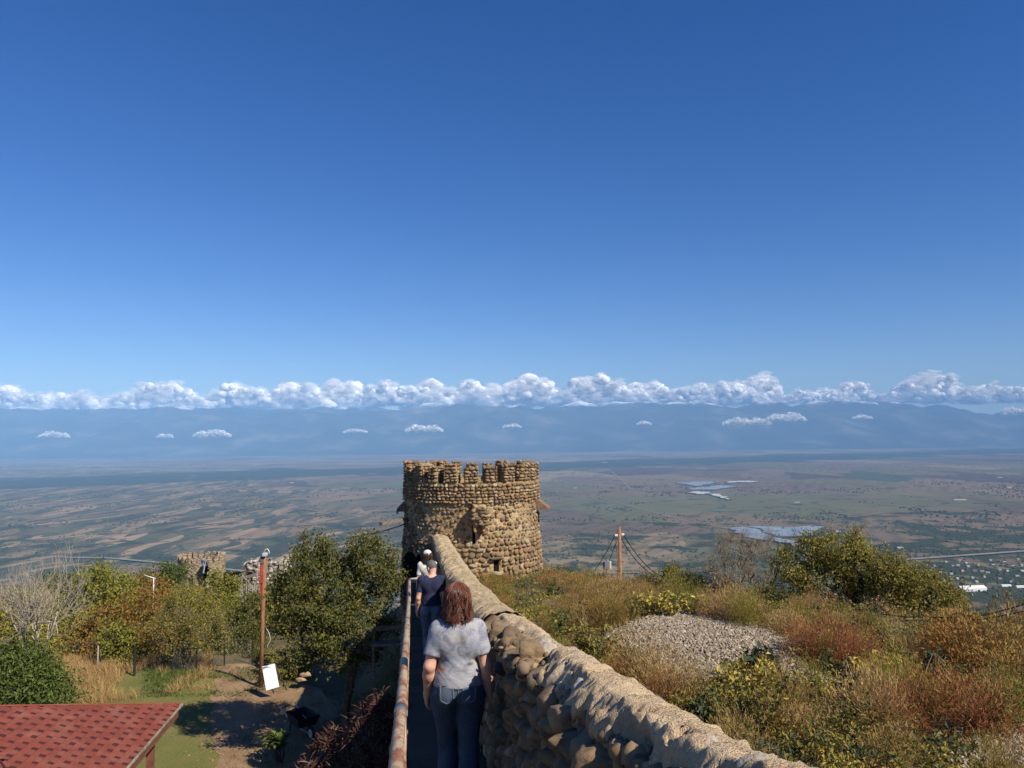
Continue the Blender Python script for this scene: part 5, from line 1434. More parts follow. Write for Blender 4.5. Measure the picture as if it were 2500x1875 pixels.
def bare_tree(name, label, base, seed, levels, L0, r0, bark, spread=0.62, up=0.34):
    r = np.random.default_rng(seed); o = thing(name, label, 'tree', base); A = Acc()
    def grow(p_, d, L, rad, lv):
        n_ = 5; pts = [p_]; dd = d
        for i in range(n_):
            dd = norm((dd + r.normal(0, 0.13, 3) + np.array([0, 0, up * (0.25 if lv == 0 else 0.45)]))[None])[0]; pts.append(pts[-1] + dd * L / n_)
        pts = np.array(pts); V, q4, q3 = tube(pts, np.linspace(rad, rad * 0.62, n_ + 1), 6 if lv < 2 else 4, False); A.add(V, q4)
        if lv >= levels: return
        for i in range(r.integers(3, 5) if lv else 5):
            j = r.integers(2, n_ + 1) if i else n_
            dv = norm((dd + r.normal(0, spread, 3) * np.array([1, 0.8, 0.7]))[None])[0]
            grow(pts[j], dv, L * r.uniform(0.62, 0.86), rad * 0.6 * r.uniform(0.75, 1.0), lv + 1)
    grow(np.array([0, 0, -0.1]), np.array([-0.06, 0, 1.0]), L0, r0, 0)
    A.mk('trunk', bark, o); return o
b = at(40, 668, 27.5)
bare_tree('bare_tree', 'pale leafless tree with upturned twisted branches at the left edge', b, 4, 5, 1.78, 0.095, M_PALEBARK, 0.68, 0.30)
b = at(105, 640, 42.0)
tree('feathery_tree', 'light green feathery tree rising behind the bare tree', 'tree', b,
     lob(b, [(105, 597, 30, 30, 2.0, 0), (78, 612, 22, 22, 1.4, 0.4), (132, 605, 20, 24, 1.3, 0), (96, 580, 16, 16, 1, 0), (120, 625, 34, 20, 1.6, -0.4), (60, 622, 22, 18, 1.2, 0.4)], 42.0),
     (0, 0, 2.5), 0.13, L_YGREEN, M_BARK, nt=200, per=52, L=0.17, spread=0.27, seed=12, droop=0.2)
b = at(170, 640, 72.0)
tree('broadleaf_tree', 'dark green tree left of the small far tower', 'tree', b,
     lob(b, [(160, 585, 22, 20, 2.0, 0), (174, 575, 12, 12, 1.4, 1), (145, 592, 20, 16, 2.0, 0)], 72.0), (0, 0, 3), 0.16, L_GREEN, M_DKBARK, nt=120, per=46, L=0.24, spread=0.36, seed=14)
b = at(110, 690, 34.0)
tree('autumn_shrub', 'wide brown and red autumn thicket left of centre behind the dry grass', 'shrub', b,
     lob(b, [(110, 632, 34, 26, 1.6, 0), (80, 650, 28, 26, 1.3, 0), (145, 625, 26, 28, 1.5, 0.3), (125, 660, 36, 22, 1.4, -0.3), (160, 650, 22, 30, 1.2, 0), (140, 605, 22, 16, 1.2, 0.8), (95, 670, 30, 18, 1.2, -0.4)], 34.0), (0, 0, 0.9), 0.07, L_AUTUMN, M_DKBARK, nt=270, per=46, L=0.125, spread=0.2, seed=15, fork=5)
b = at(128, 690, 33.0)
tree('autumn_shrub', 'yellow leaved bush in the middle of the brown thicket', 'shrub', b, lob(b, [(122, 650, 16, 20, 0.8, -0.8), (112, 640, 10, 14, 0.6, -1.0), (136, 662, 12, 14, 0.7, -0.9)], 33.0), (0, 0, 0.7), 0.05, L_YGREEN, M_DKBARK, nt=60, per=46, L=0.12, spread=0.17, seed=16, fork=3)
b = at(184, 676, 31.0)
tree('willow_like_tree', 'many stemmed greenish tree with fine leaves in front of the far tower', 'tree', b,
     lob(b, [(186, 612, 24, 24, 1.1, 0), (172, 630, 16, 24, 0.9, 0), (205, 626, 20, 26, 1.0, 0), (186, 598, 12, 10, 0.8, 0), (210, 610, 12, 14, 0.8, 0.2), (180, 640, 18, 16, 0.8, 0), (216, 640, 12, 18, 0.8, 0.1)], 31.0),
     (0.05, 0, 1.4), 0.055, L_OLIVE, M_BARK, nt=240, per=32, L=0.095, spread=0.17, seed=18, fork=4, rmin=0.006, wfac=0.4, twigs=300)
b = at(220, 660, 48.0)
tree('yellowing_tree', 'bright yellow green tree between the far tower and the pole', 'tree', b,
     lob(b, [(223, 592, 15, 20, 1.2, 0), (214, 610, 18, 22, 1.2, -0.4), (230, 618, 16, 22, 1.2, 0.2), (219, 580, 9, 10, 0.8, 0)], 48.0), (0, 0, 2.2), 0.10, L_YGREEN, M_BARK, nt=110, per=46, L=0.17, spread=0.25, seed=20)
b = at(238, 684, 34.5)
tree('shrub', 'dark green shrub left of the lamp pole', 'shrub', b, lob(b, [(240, 635, 22, 30, 1.2, 0), (228, 655, 20, 24, 1.0, -0.4), (252, 655, 16, 26, 1.0, -0.2), (250, 615, 14, 20, 0.9, 0.4)], 34.5), (0, 0, 1.0), 0.06, L_DARK, M_DKBARK, nt=190, per=42, L=0.115, spread=0.18, seed=22, fork=4)
b = at(245, 640, 50)
tree('bare_shrub', 'grey leafless shrub in front of the ruined house', 'shrub', b, lob(b, [(252, 580, 12, 22, 0.9, 0), (244, 595, 12, 16, 0.9, 0), (262, 590, 10, 20, 0.9, 0)], 50), (0, 0, 1.6), 0.05, L_TAN, M_PALEBARK, nt=36, per=0, seed=23, fork=3, twigs=160, rmin=0.012)
b = at(32, 705, 26.0)
tree('shrub', 'dark green leafy bush below the bare tree at the left edge', 'shrub', b, lob(b, [(26, 678, 22, 16, 0.9, 0), (6, 666, 14, 18, 0.8, 0.3), (28, 664, 8, 10, 0.5, 0.2), (48, 680, 12, 10, 0.6, 0.1), (18, 692, 24, 10, 1.0, -0.5), (58, 696, 14, 6, 0.6, -0.3)], 26.0), (0, 0, 0.7), 0.05, L_GREEN, M_DKBARK, nt=190, per=50, L=0.13, spread=0.26, seed=25, fork=5)
b = at(14, 660, 33.0)
tree('shrub', 'yellowish green bush behind the bare tree at the left edge', 'shrub', b, lob(b, [(10, 640, 22, 24, 1.2, 0), (-10, 625, 20, 22, 1.2, 0), (40, 645, 24, 16, 1.2, 0)], 33.0), (0, 0, 0.9), 0.05, L_OLIVE, M_DKBARK, nt=120, per=42, L=0.13, spread=0.2, seed=26, fork=4)
b = at(72, 660, 38.0)
tree('shrub', 'olive bush in the gap right of the bare tree', 'shrub', b, lob(b, [(66, 640, 22, 18, 1.2, 0), (80, 628, 18, 16, 1.2, 0)], 38.0), (0, 0, 0.9), 0.05, L_OLIVE, M_DKBARK, nt=100, per=42, L=0.14, spread=0.2, seed=27, fork=4)
b = at(275, 688, 29.5)
tree('shrub', 'green bush under the dark tree right of the white board', 'shrub', b, lob(b, [(288, 668, 14, 12, 0.7, 0), (275, 662, 10, 10, 0.6, 0.4), (300, 664, 10, 10, 0.6, 0.4)], 29.5), (0, 0, 0.4), 0.03, L_MIXG, M_DKBARK, nt=70, per=40, L=0.10, spread=0.14, seed=28, fork=4)
b = at(250, 660, 32.8)
tree('shrub', 'shaded dark bush behind the white board', 'shrub', b, lob(b, [(250, 672, 12, 14, 0.7, 0), (258, 662, 10, 14, 0.6, 0)], 32.8), (0, 0, 0.5), 0.03, L_DARK, M_DKBARK, nt=60, per=40, L=0.10, spread=0.14, seed=29, fork=4)
# more distant cover on the slope behind, tree by tree
r = np.random.default_rng(77)
for i, (px, y, w, hh, lm, nm) in enumerate([(30, 60, 24, 6, L_OLIVE, 'olive'), (-10, 55, 26, 8, L_DARK, 'dark'), (140, 60, 22, 14, L_AUTUMN, 'brown'), (185, 62, 22, 7, L_OLIVE, 'olive'), (232, 70, 14, 12, L_DARK, 'dark'), (275, 46, 20, 20, L_DARK, 'dark'), (296, 40, 18, 26, L_OLIVE, 'olive'), (60, 72, 24, 12, L_GREEN, 'green'), (262, 68, 16, 14, L_AUTUMN, 'brown')]):
    b = at(px, 640, y); c = b + np.array([0, 0, hh / FPX * y * 0.9])
    rad = (w / FPX * y, 1.8, hh / FPX * y)
    lb = ['olive bush on the slope below the bare tree', 'dark bush on the slope at the far left edge', 'brown bush on the slope under the white lamp post', 'olive bush on the slope under the far tower', 'dark bush right of the far tower foot', 'dark bush behind the lamp pole', 'olive tree half hidden behind the big dark tree', 'green bush far down the left slope', 'brown bush beside the ruined house'][i]
    tree('slope_bush', lb, 'bush', b, [(c - b, rad, 1), (c - b + np.array([rad[0] * 0.5, 0.3, rad[2] * 0.3]), tuple(np.array(rad) * 0.6), 1), (c - b - np.array([rad[0] * 0.5, 0.3, rad[2] * 0.1]), tuple(np.array(rad) * 0.65), 1)], (0, 0, 1.0), 0.08, lm, M_DKBARK, nt=90, per=44, L=0.22, spread=0.32, seed=200 + i, fork=3)

# maroon bush beside the handrail: whorls of long leaves on stems
def whorl_bush(name, label, base, spots, leaf, L, W, n_leaf, seed, bark):
    r = np.random.default_rng(seed); o = thing(name, label, 'shrub', base)
    A, B = Acc(), Acc()
    for c in spots:
        c = np.array(c) - base
        m0 = np.array([c[0] * 0.25, c[1] * 0.25, 0]); mid = (m0 + c) / 2 + r.normal(0, 0.06, 3)
        V, q4, q3 = tube(np.array([m0, mid, c]), np.array([0.012, 0.009, 0.006]), 5, False); B.add(V, q4)
        n = n_leaf; an = r.random(n) * 2 * math.pi; el = r.uniform(-0.5, 1.1, n)
        D = np.stack([np.cos(an) * np.cos(el), np.sin(an) * np.cos(el), np.sin(el)], -1)
        Ls = L * r.uniform(0.55, 1.25, n)
        C = c + D * (Ls * 0.55)[:, None] + r.normal(0, 0.02, (n, 3)) - np.array([0, 0, 1]) * (r.random(n) * 0.14)[:, None]
        A.add(*leaf_quads(C, D, np.array([0, 0, 1.0]) + r.normal(0, 0.35, (n, 3)), Ls, W * r.uniform(0.7, 1.2, n)))
    B.mk('stems', bark, o); A.mk('leaves', leaf, o)
    return o
r = np.random.default_rng(41)
b = at(372, 760, 11.0)
sp = []
for i in range(135):
    px = r.uniform(300, 408); py = r.uniform(690, 800)
    topl = np.interp(px, [300, 330, 350, 372, 390, 408], [752, 728, 712, 694, 684, 690])
    py = topl + 3 + r.random() * (80)
    if px < 335 and py > topl + 40: continue
    sp.append(P(px, py, 10.6 + (py - topl) * -0.012 + r.uniform(-0.4, 0.5)))
whorl_bush('maroon_bush', 'maroon leaved bush with long narrow leaves growing against the handrail', b, sp, L_MAROON, 0.17, 0.028, 26, 42, M_DKBARK)
b = at(283, 745, 22.0)
whorl_bush('green_plant', 'bright green broad leaved plant at the edge of the wall shadow', b, [P(275 + r.uniform(-7, 8), 741 + r.uniform(-10, 8), 22.2 + r.uniform(-.3, .3)) for i in range(16)], L_GREEN, 0.26, 0.10, 9, 43, M_DKBARK)

# ------------------------------------------------------------------ trees and shrubs on the right
b = at(856, 640, 25.5); b[2] = P(0, 640, 25.5)[2] - 1.6
tree('olive_tree', 'olive green spreading tree, left and taller of the two on the right slope', 'tree', b,
     lob(b, [(838, 552, 24, 18, 1.0, 0), (800, 566, 26, 18, 1.1, 0), (860, 570, 24, 22, 1.0, 0.1), (790, 585, 22, 16, 1.0, 0.2), (825, 580, 30, 22, 1.2, 0.2), (808, 548, 10, 12, 0.5, 0), (858, 545, 12, 14, 0.6, 0), (868, 592, 18, 20, 0.9, 0)], 25.5),
     (-0.3, 0, 2.2), 0.085, L_OLIVE, M_DKBARK, nt=300, per=52, L=0.10, spread=0.16, seed=51, fork=4, rmin=0.008, wfac=0.42, twigs=420)
b = at(915, 650, 24.0); b[2] = P(0, 650, 24.0)[2] - 1.4
tree('olive_tree', 'olive green tree, right and lower of the two on the right slope', 'tree', b,
     lob(b, [(893, 572, 18, 16, 0.8, 0), (912, 585, 26, 20, 1.1, 0), (938, 597, 20, 20, 0.9, 0), (952, 615, 14, 18, 0.7, 0), (900, 605, 26, 18, 1.0, 0.1), (925, 618, 26, 14, 1.0, -0.2), (886, 590, 14, 18, 0.8, 0.2)], 24.0),
     (0.1, 0, 1.6), 0.075, L_OLIVE, M_DKBARK, nt=270, per=52, L=0.10, spread=0.16, seed=52, fork=4, rmin=0.008, wfac=0.42, twigs=420)
b = at(745, 620, 29.0); b[2] = P(0, 612, 29)[2] - 0.8
tree('bare_shrub', 'thin half bare shrub with greyish twigs left of the olive trees', 'shrub', b,
     lob(b, [(735, 550, 20, 16, 0.9, 0), (755, 565, 22, 20, 1.0, 0), (720, 572, 18, 16, 0.9, 0), (768, 550, 14, 14, 0.8, 0.2), (742, 585, 26, 14, 1, 0)], 29.0), (0, 0, 0.9), 0.03, L_BROWN, M_GREYTWIG, nt=150, per=10, L=0.07, spread=0.16, seed=53, fork=5, rmin=0.0045, twigs=1500)
for i, (px, py, y, w, h, lm, lb) in enumerate([
    (650, 590, 31.0, 26, 14, L_MIXG, 'green bush right of the rusty cable pole'), (690, 588, 30.0, 26, 14, L_DARK, 'dark green bush between the cable pole and the bare shrub'), (672, 580, 33.0, 14, 12, L_OLIVE, 'yellowish bush top just right of the slanting cables'),
    (596, 588, 31, 24, 12, L_OLIVE, 'olive bush left of the rusty cable pole'), (560, 590, 29, 22, 14, L_MIXG, 'green bush at the right foot of the round tower'), (724, 598, 26, 22, 14, L_BROWN, 'brown thicket under the bare shrub'), (770, 604, 24, 26, 14, L_DARK, 'dark thicket under the olive trees at left'), (820, 612, 22.5, 30, 12, L_BROWN, 'brownish thicket below the taller olive tree'), (880, 622, 21.5, 30, 13, L_BROWN, 'brownish thicket below the lower olive tree'), (632, 592, 27, 16, 9, L_BROWN, 'brown shrub at the foot of the cable pole')]):
    b = at(px, py, y); b[2] = min(b[2], P(px, py + h * 0.7, y)[2])
    tree('slope_shrub', lb, 'shrub', b, lob(b, [(px, py, w * 0.7, h * 0.8, 0.9, 0), (px - w * 0.5, py + 3, w * 0.5, h * 0.6, 0.7, 0.2), (px + w * 0.45, py + 2, w * 0.5, h * 0.65, 0.7, -0.2), (px + w * 0.1, py - h * 0.5, w * 0.3, h * 0.5, 0.5, 0)], y), (0, 0, 0.35), 0.035, lm, M_DKBARK, nt=110, per=36, L=0.095, spread=0.14, seed=300 + i, fork=5, twigs=250, rmin=0.006)

# ------------------------------------------------------------------ weeds as single plants: prototypes, then copies
def dome_plant(name, leaf, stem, seed, n=3000, L=0.065, W=0.0075, hgt=0.9, wid=0.55, up=0.6, stems=36):
    """Fine bushy weed shaped like a dome."""
    r = np.random.default_rng(seed)
    o = bpy.data.objects.new(name, None)
    d = rdir(r, n, 0.5); d[:, 2] = np.abs(d[:, 2]); rr = r.random(n) ** 0.45
    lump = 1 + 0.28 * vnoise(d * 2.3 + seed)
    B = d * np.array([wid, wid, hgt]) * (rr * lump)[:, None]
    D = norm(B * np.array([1, 1, 0.8]) + np.array([0, 0, up * 0.4]) + r.normal(0, 0.22, (n, 3)))
    V, Fq = blades(B - D * L * 0.5, D, L * r.uniform(0.6, 1.5, n), W * r.uniform(0.7, 1.3, n), 0.10, r, 2)
    me = mesh_np('foliage', V, Fq); me.materials.append(leaf)
    A = Acc(); e = d[:stems] * np.array([wid, wid, hgt]) * 0.8
    m = e * np.array([0.35, 0.35, 0.55]); A.add(*frusta(0 * m, m, 0.007, 0.005, 4)); A.add(*frusta(m, e, 0.005, 0.002, 4))
    me2 = A.me('stems'); me2.materials.append(stem)
    return me, me2
def leafy_plant(leaf, stem, seed, n_st=9, hgt=0.7, wid=0.4, L=0.09, W=0.05, per=26):
    r = np.random.default_rng(seed); A, B = Acc(), Acc()
    for i in range(n_st):
        an = r.random() * 2 * math.pi; q_ = r.random() ** 0.6
        e = np.array([math.cos(an) * wid * q_, math.sin(an) * wid * q_, hgt * r.uniform(0.5, 1.1)]); m = e * np.array([0.4, 0.4, 0.6]) + r.normal(0, 0.03, 3)
        tt = np.linspace(0, 1, 6)[:, None]; pts = (1 - tt) ** 2 * 0 + 2 * tt * (1 - tt) * m + tt * tt * e
        V, q4, q3 = tube(pts, np.linspace(0.008, 0.003, 6), 4, False); B.add(V, q4)
        s = r.uniform(0.15, 1.0, per); C = np.stack([np.interp(s, tt[:, 0], pts[:, k]) for k in range(3)], -1)
        D = rdir(r, per, 0.1); Ls = L * r.uniform(0.6, 1.3, per)
        A.add(*leaf_quads(C + D * (Ls * 0.6)[:, None], D, np.array([0, 0, 1.0]) + r.normal(0, 0.4, (per, 3)), Ls, W * Ls / L))
    me = A.me('leaves'); me.materials.append(leaf); me2 = B.me('stems'); me2.materials.append(stem)
    return me, me2
def tuft_plant(leaf, seed, n=170, hgt=0.75, W=0.006, spread=0.12, lean=0.35):
    r = np.random.default_rng(seed)
    B = np.concatenate([r.normal(0, spread, (n, 2)), np.zeros((n, 1))], 1)
    D = norm(np.concatenate([r.normal(0, lean, (n, 2)), np.ones((n, 1))], 1))
    me = mesh_np('blades', *blades(B, D, hgt * r.uniform(0.4, 1.15, n), W * r.uniform(0.7, 1.4, n), 0.18, r, 3)); me.materials.append(leaf)
    return me, None
M_STEMR = flat('reddish_stem', (0.22, 0.08, 0.05), 0.8); M_STEMB = flat('dry_stem', (0.20, 0.14, 0.08), 0.85); M_STEMG = flat('green_stem', (0.10, 0.10, 0.035), 0.8)
KIND = {
    'red': ('red_weed', [dome_plant('p', L_RED, M_STEMR, 1), dome_plant('p', L_RED, M_STEMR, 2, hgt=0.75, wid=0.7)], 'dome'),
    'rust': ('rust_weed', [dome_plant('p', L_RUST, M_STEMB, 3), dome_plant('p', L_RUST, M_STEMB, 4, hgt=1.1, wid=0.5)], 'dome'),
    'tan': ('tan_weed', [dome_plant('p', L_TAN, M_STEMB, 5, L=0.10), dome_plant('p', L_TAN, M_STEMR, 6, L=0.09, hgt=0.7)], 'dome'),
    'brown': ('brown_weed', [dome_plant('p', L_BROWN, M_STEMB, 7), dome_plant('p', L_BROWN, M_STEMB, 8, hgt=1.0)], 'dome'),
    'olive': ('olive_weed', [dome_plant('p', L_MIXG, M_STEMG, 9, W=0.010), dome_plant('p', L_OLIVE, M_STEMG, 10, hgt=1.1, W=0.009)], 'dome'),
    'green': ('green_weed', [leafy_plant(L_MIXG, M_STEMG, 11), leafy_plant(L_GREEN, M_STEMG, 12, hgt=0.9), leafy_plant(L_MIXG, M_STEMB, 13, hgt=1.1, n_st=12)], 'leafy'),
    'blue': ('broad_leaf_weed', [leafy_plant(L_BLUE, M_STEMG, 14, hgt=0.5, L=0.15, W=0.09, per=18), leafy_plant(L_BLUE, M_STEMG, 15, hgt=0.6, L=0.13, W=0.08, per=20)], 'leafy'),
    'yellow': ('yellow_vine', [leafy_plant(L_YELLOW, M_STEMB, 16, hgt=0.6, wid=0.7, L=0.10, W=0.085, n_st=12, per=16), leafy_plant(L_YELLOW, M_STEMB, 17, hgt=0.8, wid=0.55, L=0.10, W=0.08, n_st=10, per=18)], 'leafy'),
    'straw': ('straw_tuft', [tuft_plant(L_TAN, 18, hgt=1.0), tuft_plant(L_TAN, 19, hgt=1.3, n=110)], 'tuft'),
    'orange': ('orange_shrub', [dome_plant('p', L_ORANGE, M_STEMB, 20, W=0.02, L=0.06, n=2600, hgt=1.1, wid=0.6), dome_plant('p', L_RUST, M_STEMB, 21, W=0.02, L=0.06, n=2600, hgt=1.1, wid=0.7)], 'dome'),
}
GRP = {k: v[0].replace('_', ' ') + 's on the overgrown slope' for k, v in KIND.items()}
r = np.random.default_rng(61)
def plant(kind, x, y, sc=1.0, label=None, sx=None, dz=0.0):
    nm, pro, _ = KIND[kind]
    me, me2 = pro[r.integers(len(pro))]
    o = thing(nm, label or GLAB[kind], 'weed' if kind != 'orange' else 'shrub', (x, y, gz_at(x, y) - 0.04 + dz), r.random() * 6.28, GRP[kind])
    sc *= float(np.interp(y, [8, 12, 17, 22, 30], [0.95, 0.85, 0.65, 0.6, 0.6])); w_ = sc * (sx or 1) * float(np.interp(y, [14, 20], [1.0, 1.25]))
    o.scale = (w_, w_, sc)
    link(me.name.split('.')[0], me, None, o)
    if me2 is not None: link('stems', me2, None, o)
    return o
GLAB = {'red': 'reddish fine leaved weed dome on the right slope', 'rust': 'rust brown fine leaved weed on the right slope', 'tan': 'tan dry weed dome on the right slope', 'brown': 'brown dry weed on the right slope', 'olive': 'olive green bushy weed on the right slope',
        'green': 'green leafy weed on the right slope', 'blue': 'dark bluish green broad leaved weed on the right slope', 'yellow': 'yellow leaved creeping vine on the right slope', 'straw': 'tuft of pale straw on the slope', 'orange': 'orange leaved small shrub on the right slope'}
def atpx(px, py, lo=5.5, hi=34.0):
    """Where the ray through a pixel meets the hill."""
    ys_ = np.linspace(lo, hi, 400); d = P(px, py, 1.0)
    g = ground_z(d[0] * ys_, ys_); k = np.argmax(d[2] * ys_ < g)
    return d[0] * ys_[k], ys_[k]
def pl(kind, px, py, sc, label=None, sx=None):
    x, y = atpx(px, py); return plant(kind, x, y, sc, label, sx)
# the ones that stand out
pl('red', 832, 664, 1.5, 'largest red weed dome beside the right end of the gravel heap', 1.15)
pl('red', 806, 662, 1.1, 'red weed leaning against the left of the largest red dome')
pl('red', 858, 662, 1.1, 'red brown weed against the right of the largest red dome')
pl('tan', 756, 621, 0.9, 'tan dry bush on the crest at the gravel heap right end')
pl('tan', 788, 634, 1.0, 'pinkish tan bush just left of the largest red dome', 1.2)
pl('tan', 715, 618, 1.15, 'tan grass bush behind the middle of the gravel heap')
pl('tan', 735, 622, 1.1, 'tan grass bush behind the right part of the gravel heap')
pl('yellow', 652, 617, 1.0, 'left yellow vine behind the gravel heap', 1.2)
pl('yellow', 672, 618, 0.9, 'middle yellow vine behind the gravel heap', 1.3)
pl('yellow', 692, 616, 0.8, 'right yellow vine behind the gravel heap', 1.2)
pl('olive', 680, 606, 1.2, 'spiky olive weed standing above the yellow vines')
pl('olive', 697, 610, 0.9, 'small olive weed right above the yellow vines')
pl('olive', 745, 628, 0.9, 'low olive weed where the gravel heap meets the tan bushes')
pl('blue', 766, 676, 1.25, 'dark bluish broad leaved weed on the gravel heap lower right edge', 1.1)
pl('blue', 754, 670, 0.9, 'small bluish weed on the gravel just left of the larger one')
pl('yellow', 748, 706, 0.95, 'yellow vine below the bluish weed at the gravel edge', 1.0)
pl('yellow', 770, 700, 0.9, 'yellow vine right below the bluish weed', 1.0)
pl('yellow', 738, 700, 0.7, 'small yellow vine left below the bluish weed')
pl('yellow', 872, 682, 0.9, 'yellow vine trailing right below the largest red dome', 1.2)
pl('yellow', 892, 690, 0.9, 'yellow vine beside the red stalks', 1.1)
pl('yellow', 838, 700, 0.7, 'low yellow vine below the largest red dome')
pl('yellow', 860, 708, 0.6, 'low yellow vine right of centre of the lower slope')
pl('blue', 925, 680, 1.1, 'dark bluish weed right of the yellow vines')
pl('blue', 940, 690, 1.0, 'lower of the two bluish weeds right of the yellow vines')
pl('red', 905, 735, 1.05, 'pinkish red weed dome on the lower slope', 1.2)
pl('red', 938, 722, 1.1, 'dark red weed dome right of the pinkish one', 1.2)
pl('red', 978, 738, 1.3, 'brownish red weed dome left of the corner gravel', 1.1)
pl('red', 915, 718, 0.9, 'red weed behind the pinkish red dome')
pl('tan', 872, 738, 1.1, 'salmon tan weed with long stalks on the lower slope', 1.2)
pl('orange', 965, 672, 1.35, 'large rusty orange shrub near the right edge', 1.2)
pl('orange', 940, 666, 1.1, 'rusty orange shrub left of the large one')
pl('orange', 1012, 668, 1.5, 'tall orange shrub at the right edge', 1.0)
pl('orange', 1018, 690, 1.0, 'low golden shrub at the right edge', 1.2)
pl('straw', 918, 668, 1.1, 'tall pale straw stalks below the lower olive tree')
pl('straw', 907, 664, 1.0, 'pale straw stalks left of the tallest ones')
pl('brown', 590, 602, 1.3, 'brown weed dome at the crest below the flood light')
pl('brown', 612, 612, 1.5, 'brown weed dome below the cable pole', 1.1)
pl('brown', 640, 600, 1.1, 'brown weed right of the cable pole foot')
pl('rust', 575, 612, 1.3, 'rust weed between the tower and the cable pole')
pl('rust', 600, 628, 1.3, 'rust weed left of the gravel heap')
pl('green', 598, 668, 1.2, 'dark green leafy weed between parapet and gravel heap', 1.3)
pl('green', 585, 655, 1.0, 'green leafy weed at the parapet left of the gravel heap')
pl('blue', 640, 735, 1.0, 'dark leaved weed close against the parapet')
pl('brown', 640, 690, 1.2, 'brown weed at the lower left edge of the gravel heap', 1.3)
pl('brown', 665, 712, 1.2, 'brown weed below the gravel heap', 1.2)
pl('green', 770, 745, 1.2, 'green leafy weed on the lower slope by the parapet')
pl('blue', 745, 735, 1.0, 'bluish weed low on the slope by the parapet')
# fill the slope
MOUND = [(606, 640), (660, 616), (703, 611), (745, 622), (790, 645), (806, 660), (775, 668), (735, 665), (700, 690), (668, 690), (640, 660)]
def in_poly(px, py, poly):
    ins = False; n = len(poly); j = n - 1
    for i in range(n):
        xi, yi = poly[i]; xj, yj = poly[j]
        if ((yi > py) != (yj > py)) and (px < (xj - xi) * (py - yi) / (yj - yi + 1e-9) + xi): ins = not ins
        j = i
    return ins
CORNER = [(955, 770), (985, 742), (1024, 725), (1060, 725), (1060, 790), (950, 790)]
STRIP = [(800, 656), (850, 690), (800, 690), (770, 676)]
BARE = [np.array([atpx(*q) for q in poly]) for poly in (MOUND, CORNER, STRIP)]
def bare(x, y): return any(in_poly(x, y, b_) for b_ in BARE)
kinds = ['brown', 'olive', 'green', 'rust', 'red', 'tan', 'blue', 'yellow', 'straw']
cnt = 0; tries = 0; generic = []
while cnt < 250 and tries < 4000:
    tries += 1
    y = 6.5 + 18 * r.random() ** 0.85
    x = wx(y) + 0.35 + r.random() * (0.675 * y - wx(y))
    if bare(x, y): continue
    f_ = fbm(v3(np.array([x * 0.35]), np.array([y * 0.35]), 2.0), 3)[0]; px = CX + FPX * x / y
    if y > 16 and px < 700: w = [.18, .24, .14, .24, .02, .14, .0, .04, .0]
    elif px < 640: w = [.12, .28, .30, .14, .02, .06, .03, .05, 0]
    elif y < 12: w = [.12, .24, .22, .06, .14, .04, .08, .10, 0]
    else: w = [.12, .24, .22, .08, .1, .06, .08, .10, 0]
    w = np.array(w); w[0] *= 1 + f_; w[1] *= 1 - f_; w[2] *= 1 - f_; w = np.maximum(w, 0); w /= w.sum()
    k = kinds[r.choice(len(kinds), p=w)]
    generic.append((k, x, y, px, plant(k, x, y, r.uniform(0.55, 1.05) * (0.95 if y > 9 else 0.8) * (0.7 if k in ('yellow',) else 1), None, r.uniform(0.9, 1.3)))); cnt += 1

def zone(px, y):
    if y > 20: return 'between the round tower and the cable pole' if px < 600 else ('around the foot of the cable pole' if px < 715 else 'below the olive trees')
    if y > 12: return 'between the parapet and the gravel heap' if px < 640 else ('close behind the gravel heap' if px < 800 else 'right of the gravel heap')
    return 'along the parapet below the gravel heap' if px < 800 else 'around the corner gravel'
WORD = {'red': 'reddish fine weed', 'rust': 'rust brown weed', 'tan': 'tan dry weed', 'brown': 'brown dry weed', 'olive': 'olive bushy weed', 'green': 'green leafy weed', 'blue': 'bluish broad leaved weed', 'yellow': 'yellow leaved vine', 'straw': 'pale straw tuft'}
for k, x, y, px, o in generic:
    same = sorted(g_[3] for g_ in generic if g_[0] == k and zone(g_[3], g_[2]) == zone(px, y))
    o['label'] = ('%s %s' % (WORD[k], zone(px, y))) if len(same) == 1 else '%s, %s from left %s' % (WORD[k], nth(same.index(px) + 1), zone(px, y))
x, y = atpx(905, 690); o = thing('red_stalk_plant', 'plant of crimson upright stalks among the yellow vines', 'weed', (x, y, gz_at(x, y) - 0.03))
me, _ = tuft_plant(L_RED, 91, n=26, hgt=0.85, W=0.035, spread=0.10, lean=0.25); link('stalks', me, None, o)
# ------------------------------------------------------------------ ground cover as stuff
def scatter_pts(n, fx, fy, cond):
    out = []
    x, y = fx(n), fy(n)
    m = np.array([cond(a, b_) for a, b_ in zip(x, y)])
    return x[m], y[m]
r = np.random.default_rng(71)
def cover(name, n, leafs, hmin, hmax, W, lean, seed, gen, per=7, far=None):
    x, y = gen(n); m = len(x)
    x = np.repeat(x, per) + r.normal(0, 0.09, m * per); y = np.repeat(y, per) + r.normal(0, 0.09, m * per)
    z = ground_z(x, y) - 0.03
    D = np.stack([r.normal(0, lean, m * per), r.normal(0, lean, m * per), np.ones(m * per)], -1)
    V, Fq = blades(np.stack([x, y, z], -1), D, r.uniform(hmin, hmax, m * per) * (np.interp(y, [9, 13, 20], far) if far else 1.0), W * r.uniform(0.6, 1.4, m * per), 0.25, r, 2)
    return tag(mk(name, V, Fq, leafs), kind='stuff')
def gen_right(n):
    y = 6.0 + 20 * r.random(n) ** 1.0; x = wx(y) + 0.32 + r.random(n) * (0.76 * y - wx(y))
    m = np.array([not bare(a, b_) for a, b_ in zip(x, y)]); return x[m], y[m]
cover('dry_grass', 3400, L_BROWN, 0.12, 0.5, 0.007, 0.5, 1, gen_right, 9, (0.9, 0.8, 0.5))
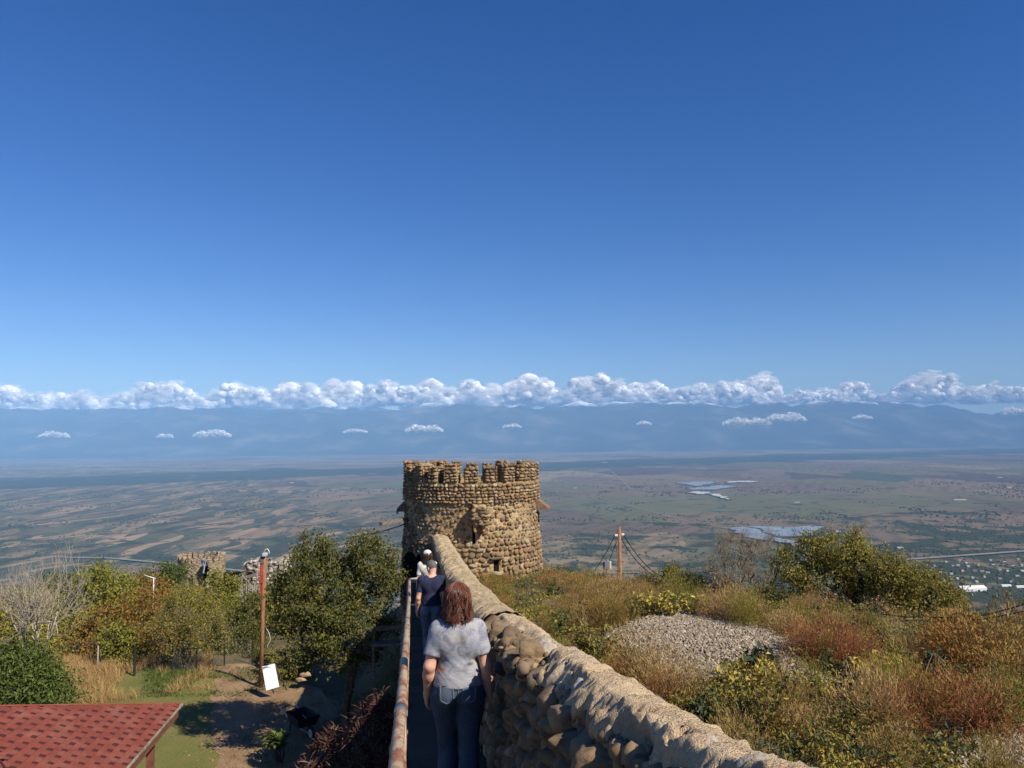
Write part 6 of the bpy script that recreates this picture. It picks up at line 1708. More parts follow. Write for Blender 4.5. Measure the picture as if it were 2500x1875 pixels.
cover('green_undergrowth', 3400, L_MIXG, 0.10, 0.42, 0.014, 0.7, 2, gen_right, 9, (0.9, 0.8, 0.5))
def leaf_cover(name, n, leafs, L, hmax, seed, gen, clump):
    r_ = np.random.default_rng(seed); x, y = gen(n); k = fbm(v3(x * 0.9, y * 0.9, seed), 3) > clump; x, y = x[k], y[k]; m = len(x) * 14
    x = np.repeat(x, 14) + r_.normal(0, 0.10, m); y = np.repeat(y, 14) + r_.normal(0, 0.10, m)
    z = ground_z(x, y) + hmax * r_.random(m) ** 0.8 * np.interp(y, [9, 13, 20], [1, 0.8, 0.5])
    Ls = L * r_.uniform(0.5, 1.3, m)
    V, Fq = leaf_quads(np.stack([x, y, z], -1), rdir(r_, m, -0.1), np.array([0, 0, 1.0]) + r_.normal(0, 0.55, (m, 3)), Ls, Ls * 0.55)
    return tag(mk(name, V, Fq, leafs), kind='stuff')
cover('red_undergrowth', 800, L_RUST, 0.12, 0.45, 0.007, 0.5, 3, gen_right, 9, (0.9, 0.8, 0.5))
leaf_cover('weed_leaves', 7000, L_MIXG, 0.07, 0.42, 4, gen_right, -0.05); leaf_cover('yellow_weed_leaves', 2400, L_YELLOW, 0.06, 0.32, 5, gen_right, 0.08); leaf_cover('dark_weed_leaves', 2600, L_BLUE, 0.08, 0.34, 6, gen_right, 0.05)
def gen_dry(n):
    px = r.uniform(40, 215, n); y = r.uniform(26.5, 33, n); x = (px - CX) / FPX * y
    m = (fbm(v3(x * 0.45, y * 0.45, 8.0), 3) > -0.22) & (y > 27.2 + np.maximum(0, (px - 120)) * 0.012)
    return x[m], y[m]
cover('tall_straw_grass', 4200, L_TAN, 0.12, 0.62, 0.011, 0.42, 4, gen_dry, 8)
def gen_lawn(n):
    y = r.uniform(17, 31, n); x = wx(y) - r.uniform(1.3, 17, n)
    px = CX + FPX * x / y; k = fbm(v3(x * 0.5, y * 0.5, 3.0), 3)
    path = np.abs(x - np.interp(y, [17, 22, 27, 31], [-6.2, -7.0, -8.2, -11.0])) < np.interp(y, [17, 22, 27, 31], [1.3, 1.5, 2.2, 1.2]) + 0.6 * k
    m = (~path) & (px > 60); return x[m], y[m]
cover('lawn_grass', 13000, leafmat('lawn_blades', [(0.10, 0.11, 0.026), (0.15, 0.14, 0.038), (0.20, 0.17, 0.055), (0.085, 0.10, 0.028), (0.25, 0.20, 0.075)], 0.25), 0.03, 0.11, 0.017, 0.9, 5, gen_lawn, 5)
def gen_weeds(n):
    y = r.uniform(27.6, 31, n); px = r.uniform(150, 300, n); x = (px - CX) / FPX * y
    k = fbm(v3(x * 0.8, y * 0.8, 5.0), 3) > -0.1; return x[k], y[k]
cover('yard_weeds', 1500, L_GREEN, 0.08, 0.32, 0.03, 0.8, 6, gen_weeds, 8)
def gen_bank(n):
    y = r.uniform(8, 27, n); x = wx(y) - r.uniform(1.2, 6.0, n); return x, y
cover('bank_grass', 2600, L_GREEN, 0.08, 0.35, 0.014, 0.6, 7, gen_bank, 9)
# mown grass ground of the yard
t = NT('yard_turf'); p = t.pos(); f = t.noise(p, 0.9, 6, 0.65); f2 = t.noise(p, 14, 5, 0.7); f3 = t.noise(p, 70, 3)
c = t.ramp(f, [(0.34, (0.23, 0.17, 0.078)), (0.46, (0.175, 0.165, 0.05)), (0.62, (0.135, 0.15, 0.04))]); c = t.mix(t.rngmap(f2, 0.42, 0.66, 0, 0.6), c, (0.21, 0.18, 0.075))
M_TURF = t.done(c, 0.95, t.bump(t.math('ADD', f2, t.math('MULTIPLY', f3, 0.5)), 0.9, 0.04), 0.1)
yy = np.linspace(14, 31, 80); uu = np.linspace(0, 1, 60)
XX = np.interp(yy, [14, 31], [-17, -24])[:, None] * (1 - uu[None]) + (np.interp(yy, [14, 31], [-4.2, -9.0])[:, None]) * uu[None]; YY = np.broadcast_to(yy[:, None], XX.shape)
edge_ = np.minimum(np.minimum(uu, 1 - uu)[None] * 12, np.minimum(yy - 14, 31 - yy)[:, None] / 1.5)
tag(mk('yard_lawn', np.stack([XX, YY, ground_z(XX, YY) + 0.022 * np.clip(edge_ - 0.3, -1, 1)], -1), grid_faces(80, 60), M_TURF, smooth=True), kind='structure')
# dirt path through the yard
t = NT('trodden_dirt'); p = t.pos(); f = t.noise(p, 1.2, 6, 0.6); f2 = t.noise(p, 16, 5, 0.7); f3 = t.voro(p, 24)
c = t.ramp(f, [(0.3, (0.21, 0.13, 0.072)), (0.55, (0.29, 0.19, 0.11)), (0.7, (0.34, 0.235, 0.14))])
c = t.mix(t.rngmap(f3, 0.22, 0.1, 0, 0.55), c, (0.33, 0.24, 0.155)); c = t.mix(t.rngmap(f2, 0.55, 0.7, 0, 0.5), c, (0.11, 0.07, 0.045))
M_DIRT = t.done(c, 0.95, t.bump(t.math('ADD', f2, f3), 0.5, 0.03), 0.1)
yy = np.linspace(15, 31.5, 90); xc = np.interp(yy, [15, 17, 22, 27, 31.5], [-5.8, -6.2, -7.0, -8.2, -11.2]); hw = np.interp(yy, [15, 17, 22, 27, 29, 31.5], [1.3, 1.4, 1.6, 2.4, 2.0, 0.6]) 
uu = np.linspace(-1, 1, 26)
hw2 = hw[:, None] * (1 + 0.22 * fbm(v3(yy[:, None] * 0.8, np.sign(uu)[None] * 3.0, 1.0), 3))
XX = xc[:, None] + uu[None] * hw2; YY = np.broadcast_to(yy[:, None], XX.shape)
ZZ = ground_z(XX, YY) + 0.05 * (1 - uu[None] ** 6) - 0.004
tag(mk('dirt_path', np.stack([XX, YY, ZZ], -1), grid_faces(90, 26), M_DIRT, smooth=True), kind='structure')
# fallen leaves and chips on the dirt
n = 2600; y = r.uniform(17, 30.5, n); x = np.interp(y, [15, 17, 22, 27, 31.5], [-5.8, -6.2, -7.0, -8.2, -11.2]) + r.normal(0, 1.1, n)
C = np.stack([x, y, ground_z(x, y) + 0.035], -1)
V, Fq = leaf_quads(C, rdir(r, n) * np.array([1, 1, 0.1]), np.array([0, 0, 1.0]) + r.normal(0, 0.3, (n, 3)), r.uniform(0.03, 0.10, n), r.uniform(0.02, 0.06, n))
tag(mk('fallen_leaves', V, Fq, L_TAN), kind='stuff')

# gravel: loose stones on the heap, the strip and the corner
t = NT('gravel_stone'); v = t.island()
M_GRAV = t.done(t.ramp(v, [(0.0, (0.14, 0.108, 0.074)), (0.25, (0.29, 0.235, 0.17)), (0.5, (0.37, 0.305, 0.225)), (0.75, (0.20, 0.158, 0.112)), (1.0, (0.48, 0.41, 0.32))]), 0.9, None, 0.2)
OCT = np.array([(1, 0, 0), (0, 1, 0), (-1, 0, 0), (0, -1, 0), (0, 0, 1), (0, 0, -1)], float)
OF = np.array([(0, 1, 4), (1, 2, 4), (2, 3, 4), (3, 0, 4), (1, 0, 5), (2, 1, 5), (3, 2, 5), (0, 3, 5)])
def gravel(poly, dens, name):
    pb = np.array([atpx(*q) for q in poly]); lo, hi = pb.min(0), pb.max(0)
    n = int(dens * np.prod(hi - lo)); xy = lo + r.random((n, 2)) * (hi - lo)
    jig = r.normal(0, 0.10, xy.shape)
    m = np.array([in_poly(a, b_, pb) for a, b_ in xy + jig]); xy = xy[m]; n = len(xy)
    z = ground_z(xy[:, 0], xy[:, 1]); s = r.uniform(0.014, 0.040, n)
    q_ = norm(r.normal(size=(n, 4)))
    w_, x_, y_, z_ = q_.T
    Rm = np.stack([np.stack([1 - 2 * (y_ ** 2 + z_ ** 2), 2 * (x_ * y_ - z_ * w_), 2 * (x_ * z_ + y_ * w_)], -1), np.stack([2 * (x_ * y_ + z_ * w_), 1 - 2 * (x_ ** 2 + z_ ** 2), 2 * (y_ * z_ - x_ * w_)], -1), np.stack([2 * (x_ * z_ - y_ * w_), 2 * (y_ * z_ + x_ * w_), 1 - 2 * (x_ ** 2 + y_ ** 2)], -1)], 1)
    V = np.einsum('nij,vj->nvi', Rm, OCT * np.array([1.2, 0.95, 0.75])) * s[:, None, None] * (1 + r.normal(0, 0.15, (n, 6, 1))) + np.stack([xy[:, 0], xy[:, 1], z + 0.012 + r.random(n) * 0.02], -1)[:, None]
    tag(mk(name, V.reshape(-1, 3), (OF[None] + (np.arange(n) * 6)[:, None, None]).reshape(-1, 3), M_GRAV), kind='stuff')
gravel(MOUND, 1500, 'gravel_heap'); gravel(CORNER, 1100, 'corner_gravel'); gravel(STRIP, 1200, 'gravel_strip')
# ------------------------------------------------------------------ people: distance fields turned into one skin
class Field:
    def __init__(s, lo, hi, h):
        s.lo = np.array(lo, float); s.h = h
        s.n = np.ceil((np.array(hi) - s.lo) / h).astype(int) + 1
        s.ax = [s.lo[i] + h * np.arange(s.n[i]) for i in range(3)]
        s.d = np.full(s.n, 1.0, np.float32)
    def _sl(s, lo, hi):
        i0 = np.clip(np.floor((lo - s.lo) / s.h).astype(int), 0, s.n - 1); i1 = np.clip(np.ceil((hi - s.lo) / s.h).astype(int) + 1, 1, s.n)
        return tuple(slice(a, b) for a, b in zip(i0, i1))
    def _pts(s, sl):
        return np.stack(np.meshgrid(s.ax[0][sl[0]], s.ax[1][sl[1]], s.ax[2][sl[2]], indexing='ij'), -1)
    def blend(s, sl, d, k):
        o = s.d[sl]
        if k <= 0: s.d[sl] = np.minimum(o, d); return
        hh = np.maximum(k - np.abs(o - d), 0) / k
        s.d[sl] = np.minimum(o, d) - hh * hh * k * 0.25
    def cone(s, a, b, ra, rb, k=0.02, sq=(1, 1, 1)):
        a, b = np.array(a, float), np.array(b, float); m = max(ra, rb) * max(1 / min(sq), 1) * 1.3 + k + 0.03
        sl = s._sl(np.minimum(a, b) - m, np.maximum(a, b) + m); p = s._pts(sl)
        q = np.array(sq); ab = (b - a) * q; pa = (p - a) * q
        t_ = np.clip((pa @ ab) / max(1e-9, ab @ ab), 0, 1)
        d = np.linalg.norm(pa - t_[..., None] * ab, axis=-1) - (ra + (rb - ra) * t_)
        s.blend(sl, d, k)
    def ell(s, c, rad, k=0.02, rot=None):
        c, rad = np.array(c, float), np.array(rad, float); m = rad.max() + k + 0.04
        sl = s._sl(c - m, c + m); p = s._pts(sl) - c
        if rot is not None: p = p @ np.array(rot)
        k0 = np.linalg.norm(p / rad, axis=-1); k1 = np.linalg.norm(p / rad ** 2, axis=-1)
        s.blend(sl, np.where(k1 > 1e-6, k0 * (k0 - 1) / np.maximum(k1, 1e-6), -rad.min()), k)
    def cut(s, point, nrm):
        """Keep the side the normal points away from."""
        p = s._pts((slice(None),) * 3); s.d = np.maximum(s.d, ((p - np.array(point)) @ np.array(nrm)).astype(np.float32))
    def mesh(s):
        d = s.d.copy()
        d[[0, -1]] = 1; d[:, [0, -1]] = 1; d[:, :, [0, -1]] = 1
        ins = d < 0
        n = s.n - 1
        cs = [(i, j, k) for i in (0, 1) for j in (0, 1) for k in (0, 1)]
        cnt = sum(ins[i:i + n[0], j:j + n[1], k:k + n[2]].astype(np.int8) for i, j, k in cs)
        act = (cnt > 0) & (cnt < 8); idx = np.full(act.shape, -1, np.int64); ci = np.argwhere(act); idx[act] = np.arange(len(ci))
        acc = np.zeros((len(ci), 3)); w = np.zeros(len(ci))
        val = {c: d[ci[:, 0] + c[0], ci[:, 1] + c[1], ci[:, 2] + c[2]] for c in cs}
        for a in cs:
            for ax in range(3):
                if a[ax]: continue
                b = list(a); b[ax] = 1; b = tuple(b)
                va, vb = val[a], val[b]; m = (va < 0) != (vb < 0)
                t_ = np.where(m, va / np.where(m, va - vb, 1), 0)
                pt = np.array(a)[None] + 0.0 * acc; pt[:, ax] += t_
                acc += np.where(m[:, None], pt, 0); w += m
        V = s.lo + (ci + acc / np.maximum(w, 1)[:, None]) * s.h
        F_ = []
        for ax in range(3):
            o1, o2 = (ax + 1) % 3, (ax + 2) % 3
            sl0 = [slice(None)] * 3; sl1 = [slice(None)] * 3; sl0[ax] = slice(0, -1); sl1[ax] = slice(1, None)
            e = np.argwhere(ins[tuple(sl0)] != ins[tuple(sl1)])
            e = e[(e[:, o1] > 0) & (e[:, o2] > 0)]
            fl = ins[e[:, 0], e[:, 1], e[:, 2]]
            q = []
            for (u, v) in ((0, 0), (1, 0), (1, 1), (0, 1)):
                c = e.copy(); c[:, o1] -= 1 - u; c[:, o2] -= 1 - v; q.append(idx[c[:, 0], c[:, 1], c[:, 2]])
            q = np.stack(q, -1); q[~fl] = q[~fl][:, ::-1]; F_.append(q[(q >= 0).all(1)])
        return V, np.concatenate(F_)

def relax(V, Fq, it=2, lam=0.5):
    for _ in range(it):
        acc = np.zeros_like(V); c = np.zeros(len(V))
        for a, b in ((0, 1), (1, 2), (2, 3), (3, 0)):
            np.add.at(acc, Fq[:, a], V[Fq[:, b]]); np.add.at(acc, Fq[:, b], V[Fq[:, a]]); np.add.at(c, Fq[:, a], 1); np.add.at(c, Fq[:, b], 1)
        V = V + lam * (acc / np.maximum(c, 1)[:, None] - V)
    return V

def vnormals(V, Fq):
    n = np.cross(V[Fq[:, 2]] - V[Fq[:, 0]], V[Fq[:, 3]] - V[Fq[:, 1]]); o = np.zeros_like(V)
    for a in range(4): np.add.at(o, Fq[:, a], n)
    return norm(o)

def seg_point(a, b, t_): return np.array(a) + (np.array(b) - np.array(a)) * t_

def person(label, pos, yaw, H, J, mats, h, opts, group=None):
    """J: joints in fractions of the height. Faces +y before the yaw. One skin for the body, clothes and hair as children."""
    sk, sh, pa, ha, shoe = mats[:5]
    o = thing('person', label, 'person', pos, yaw, group)
    j = {k: np.array(v, float) * H for k, v in J.items()}
    g = opts.get
    wide = g('wide', 1.0)
    # ---- body
    B = Field((-0.26 * H, -0.20 * H, -0.01), (0.26 * H, 0.24 * H, 1.03 * H), h)
    hd = j['head']; nk = j['neck']; tilt = g('head_rot', Matrix.Identity(3)); TR = np.array(tilt)
    hp = lambda v: hd + TR @ (np.array(v) * H)
    B.ell(hp((0, -0.004, 0.012)), (0.047 * H, 0.059 * H, 0.058 * H), 0.01, TR)
    B.ell(hp((0, 0.016, -0.022)), (0.037 * H, 0.043 * H, 0.045 * H), 0.02, TR)
    B.cone(hp((0, 0.046, 0.004)), hp((0, 0.061, -0.016)), 0.006 * H, 0.009 * H, 0.012)      # nose
    B.ell(hp((0, 0.053, -0.036)), (0.016 * H, 0.008 * H, 0.006 * H), 0.008, TR)                 # mouth
    B.ell(hp((0, 0.045, -0.056)), (0.016 * H, 0.013 * H, 0.012 * H), 0.015, TR)               # chin
    B.ell(hp((0, 0.048, 0.017)), (0.030 * H, 0.010 * H, 0.006 * H), 0.010, TR)                # brow
    for s in (-1, 1):
        B.ell(hp((s * 0.049, -0.006, -0.006)), (0.007 * H, 0.013 * H, 0.020 * H), 0.006, TR)   # ear
        B.ell(hp((s * 0.018, 0.053, 0.004)), (0.008 * H, 0.005 * H, 0.005 * H), 0.005, TR)      # eye
    B.cone(nk - (0, 0, 0.02 * H), hp((0, -0.012, -0.035)), 0.036 * H, 0.033 * H, 0.03)
    ch = (np.array(j['shl']) + np.array(j['shr'])) / 2; pv = j['pelvis']; wa = j['waist']
    def torso(Fd, inf, k):
        Fd.cone(ch + (-0.055 * H * wide, 0, -0.015 * H), ch + (0.055 * H * wide, 0, -0.015 * H), 0.056 * H + inf, 0.056 * H + inf, k)
        Fd.ell(ch - (0, -0.006 * H, 0.075 * H), (0.094 * H * wide + inf, 0.066 * H + inf, 0.095 * H), k)
        Fd.ell(wa, (0.080 * H * g('waistw', 1.0) * wide + inf, 0.058 * H * g('belly', 1.0) + inf, 0.085 * H), k)
        Fd.ell(pv + (0, 0, 0.02 * H), (0.100 * H * g('hipw', 1.0) + inf, 0.068 * H + inf, 0.075 * H), k)
        for s in (-1, 1):
            Fd.ell(ch + (s * 0.05 * H, -0.030 * H, -0.045 * H), (0.05 * H + inf, 0.034 * H + inf, 0.06 * H), k)     # shoulder blades
    torso(B, 0, 0.05)
    for s in (-1, 1):
        B.cone(nk - (0, 0, 0.012 * H), (j['shl'] if s < 0 else j['shr']) * np.array([1, 1, 1]), 0.030 * H, 0.040 * H, 0.03)
        B.ell(pv + (s * 0.048 * H, -0.035 * H, -0.012 * H), (0.052 * H * g('hipw', 1.0), 0.050 * H, 0.056 * H), 0.03)     # seat
    arm = g('arm', 1.0)
    for s, (a, e, w) in ((-1, ('shl', 'ell', 'wrl')), (1, ('shr', 'elr', 'wrr'))):
        A_, E_, W_ = j[a], j[e], j[w]
        B.cone(A_, E_, 0.0325 * H * arm, 0.0255 * H * arm, 0.025)
        B.cone(A_ + (0, -0.006 * H, -0.03 * H), seg_point(A_, E_, 0.6) + (0, -0.006 * H, 0), 0.030 * H * arm, 0.027 * H * arm, 0.02)
        B.cone(E_, seg_point(E_, W_, 0.35), 0.0255 * H * arm, 0.0265 * H * arm, 0.02)
        B.cone(seg_point(E_, W_, 0.3), W_, 0.0265 * H * arm, 0.0165 * H, 0.02)
        # hand: palm, four fingers of unequal length bent at the knuckles, thumb from the side of the palm
        d = norm((W_ - E_)[None])[0]; hx = np.array([0.0, 1.0, 0.0]); hx = norm((hx - d * (hx @ d))[None])[0]; hz = np.cross(d, hx) * s      # hx: thumb side (forward), hz: away from the palm
        P_ = lambda u, v, w_: W_ + d * u * H + hx * v * H - hz * w_ * H * g('curlside', 1)
        B.cone(P_(0.0, 0, 0), P_(0.022, 0.002, 0), 0.0165 * H, 0.017 * H, 0.015, (1, 1, 1))
        for v in (-0.014, -0.005, 0.005, 0.014): B.cone(P_(0.012, v * 0.7, 0), P_(0.050, v, 0.002), 0.0105 * H, 0.0088 * H, 0.008)
        cu = g('curl', 0.6)
        for v, L in ((-0.0165, 0.036), (-0.0055, 0.043), (0.0055, 0.046), (0.0165, 0.041)):
            p0 = P_(0.050, v, 0.002); p1 = P_(0.050 + L * 0.45 * math.cos(cu * 0.5), v * 1.08, 0.002 + L * 0.45 * math.sin(cu * 0.5))
            p2 = p1 + (P_(L * 0.32 * math.cos(cu * 1.3), 0, L * 0.32 * math.sin(cu * 1.3)) - W_); p3 = p2 + (P_(L * 0.26 * math.cos(cu * 1.9), 0, L * 0.26 * math.sin(cu * 1.9)) - W_)
            B.cone(p0, p1, 0.0064 * H, 0.0058 * H, 0.003); B.cone(p1, p2, 0.0058 * H, 0.0053 * H, 0.002); B.cone(p2, p3, 0.0053 * H, 0.0044 * H, 0.002)
        t0, t1, t2 = P_(0.012, 0.014, 0.004), P_(0.034, 0.028, 0.014), P_(0.054, 0.030, 0.018)
        B.cone(t0, t1, 0.0095 * H, 0.0070 * H, 0.008); B.cone(t1, t2, 0.0068 * H, 0.0055 * H, 0.003)
    def leg(Fd, inf, k, cuff):
        for s, (hp_, kn, an) in ((-1, ('hil', 'knl', 'anl')), (1, ('hir', 'knr', 'anr'))):
            A_, K_, N_ = j[hp_], j[kn], j[an]
            Fd.cone(A_, K_, 0.056 * H * g('thigh', 1.0) + inf, 0.034 * H + inf, k)
            Fd.cone(A_ + (s * 0.012 * H, -0.012 * H, 0.0), seg_point(A_, K_, 0.55), 0.052 * H * g('thigh', 1.0) + inf, 0.043 * H + inf, k)
            Fd.cone(K_, seg_point(K_, N_, 0.4) + (0, -0.008 * H, 0), 0.034 * H + inf, 0.035 * H + inf, k)
            Fd.cone(seg_point(K_, N_, 0.35) + (0, -0.006 * H, 0), N_, 0.034 * H + inf, 0.023 * H + inf + cuff, k)
    leg(B, 0, 0.03, 0)
    for an in ('anl', 'anr'): B.cone(j[an], j[an] + (0, 0.085 * H, -0.028 * H), 0.022 * H, 0.016 * H, 0.02)
    V, Fq = B.mesh(); V = relax(V, Fq, 2, 0.4)
    mk('body', V, Fq, sk, o, True)
    # ---- shirt
    Sf = Field((-0.26 * H, -0.16 * H, 0.44 * H), (0.26 * H, 0.16 * H, 0.90 * H), h * 1.05)
    torso(Sf, 0.012, 0.05)
    Sf.cone(nk - (0.02 * H, -0.0 * H, 0.030 * H), nk - (-0.02 * H, 0, 0.030 * H), 0.040 * H, 0.040 * H, 0.03)
    Sf.ell((pv + wa) / 2 + (0, -0.008 * H, 0.0), (0.098 * H * g('hipw', 1.0) * g('hemw', 1.0) + 0.006, 0.070 * H, 0.10 * H), 0.05)
    for s in (-1, 1):
        Sf.cone(nk - (0, 0, 0.030 * H), (j['shl'] if s < 0 else j['shr']) + (0, 0, 0.004 * H), 0.032 * H, 0.044 * H, 0.03)
    Sf.cut((0, 0, j['hem'][2]), (0, 0, -1.0))
    ne = nk + (0, -0.03 * H, 0.020 * H); Sf.cut(ne, tuple(norm(np.array([[0, 0.10, 1.0]]))[0]))
    D0 = Sf.d
    for s, (a, e) in ((-1, ('shl', 'ell')), (1, ('shr', 'elr'))):
        A_, E_ = j[a], j[e]; T2 = Field(Sf.lo, Sf.lo + (Sf.n - 1) * Sf.h, Sf.h); T2.n = Sf.n; T2.d = np.full(Sf.n, 1.0, np.float32); T2.ax = Sf.ax
        en = seg_point(A_, E_, g('sleeve', 0.72))
        T2.cone(A_ + (0, 0, 0.002 * H), seg_point(A_, E_, g('sleeve', 0.72) + 0.1), g('sl_r', 0.043) * H * arm + 0.004, g('sl_r', 0.043) * 0.96 * H * arm + 0.004, 0.0)
        T2.cut(en, tuple(norm((E_ - A_)[None] + np.array([[-s * 0.02, 0, 0]]))[0]))
        hh = np.maximum(0.03 - np.abs(D0 - T2.d), 0) / 0.03; D0 = np.minimum(D0, T2.d) - hh * hh * 0.03 * 0.25
    Sf.d = D0
    V, Fq = Sf.mesh(); V = relax(V, Fq, 2, 0.4); N_ = vnormals(V, Fq)
    wv = g('wrinkle', 0.006)
    low = sstep(ch[2] - 0.10 * H, wa[2], V[:, 2]) if False else sstep(ch[2] - 0.08 * H, wa[2] + 0.02 * H, V[:, 2])
    low = 1 - sstep(wa[2] + 0.01 * H, ch[2] - 0.05 * H, V[:, 2])
    hor = 1 - 2 * np.abs(fbm(V * np.array([3.5, 3.5, 13]) + np.array([0, 0, 3.0]) + (V[:, :1] * 9) * np.array([[0, 0, 1.0]]), 3))
    dia = 1 - 2 * np.abs(fbm(np.stack([V[:, 0] * 15 + np.abs(V[:, 0]) * V[:, 2] * 4, V[:, 1] * 8, V[:, 2] * 7 + np.abs(V[:, 0]) * 12], -1) + 4.0, 3))
    V = V + N_ * (wv * (low * hor * 1.15 + (1 - low) * dia * 0.75) - 0.002)[:, None]
    hemz = np.abs(V[:, 2] - j['hem'][2]) < 0.004 * H
    mk('shirt', V, Fq, sh, o, True)
    # ---- trousers
    Tf = Field((-0.20 * H, -0.20 * H, 0.0), (0.20 * H, 0.22 * H, 0.64 * H), h * 1.15)
    leg(Tf, 0.011, 0.025, 0.016)
    Tf.ell(pv + (0, 0, 0.02 * H), (0.100 * H * g('hipw', 1.0) + 0.007, 0.066 * H + 0.008, 0.080 * H), 0.03)
    Tf.cone(pv + (0, -0.002 * H, 0.02 * H), pv + (0, 0, 0.075 * H), 0.088 * H * g('hipw', 1.0), 0.078 * H * g('waistw', 1.0) * 1.04, 0.03, (1, 1.28, 1))
    for s in (-1, 1):
        Tf.ell(pv + (s * 0.049 * H, -0.036 * H, -0.012 * H), (0.054 * H * g('hipw', 1.0), 0.054 * H, 0.060 * H), 0.025)
    Tf.cut((0, 0, j['belt'][2]), (0, 0, 1.0)); Tf.cut((0, 0, 0.018 * H), (0, 0, -1.0))
    V, Fq = Tf.mesh(); V = relax(V, Fq, 2, 0.4); N_ = vnormals(V, Fq)
    wr = 1 - 2 * np.abs(fbm(V * np.array([7, 7, 13]) + (V[:, :1] * 10) * np.array([[0, 0, 1.0]]), 3))
    V = V + N_ * (0.006 * wr * sstep(pv[2], pv[2] - 0.1 * H, V[:, 2]))[:, None]
    tro = mk('trousers', V, Fq, pa, o, True)
    if g('pockets'):
        seam = mats[5]
        def skin_y(x, z):                                   # rearmost trouser surface at (x, z)
            m = (np.abs(V[:, 0] - x) < 0.014) & (np.abs(V[:, 2] - z) < 0.014)
            return V[m][:, 1].min() if m.any() else pv[1] - 0.08 * H
        for s in (-1, 1):
            x0, x1 = s * 0.022 * H, s * 0.078 * H; zt, zb = pv[2] + 0.046 * H, pv[2] - 0.032 * H
            outl = [(x0, zt), (x0 * 1.02, zb + 0.012 * H), ((x0 + x1) / 2, zb), (x1 * 0.98, zb + 0.014 * H), (x1, zt + 0.006 * H), (x0, zt)]
            q = np.concatenate([np.linspace(outl[i], outl[i + 1], 7)[:-1] for i in range(5)] + [[outl[0]]])
            pts = np.array([(a, skin_y(a, c_) - 0.003, c_) for a, c_ in q])
            V2, q4, q3 = tube(pts, 0.0028, 5, False); mk('back_pocket', V2, q4, seam, tro, True)
        zs = np.linspace(j['belt'][2] - 0.004, pv[2] - 0.03 * H, 12); pts = np.array([(0.001, skin_y(0.0, z_) - 0.002, z_) for z_ in zs]); V2, q4, q3 = tube(pts, 0.0026, 5, False); mk('seam', V2, q4, seam, tro, True)
        for dz in (0.0, -0.038):
            xs = np.linspace(-0.085 * H, 0.085 * H, 18); z_ = j['belt'][2] - 0.006 + dz; pts = np.array([(x_, skin_y(x_, z_ - 0.004) - 0.002, z_) for x_ in xs]); V2, q4, q3 = tube(pts, 0.0024, 5, False); mk('waistband_seam', V2, q4, seam, tro, True)
    # ---- shoes
    for an in ('anl', 'anr'):
        Z = Field(j[an] - (0.05 * H, 0.06 * H, 0.06 * H), j[an] + (0.05 * H, 0.14 * H, 0.05 * H), h * 1.2); a = j[an]
        Z.cone((a[0], a[1] - 0.022 * H, 0.022 * H), (a[0], a[1] + 0.095 * H, 0.018 * H), 0.026 * H, 0.024 * H, 0.01); Z.cone(a, (a[0], a[1] + 0.03 * H, 0.03 * H), 0.026 * H, 0.026 * H, 0.02); Z.cut((0, 0, 0.001), (0, 0, -1.0))
        V, Fq = Z.mesh(); mk('shoe', V, Fq, shoe, o, True)
    # ---- hair
    if g('hair') == 'short':
        Hf = Field(hd - 0.10 * H, hd + 0.10 * H, h); Hf.ell(hp((0, -0.008, 0.017)), (0.051 * H, 0.060 * H, 0.058 * H), 0.01, TR)
        Hf.cut(hp((0, 0.024, 0.030)), TR @ norm(np.array([[0, 0.80, -0.6]]))[0])
        Hf.cut(hp((0, -0.05, -0.045)), TR @ norm(np.array([[0, 0.0, -1.0]]))[0])
        V, Fq = Hf.mesh(); N_ = vnormals(V, Fq); V = V + N_ * (0.003 * fbm(V * 90, 2))[:, None]; mk('hair', V, Fq, ha, o, True)
    if g('hair') in ('bob', 'long'):
        r = np.random.default_rng(5); n = g('strands', 1500); A = Acc()
        Ls = g('hair_len', 0.155) * H; wd = g('hair_w', 1.0)
        prof_z = np.array([0.074, 0.062, 0.040, 0.010, -0.02, -0.055, -0.09, -0.12, -0.16, -0.30]) * H; prof_r = np.array([0.0, 0.030, 0.051, 0.060, 0.0625, 0.064, 0.069, 0.066, 0.058, 0.05]) * H * wd
        Hf = Field(hd - (0.10 * H, 0.10 * H, 0.18 * H), hd + (0.10 * H, 0.10 * H, 0.09 * H), h)
        Hf.ell(hp((0, -0.010, 0.014)), (0.053 * H, 0.062 * H, 0.057 * H), 0.01, TR); Hf.cone(hp((0, -0.018, 0.0)), hp((0, -0.022, -0.075)), 0.052 * H, 0.046 * H, 0.03, (1, 1.05, 1))
        Hf.cut(hp((0, 0.030, 0.0)), TR @ np.array([0, 1.0, -0.25])); V, Fq = Hf.mesh(); hb = mk('hair', V, Fq, ha, o, True)
        S_ = 16; tt = np.linspace(0, 1, S_)
        for i in range(n):
            lk = int(r.integers(120)); rl = np.random.default_rng(900 + lk); az0 = rl.uniform(-math.pi * 0.86, math.pi * 0.86); lw, lp_, ll = rl.uniform(8, 13), rl.random() * 6.28, rl.uniform(0.84, 1.06); az = az0 + r.normal(0, 0.045); ln = (0.075 * H + Ls) * ll * r.uniform(0.90, 1.02); t0 = r.random() ** 1.6 * 0.42
            s_ = t0 + (1 - t0) * tt; z_ = 0.074 * H - ln * (1 - np.cos(s_ * 1.35)) / (1 - math.cos(1.35)) * 1.0
            rad = np.interp(-z_, -prof_z, prof_r) + r.uniform(-0.004, 0.006) * H * np.minimum(1, s_ * 2)
            lay = r.normal(0, 0.0035) * H
            wav = np.sin(s_ * lw + lp_) * 0.0055 * H * s_ ** 1.2 * g('wave', 1.0)
            az_ = az + wav / (0.05 * H) * 0.9 + r.normal(0, 0.05) * s_
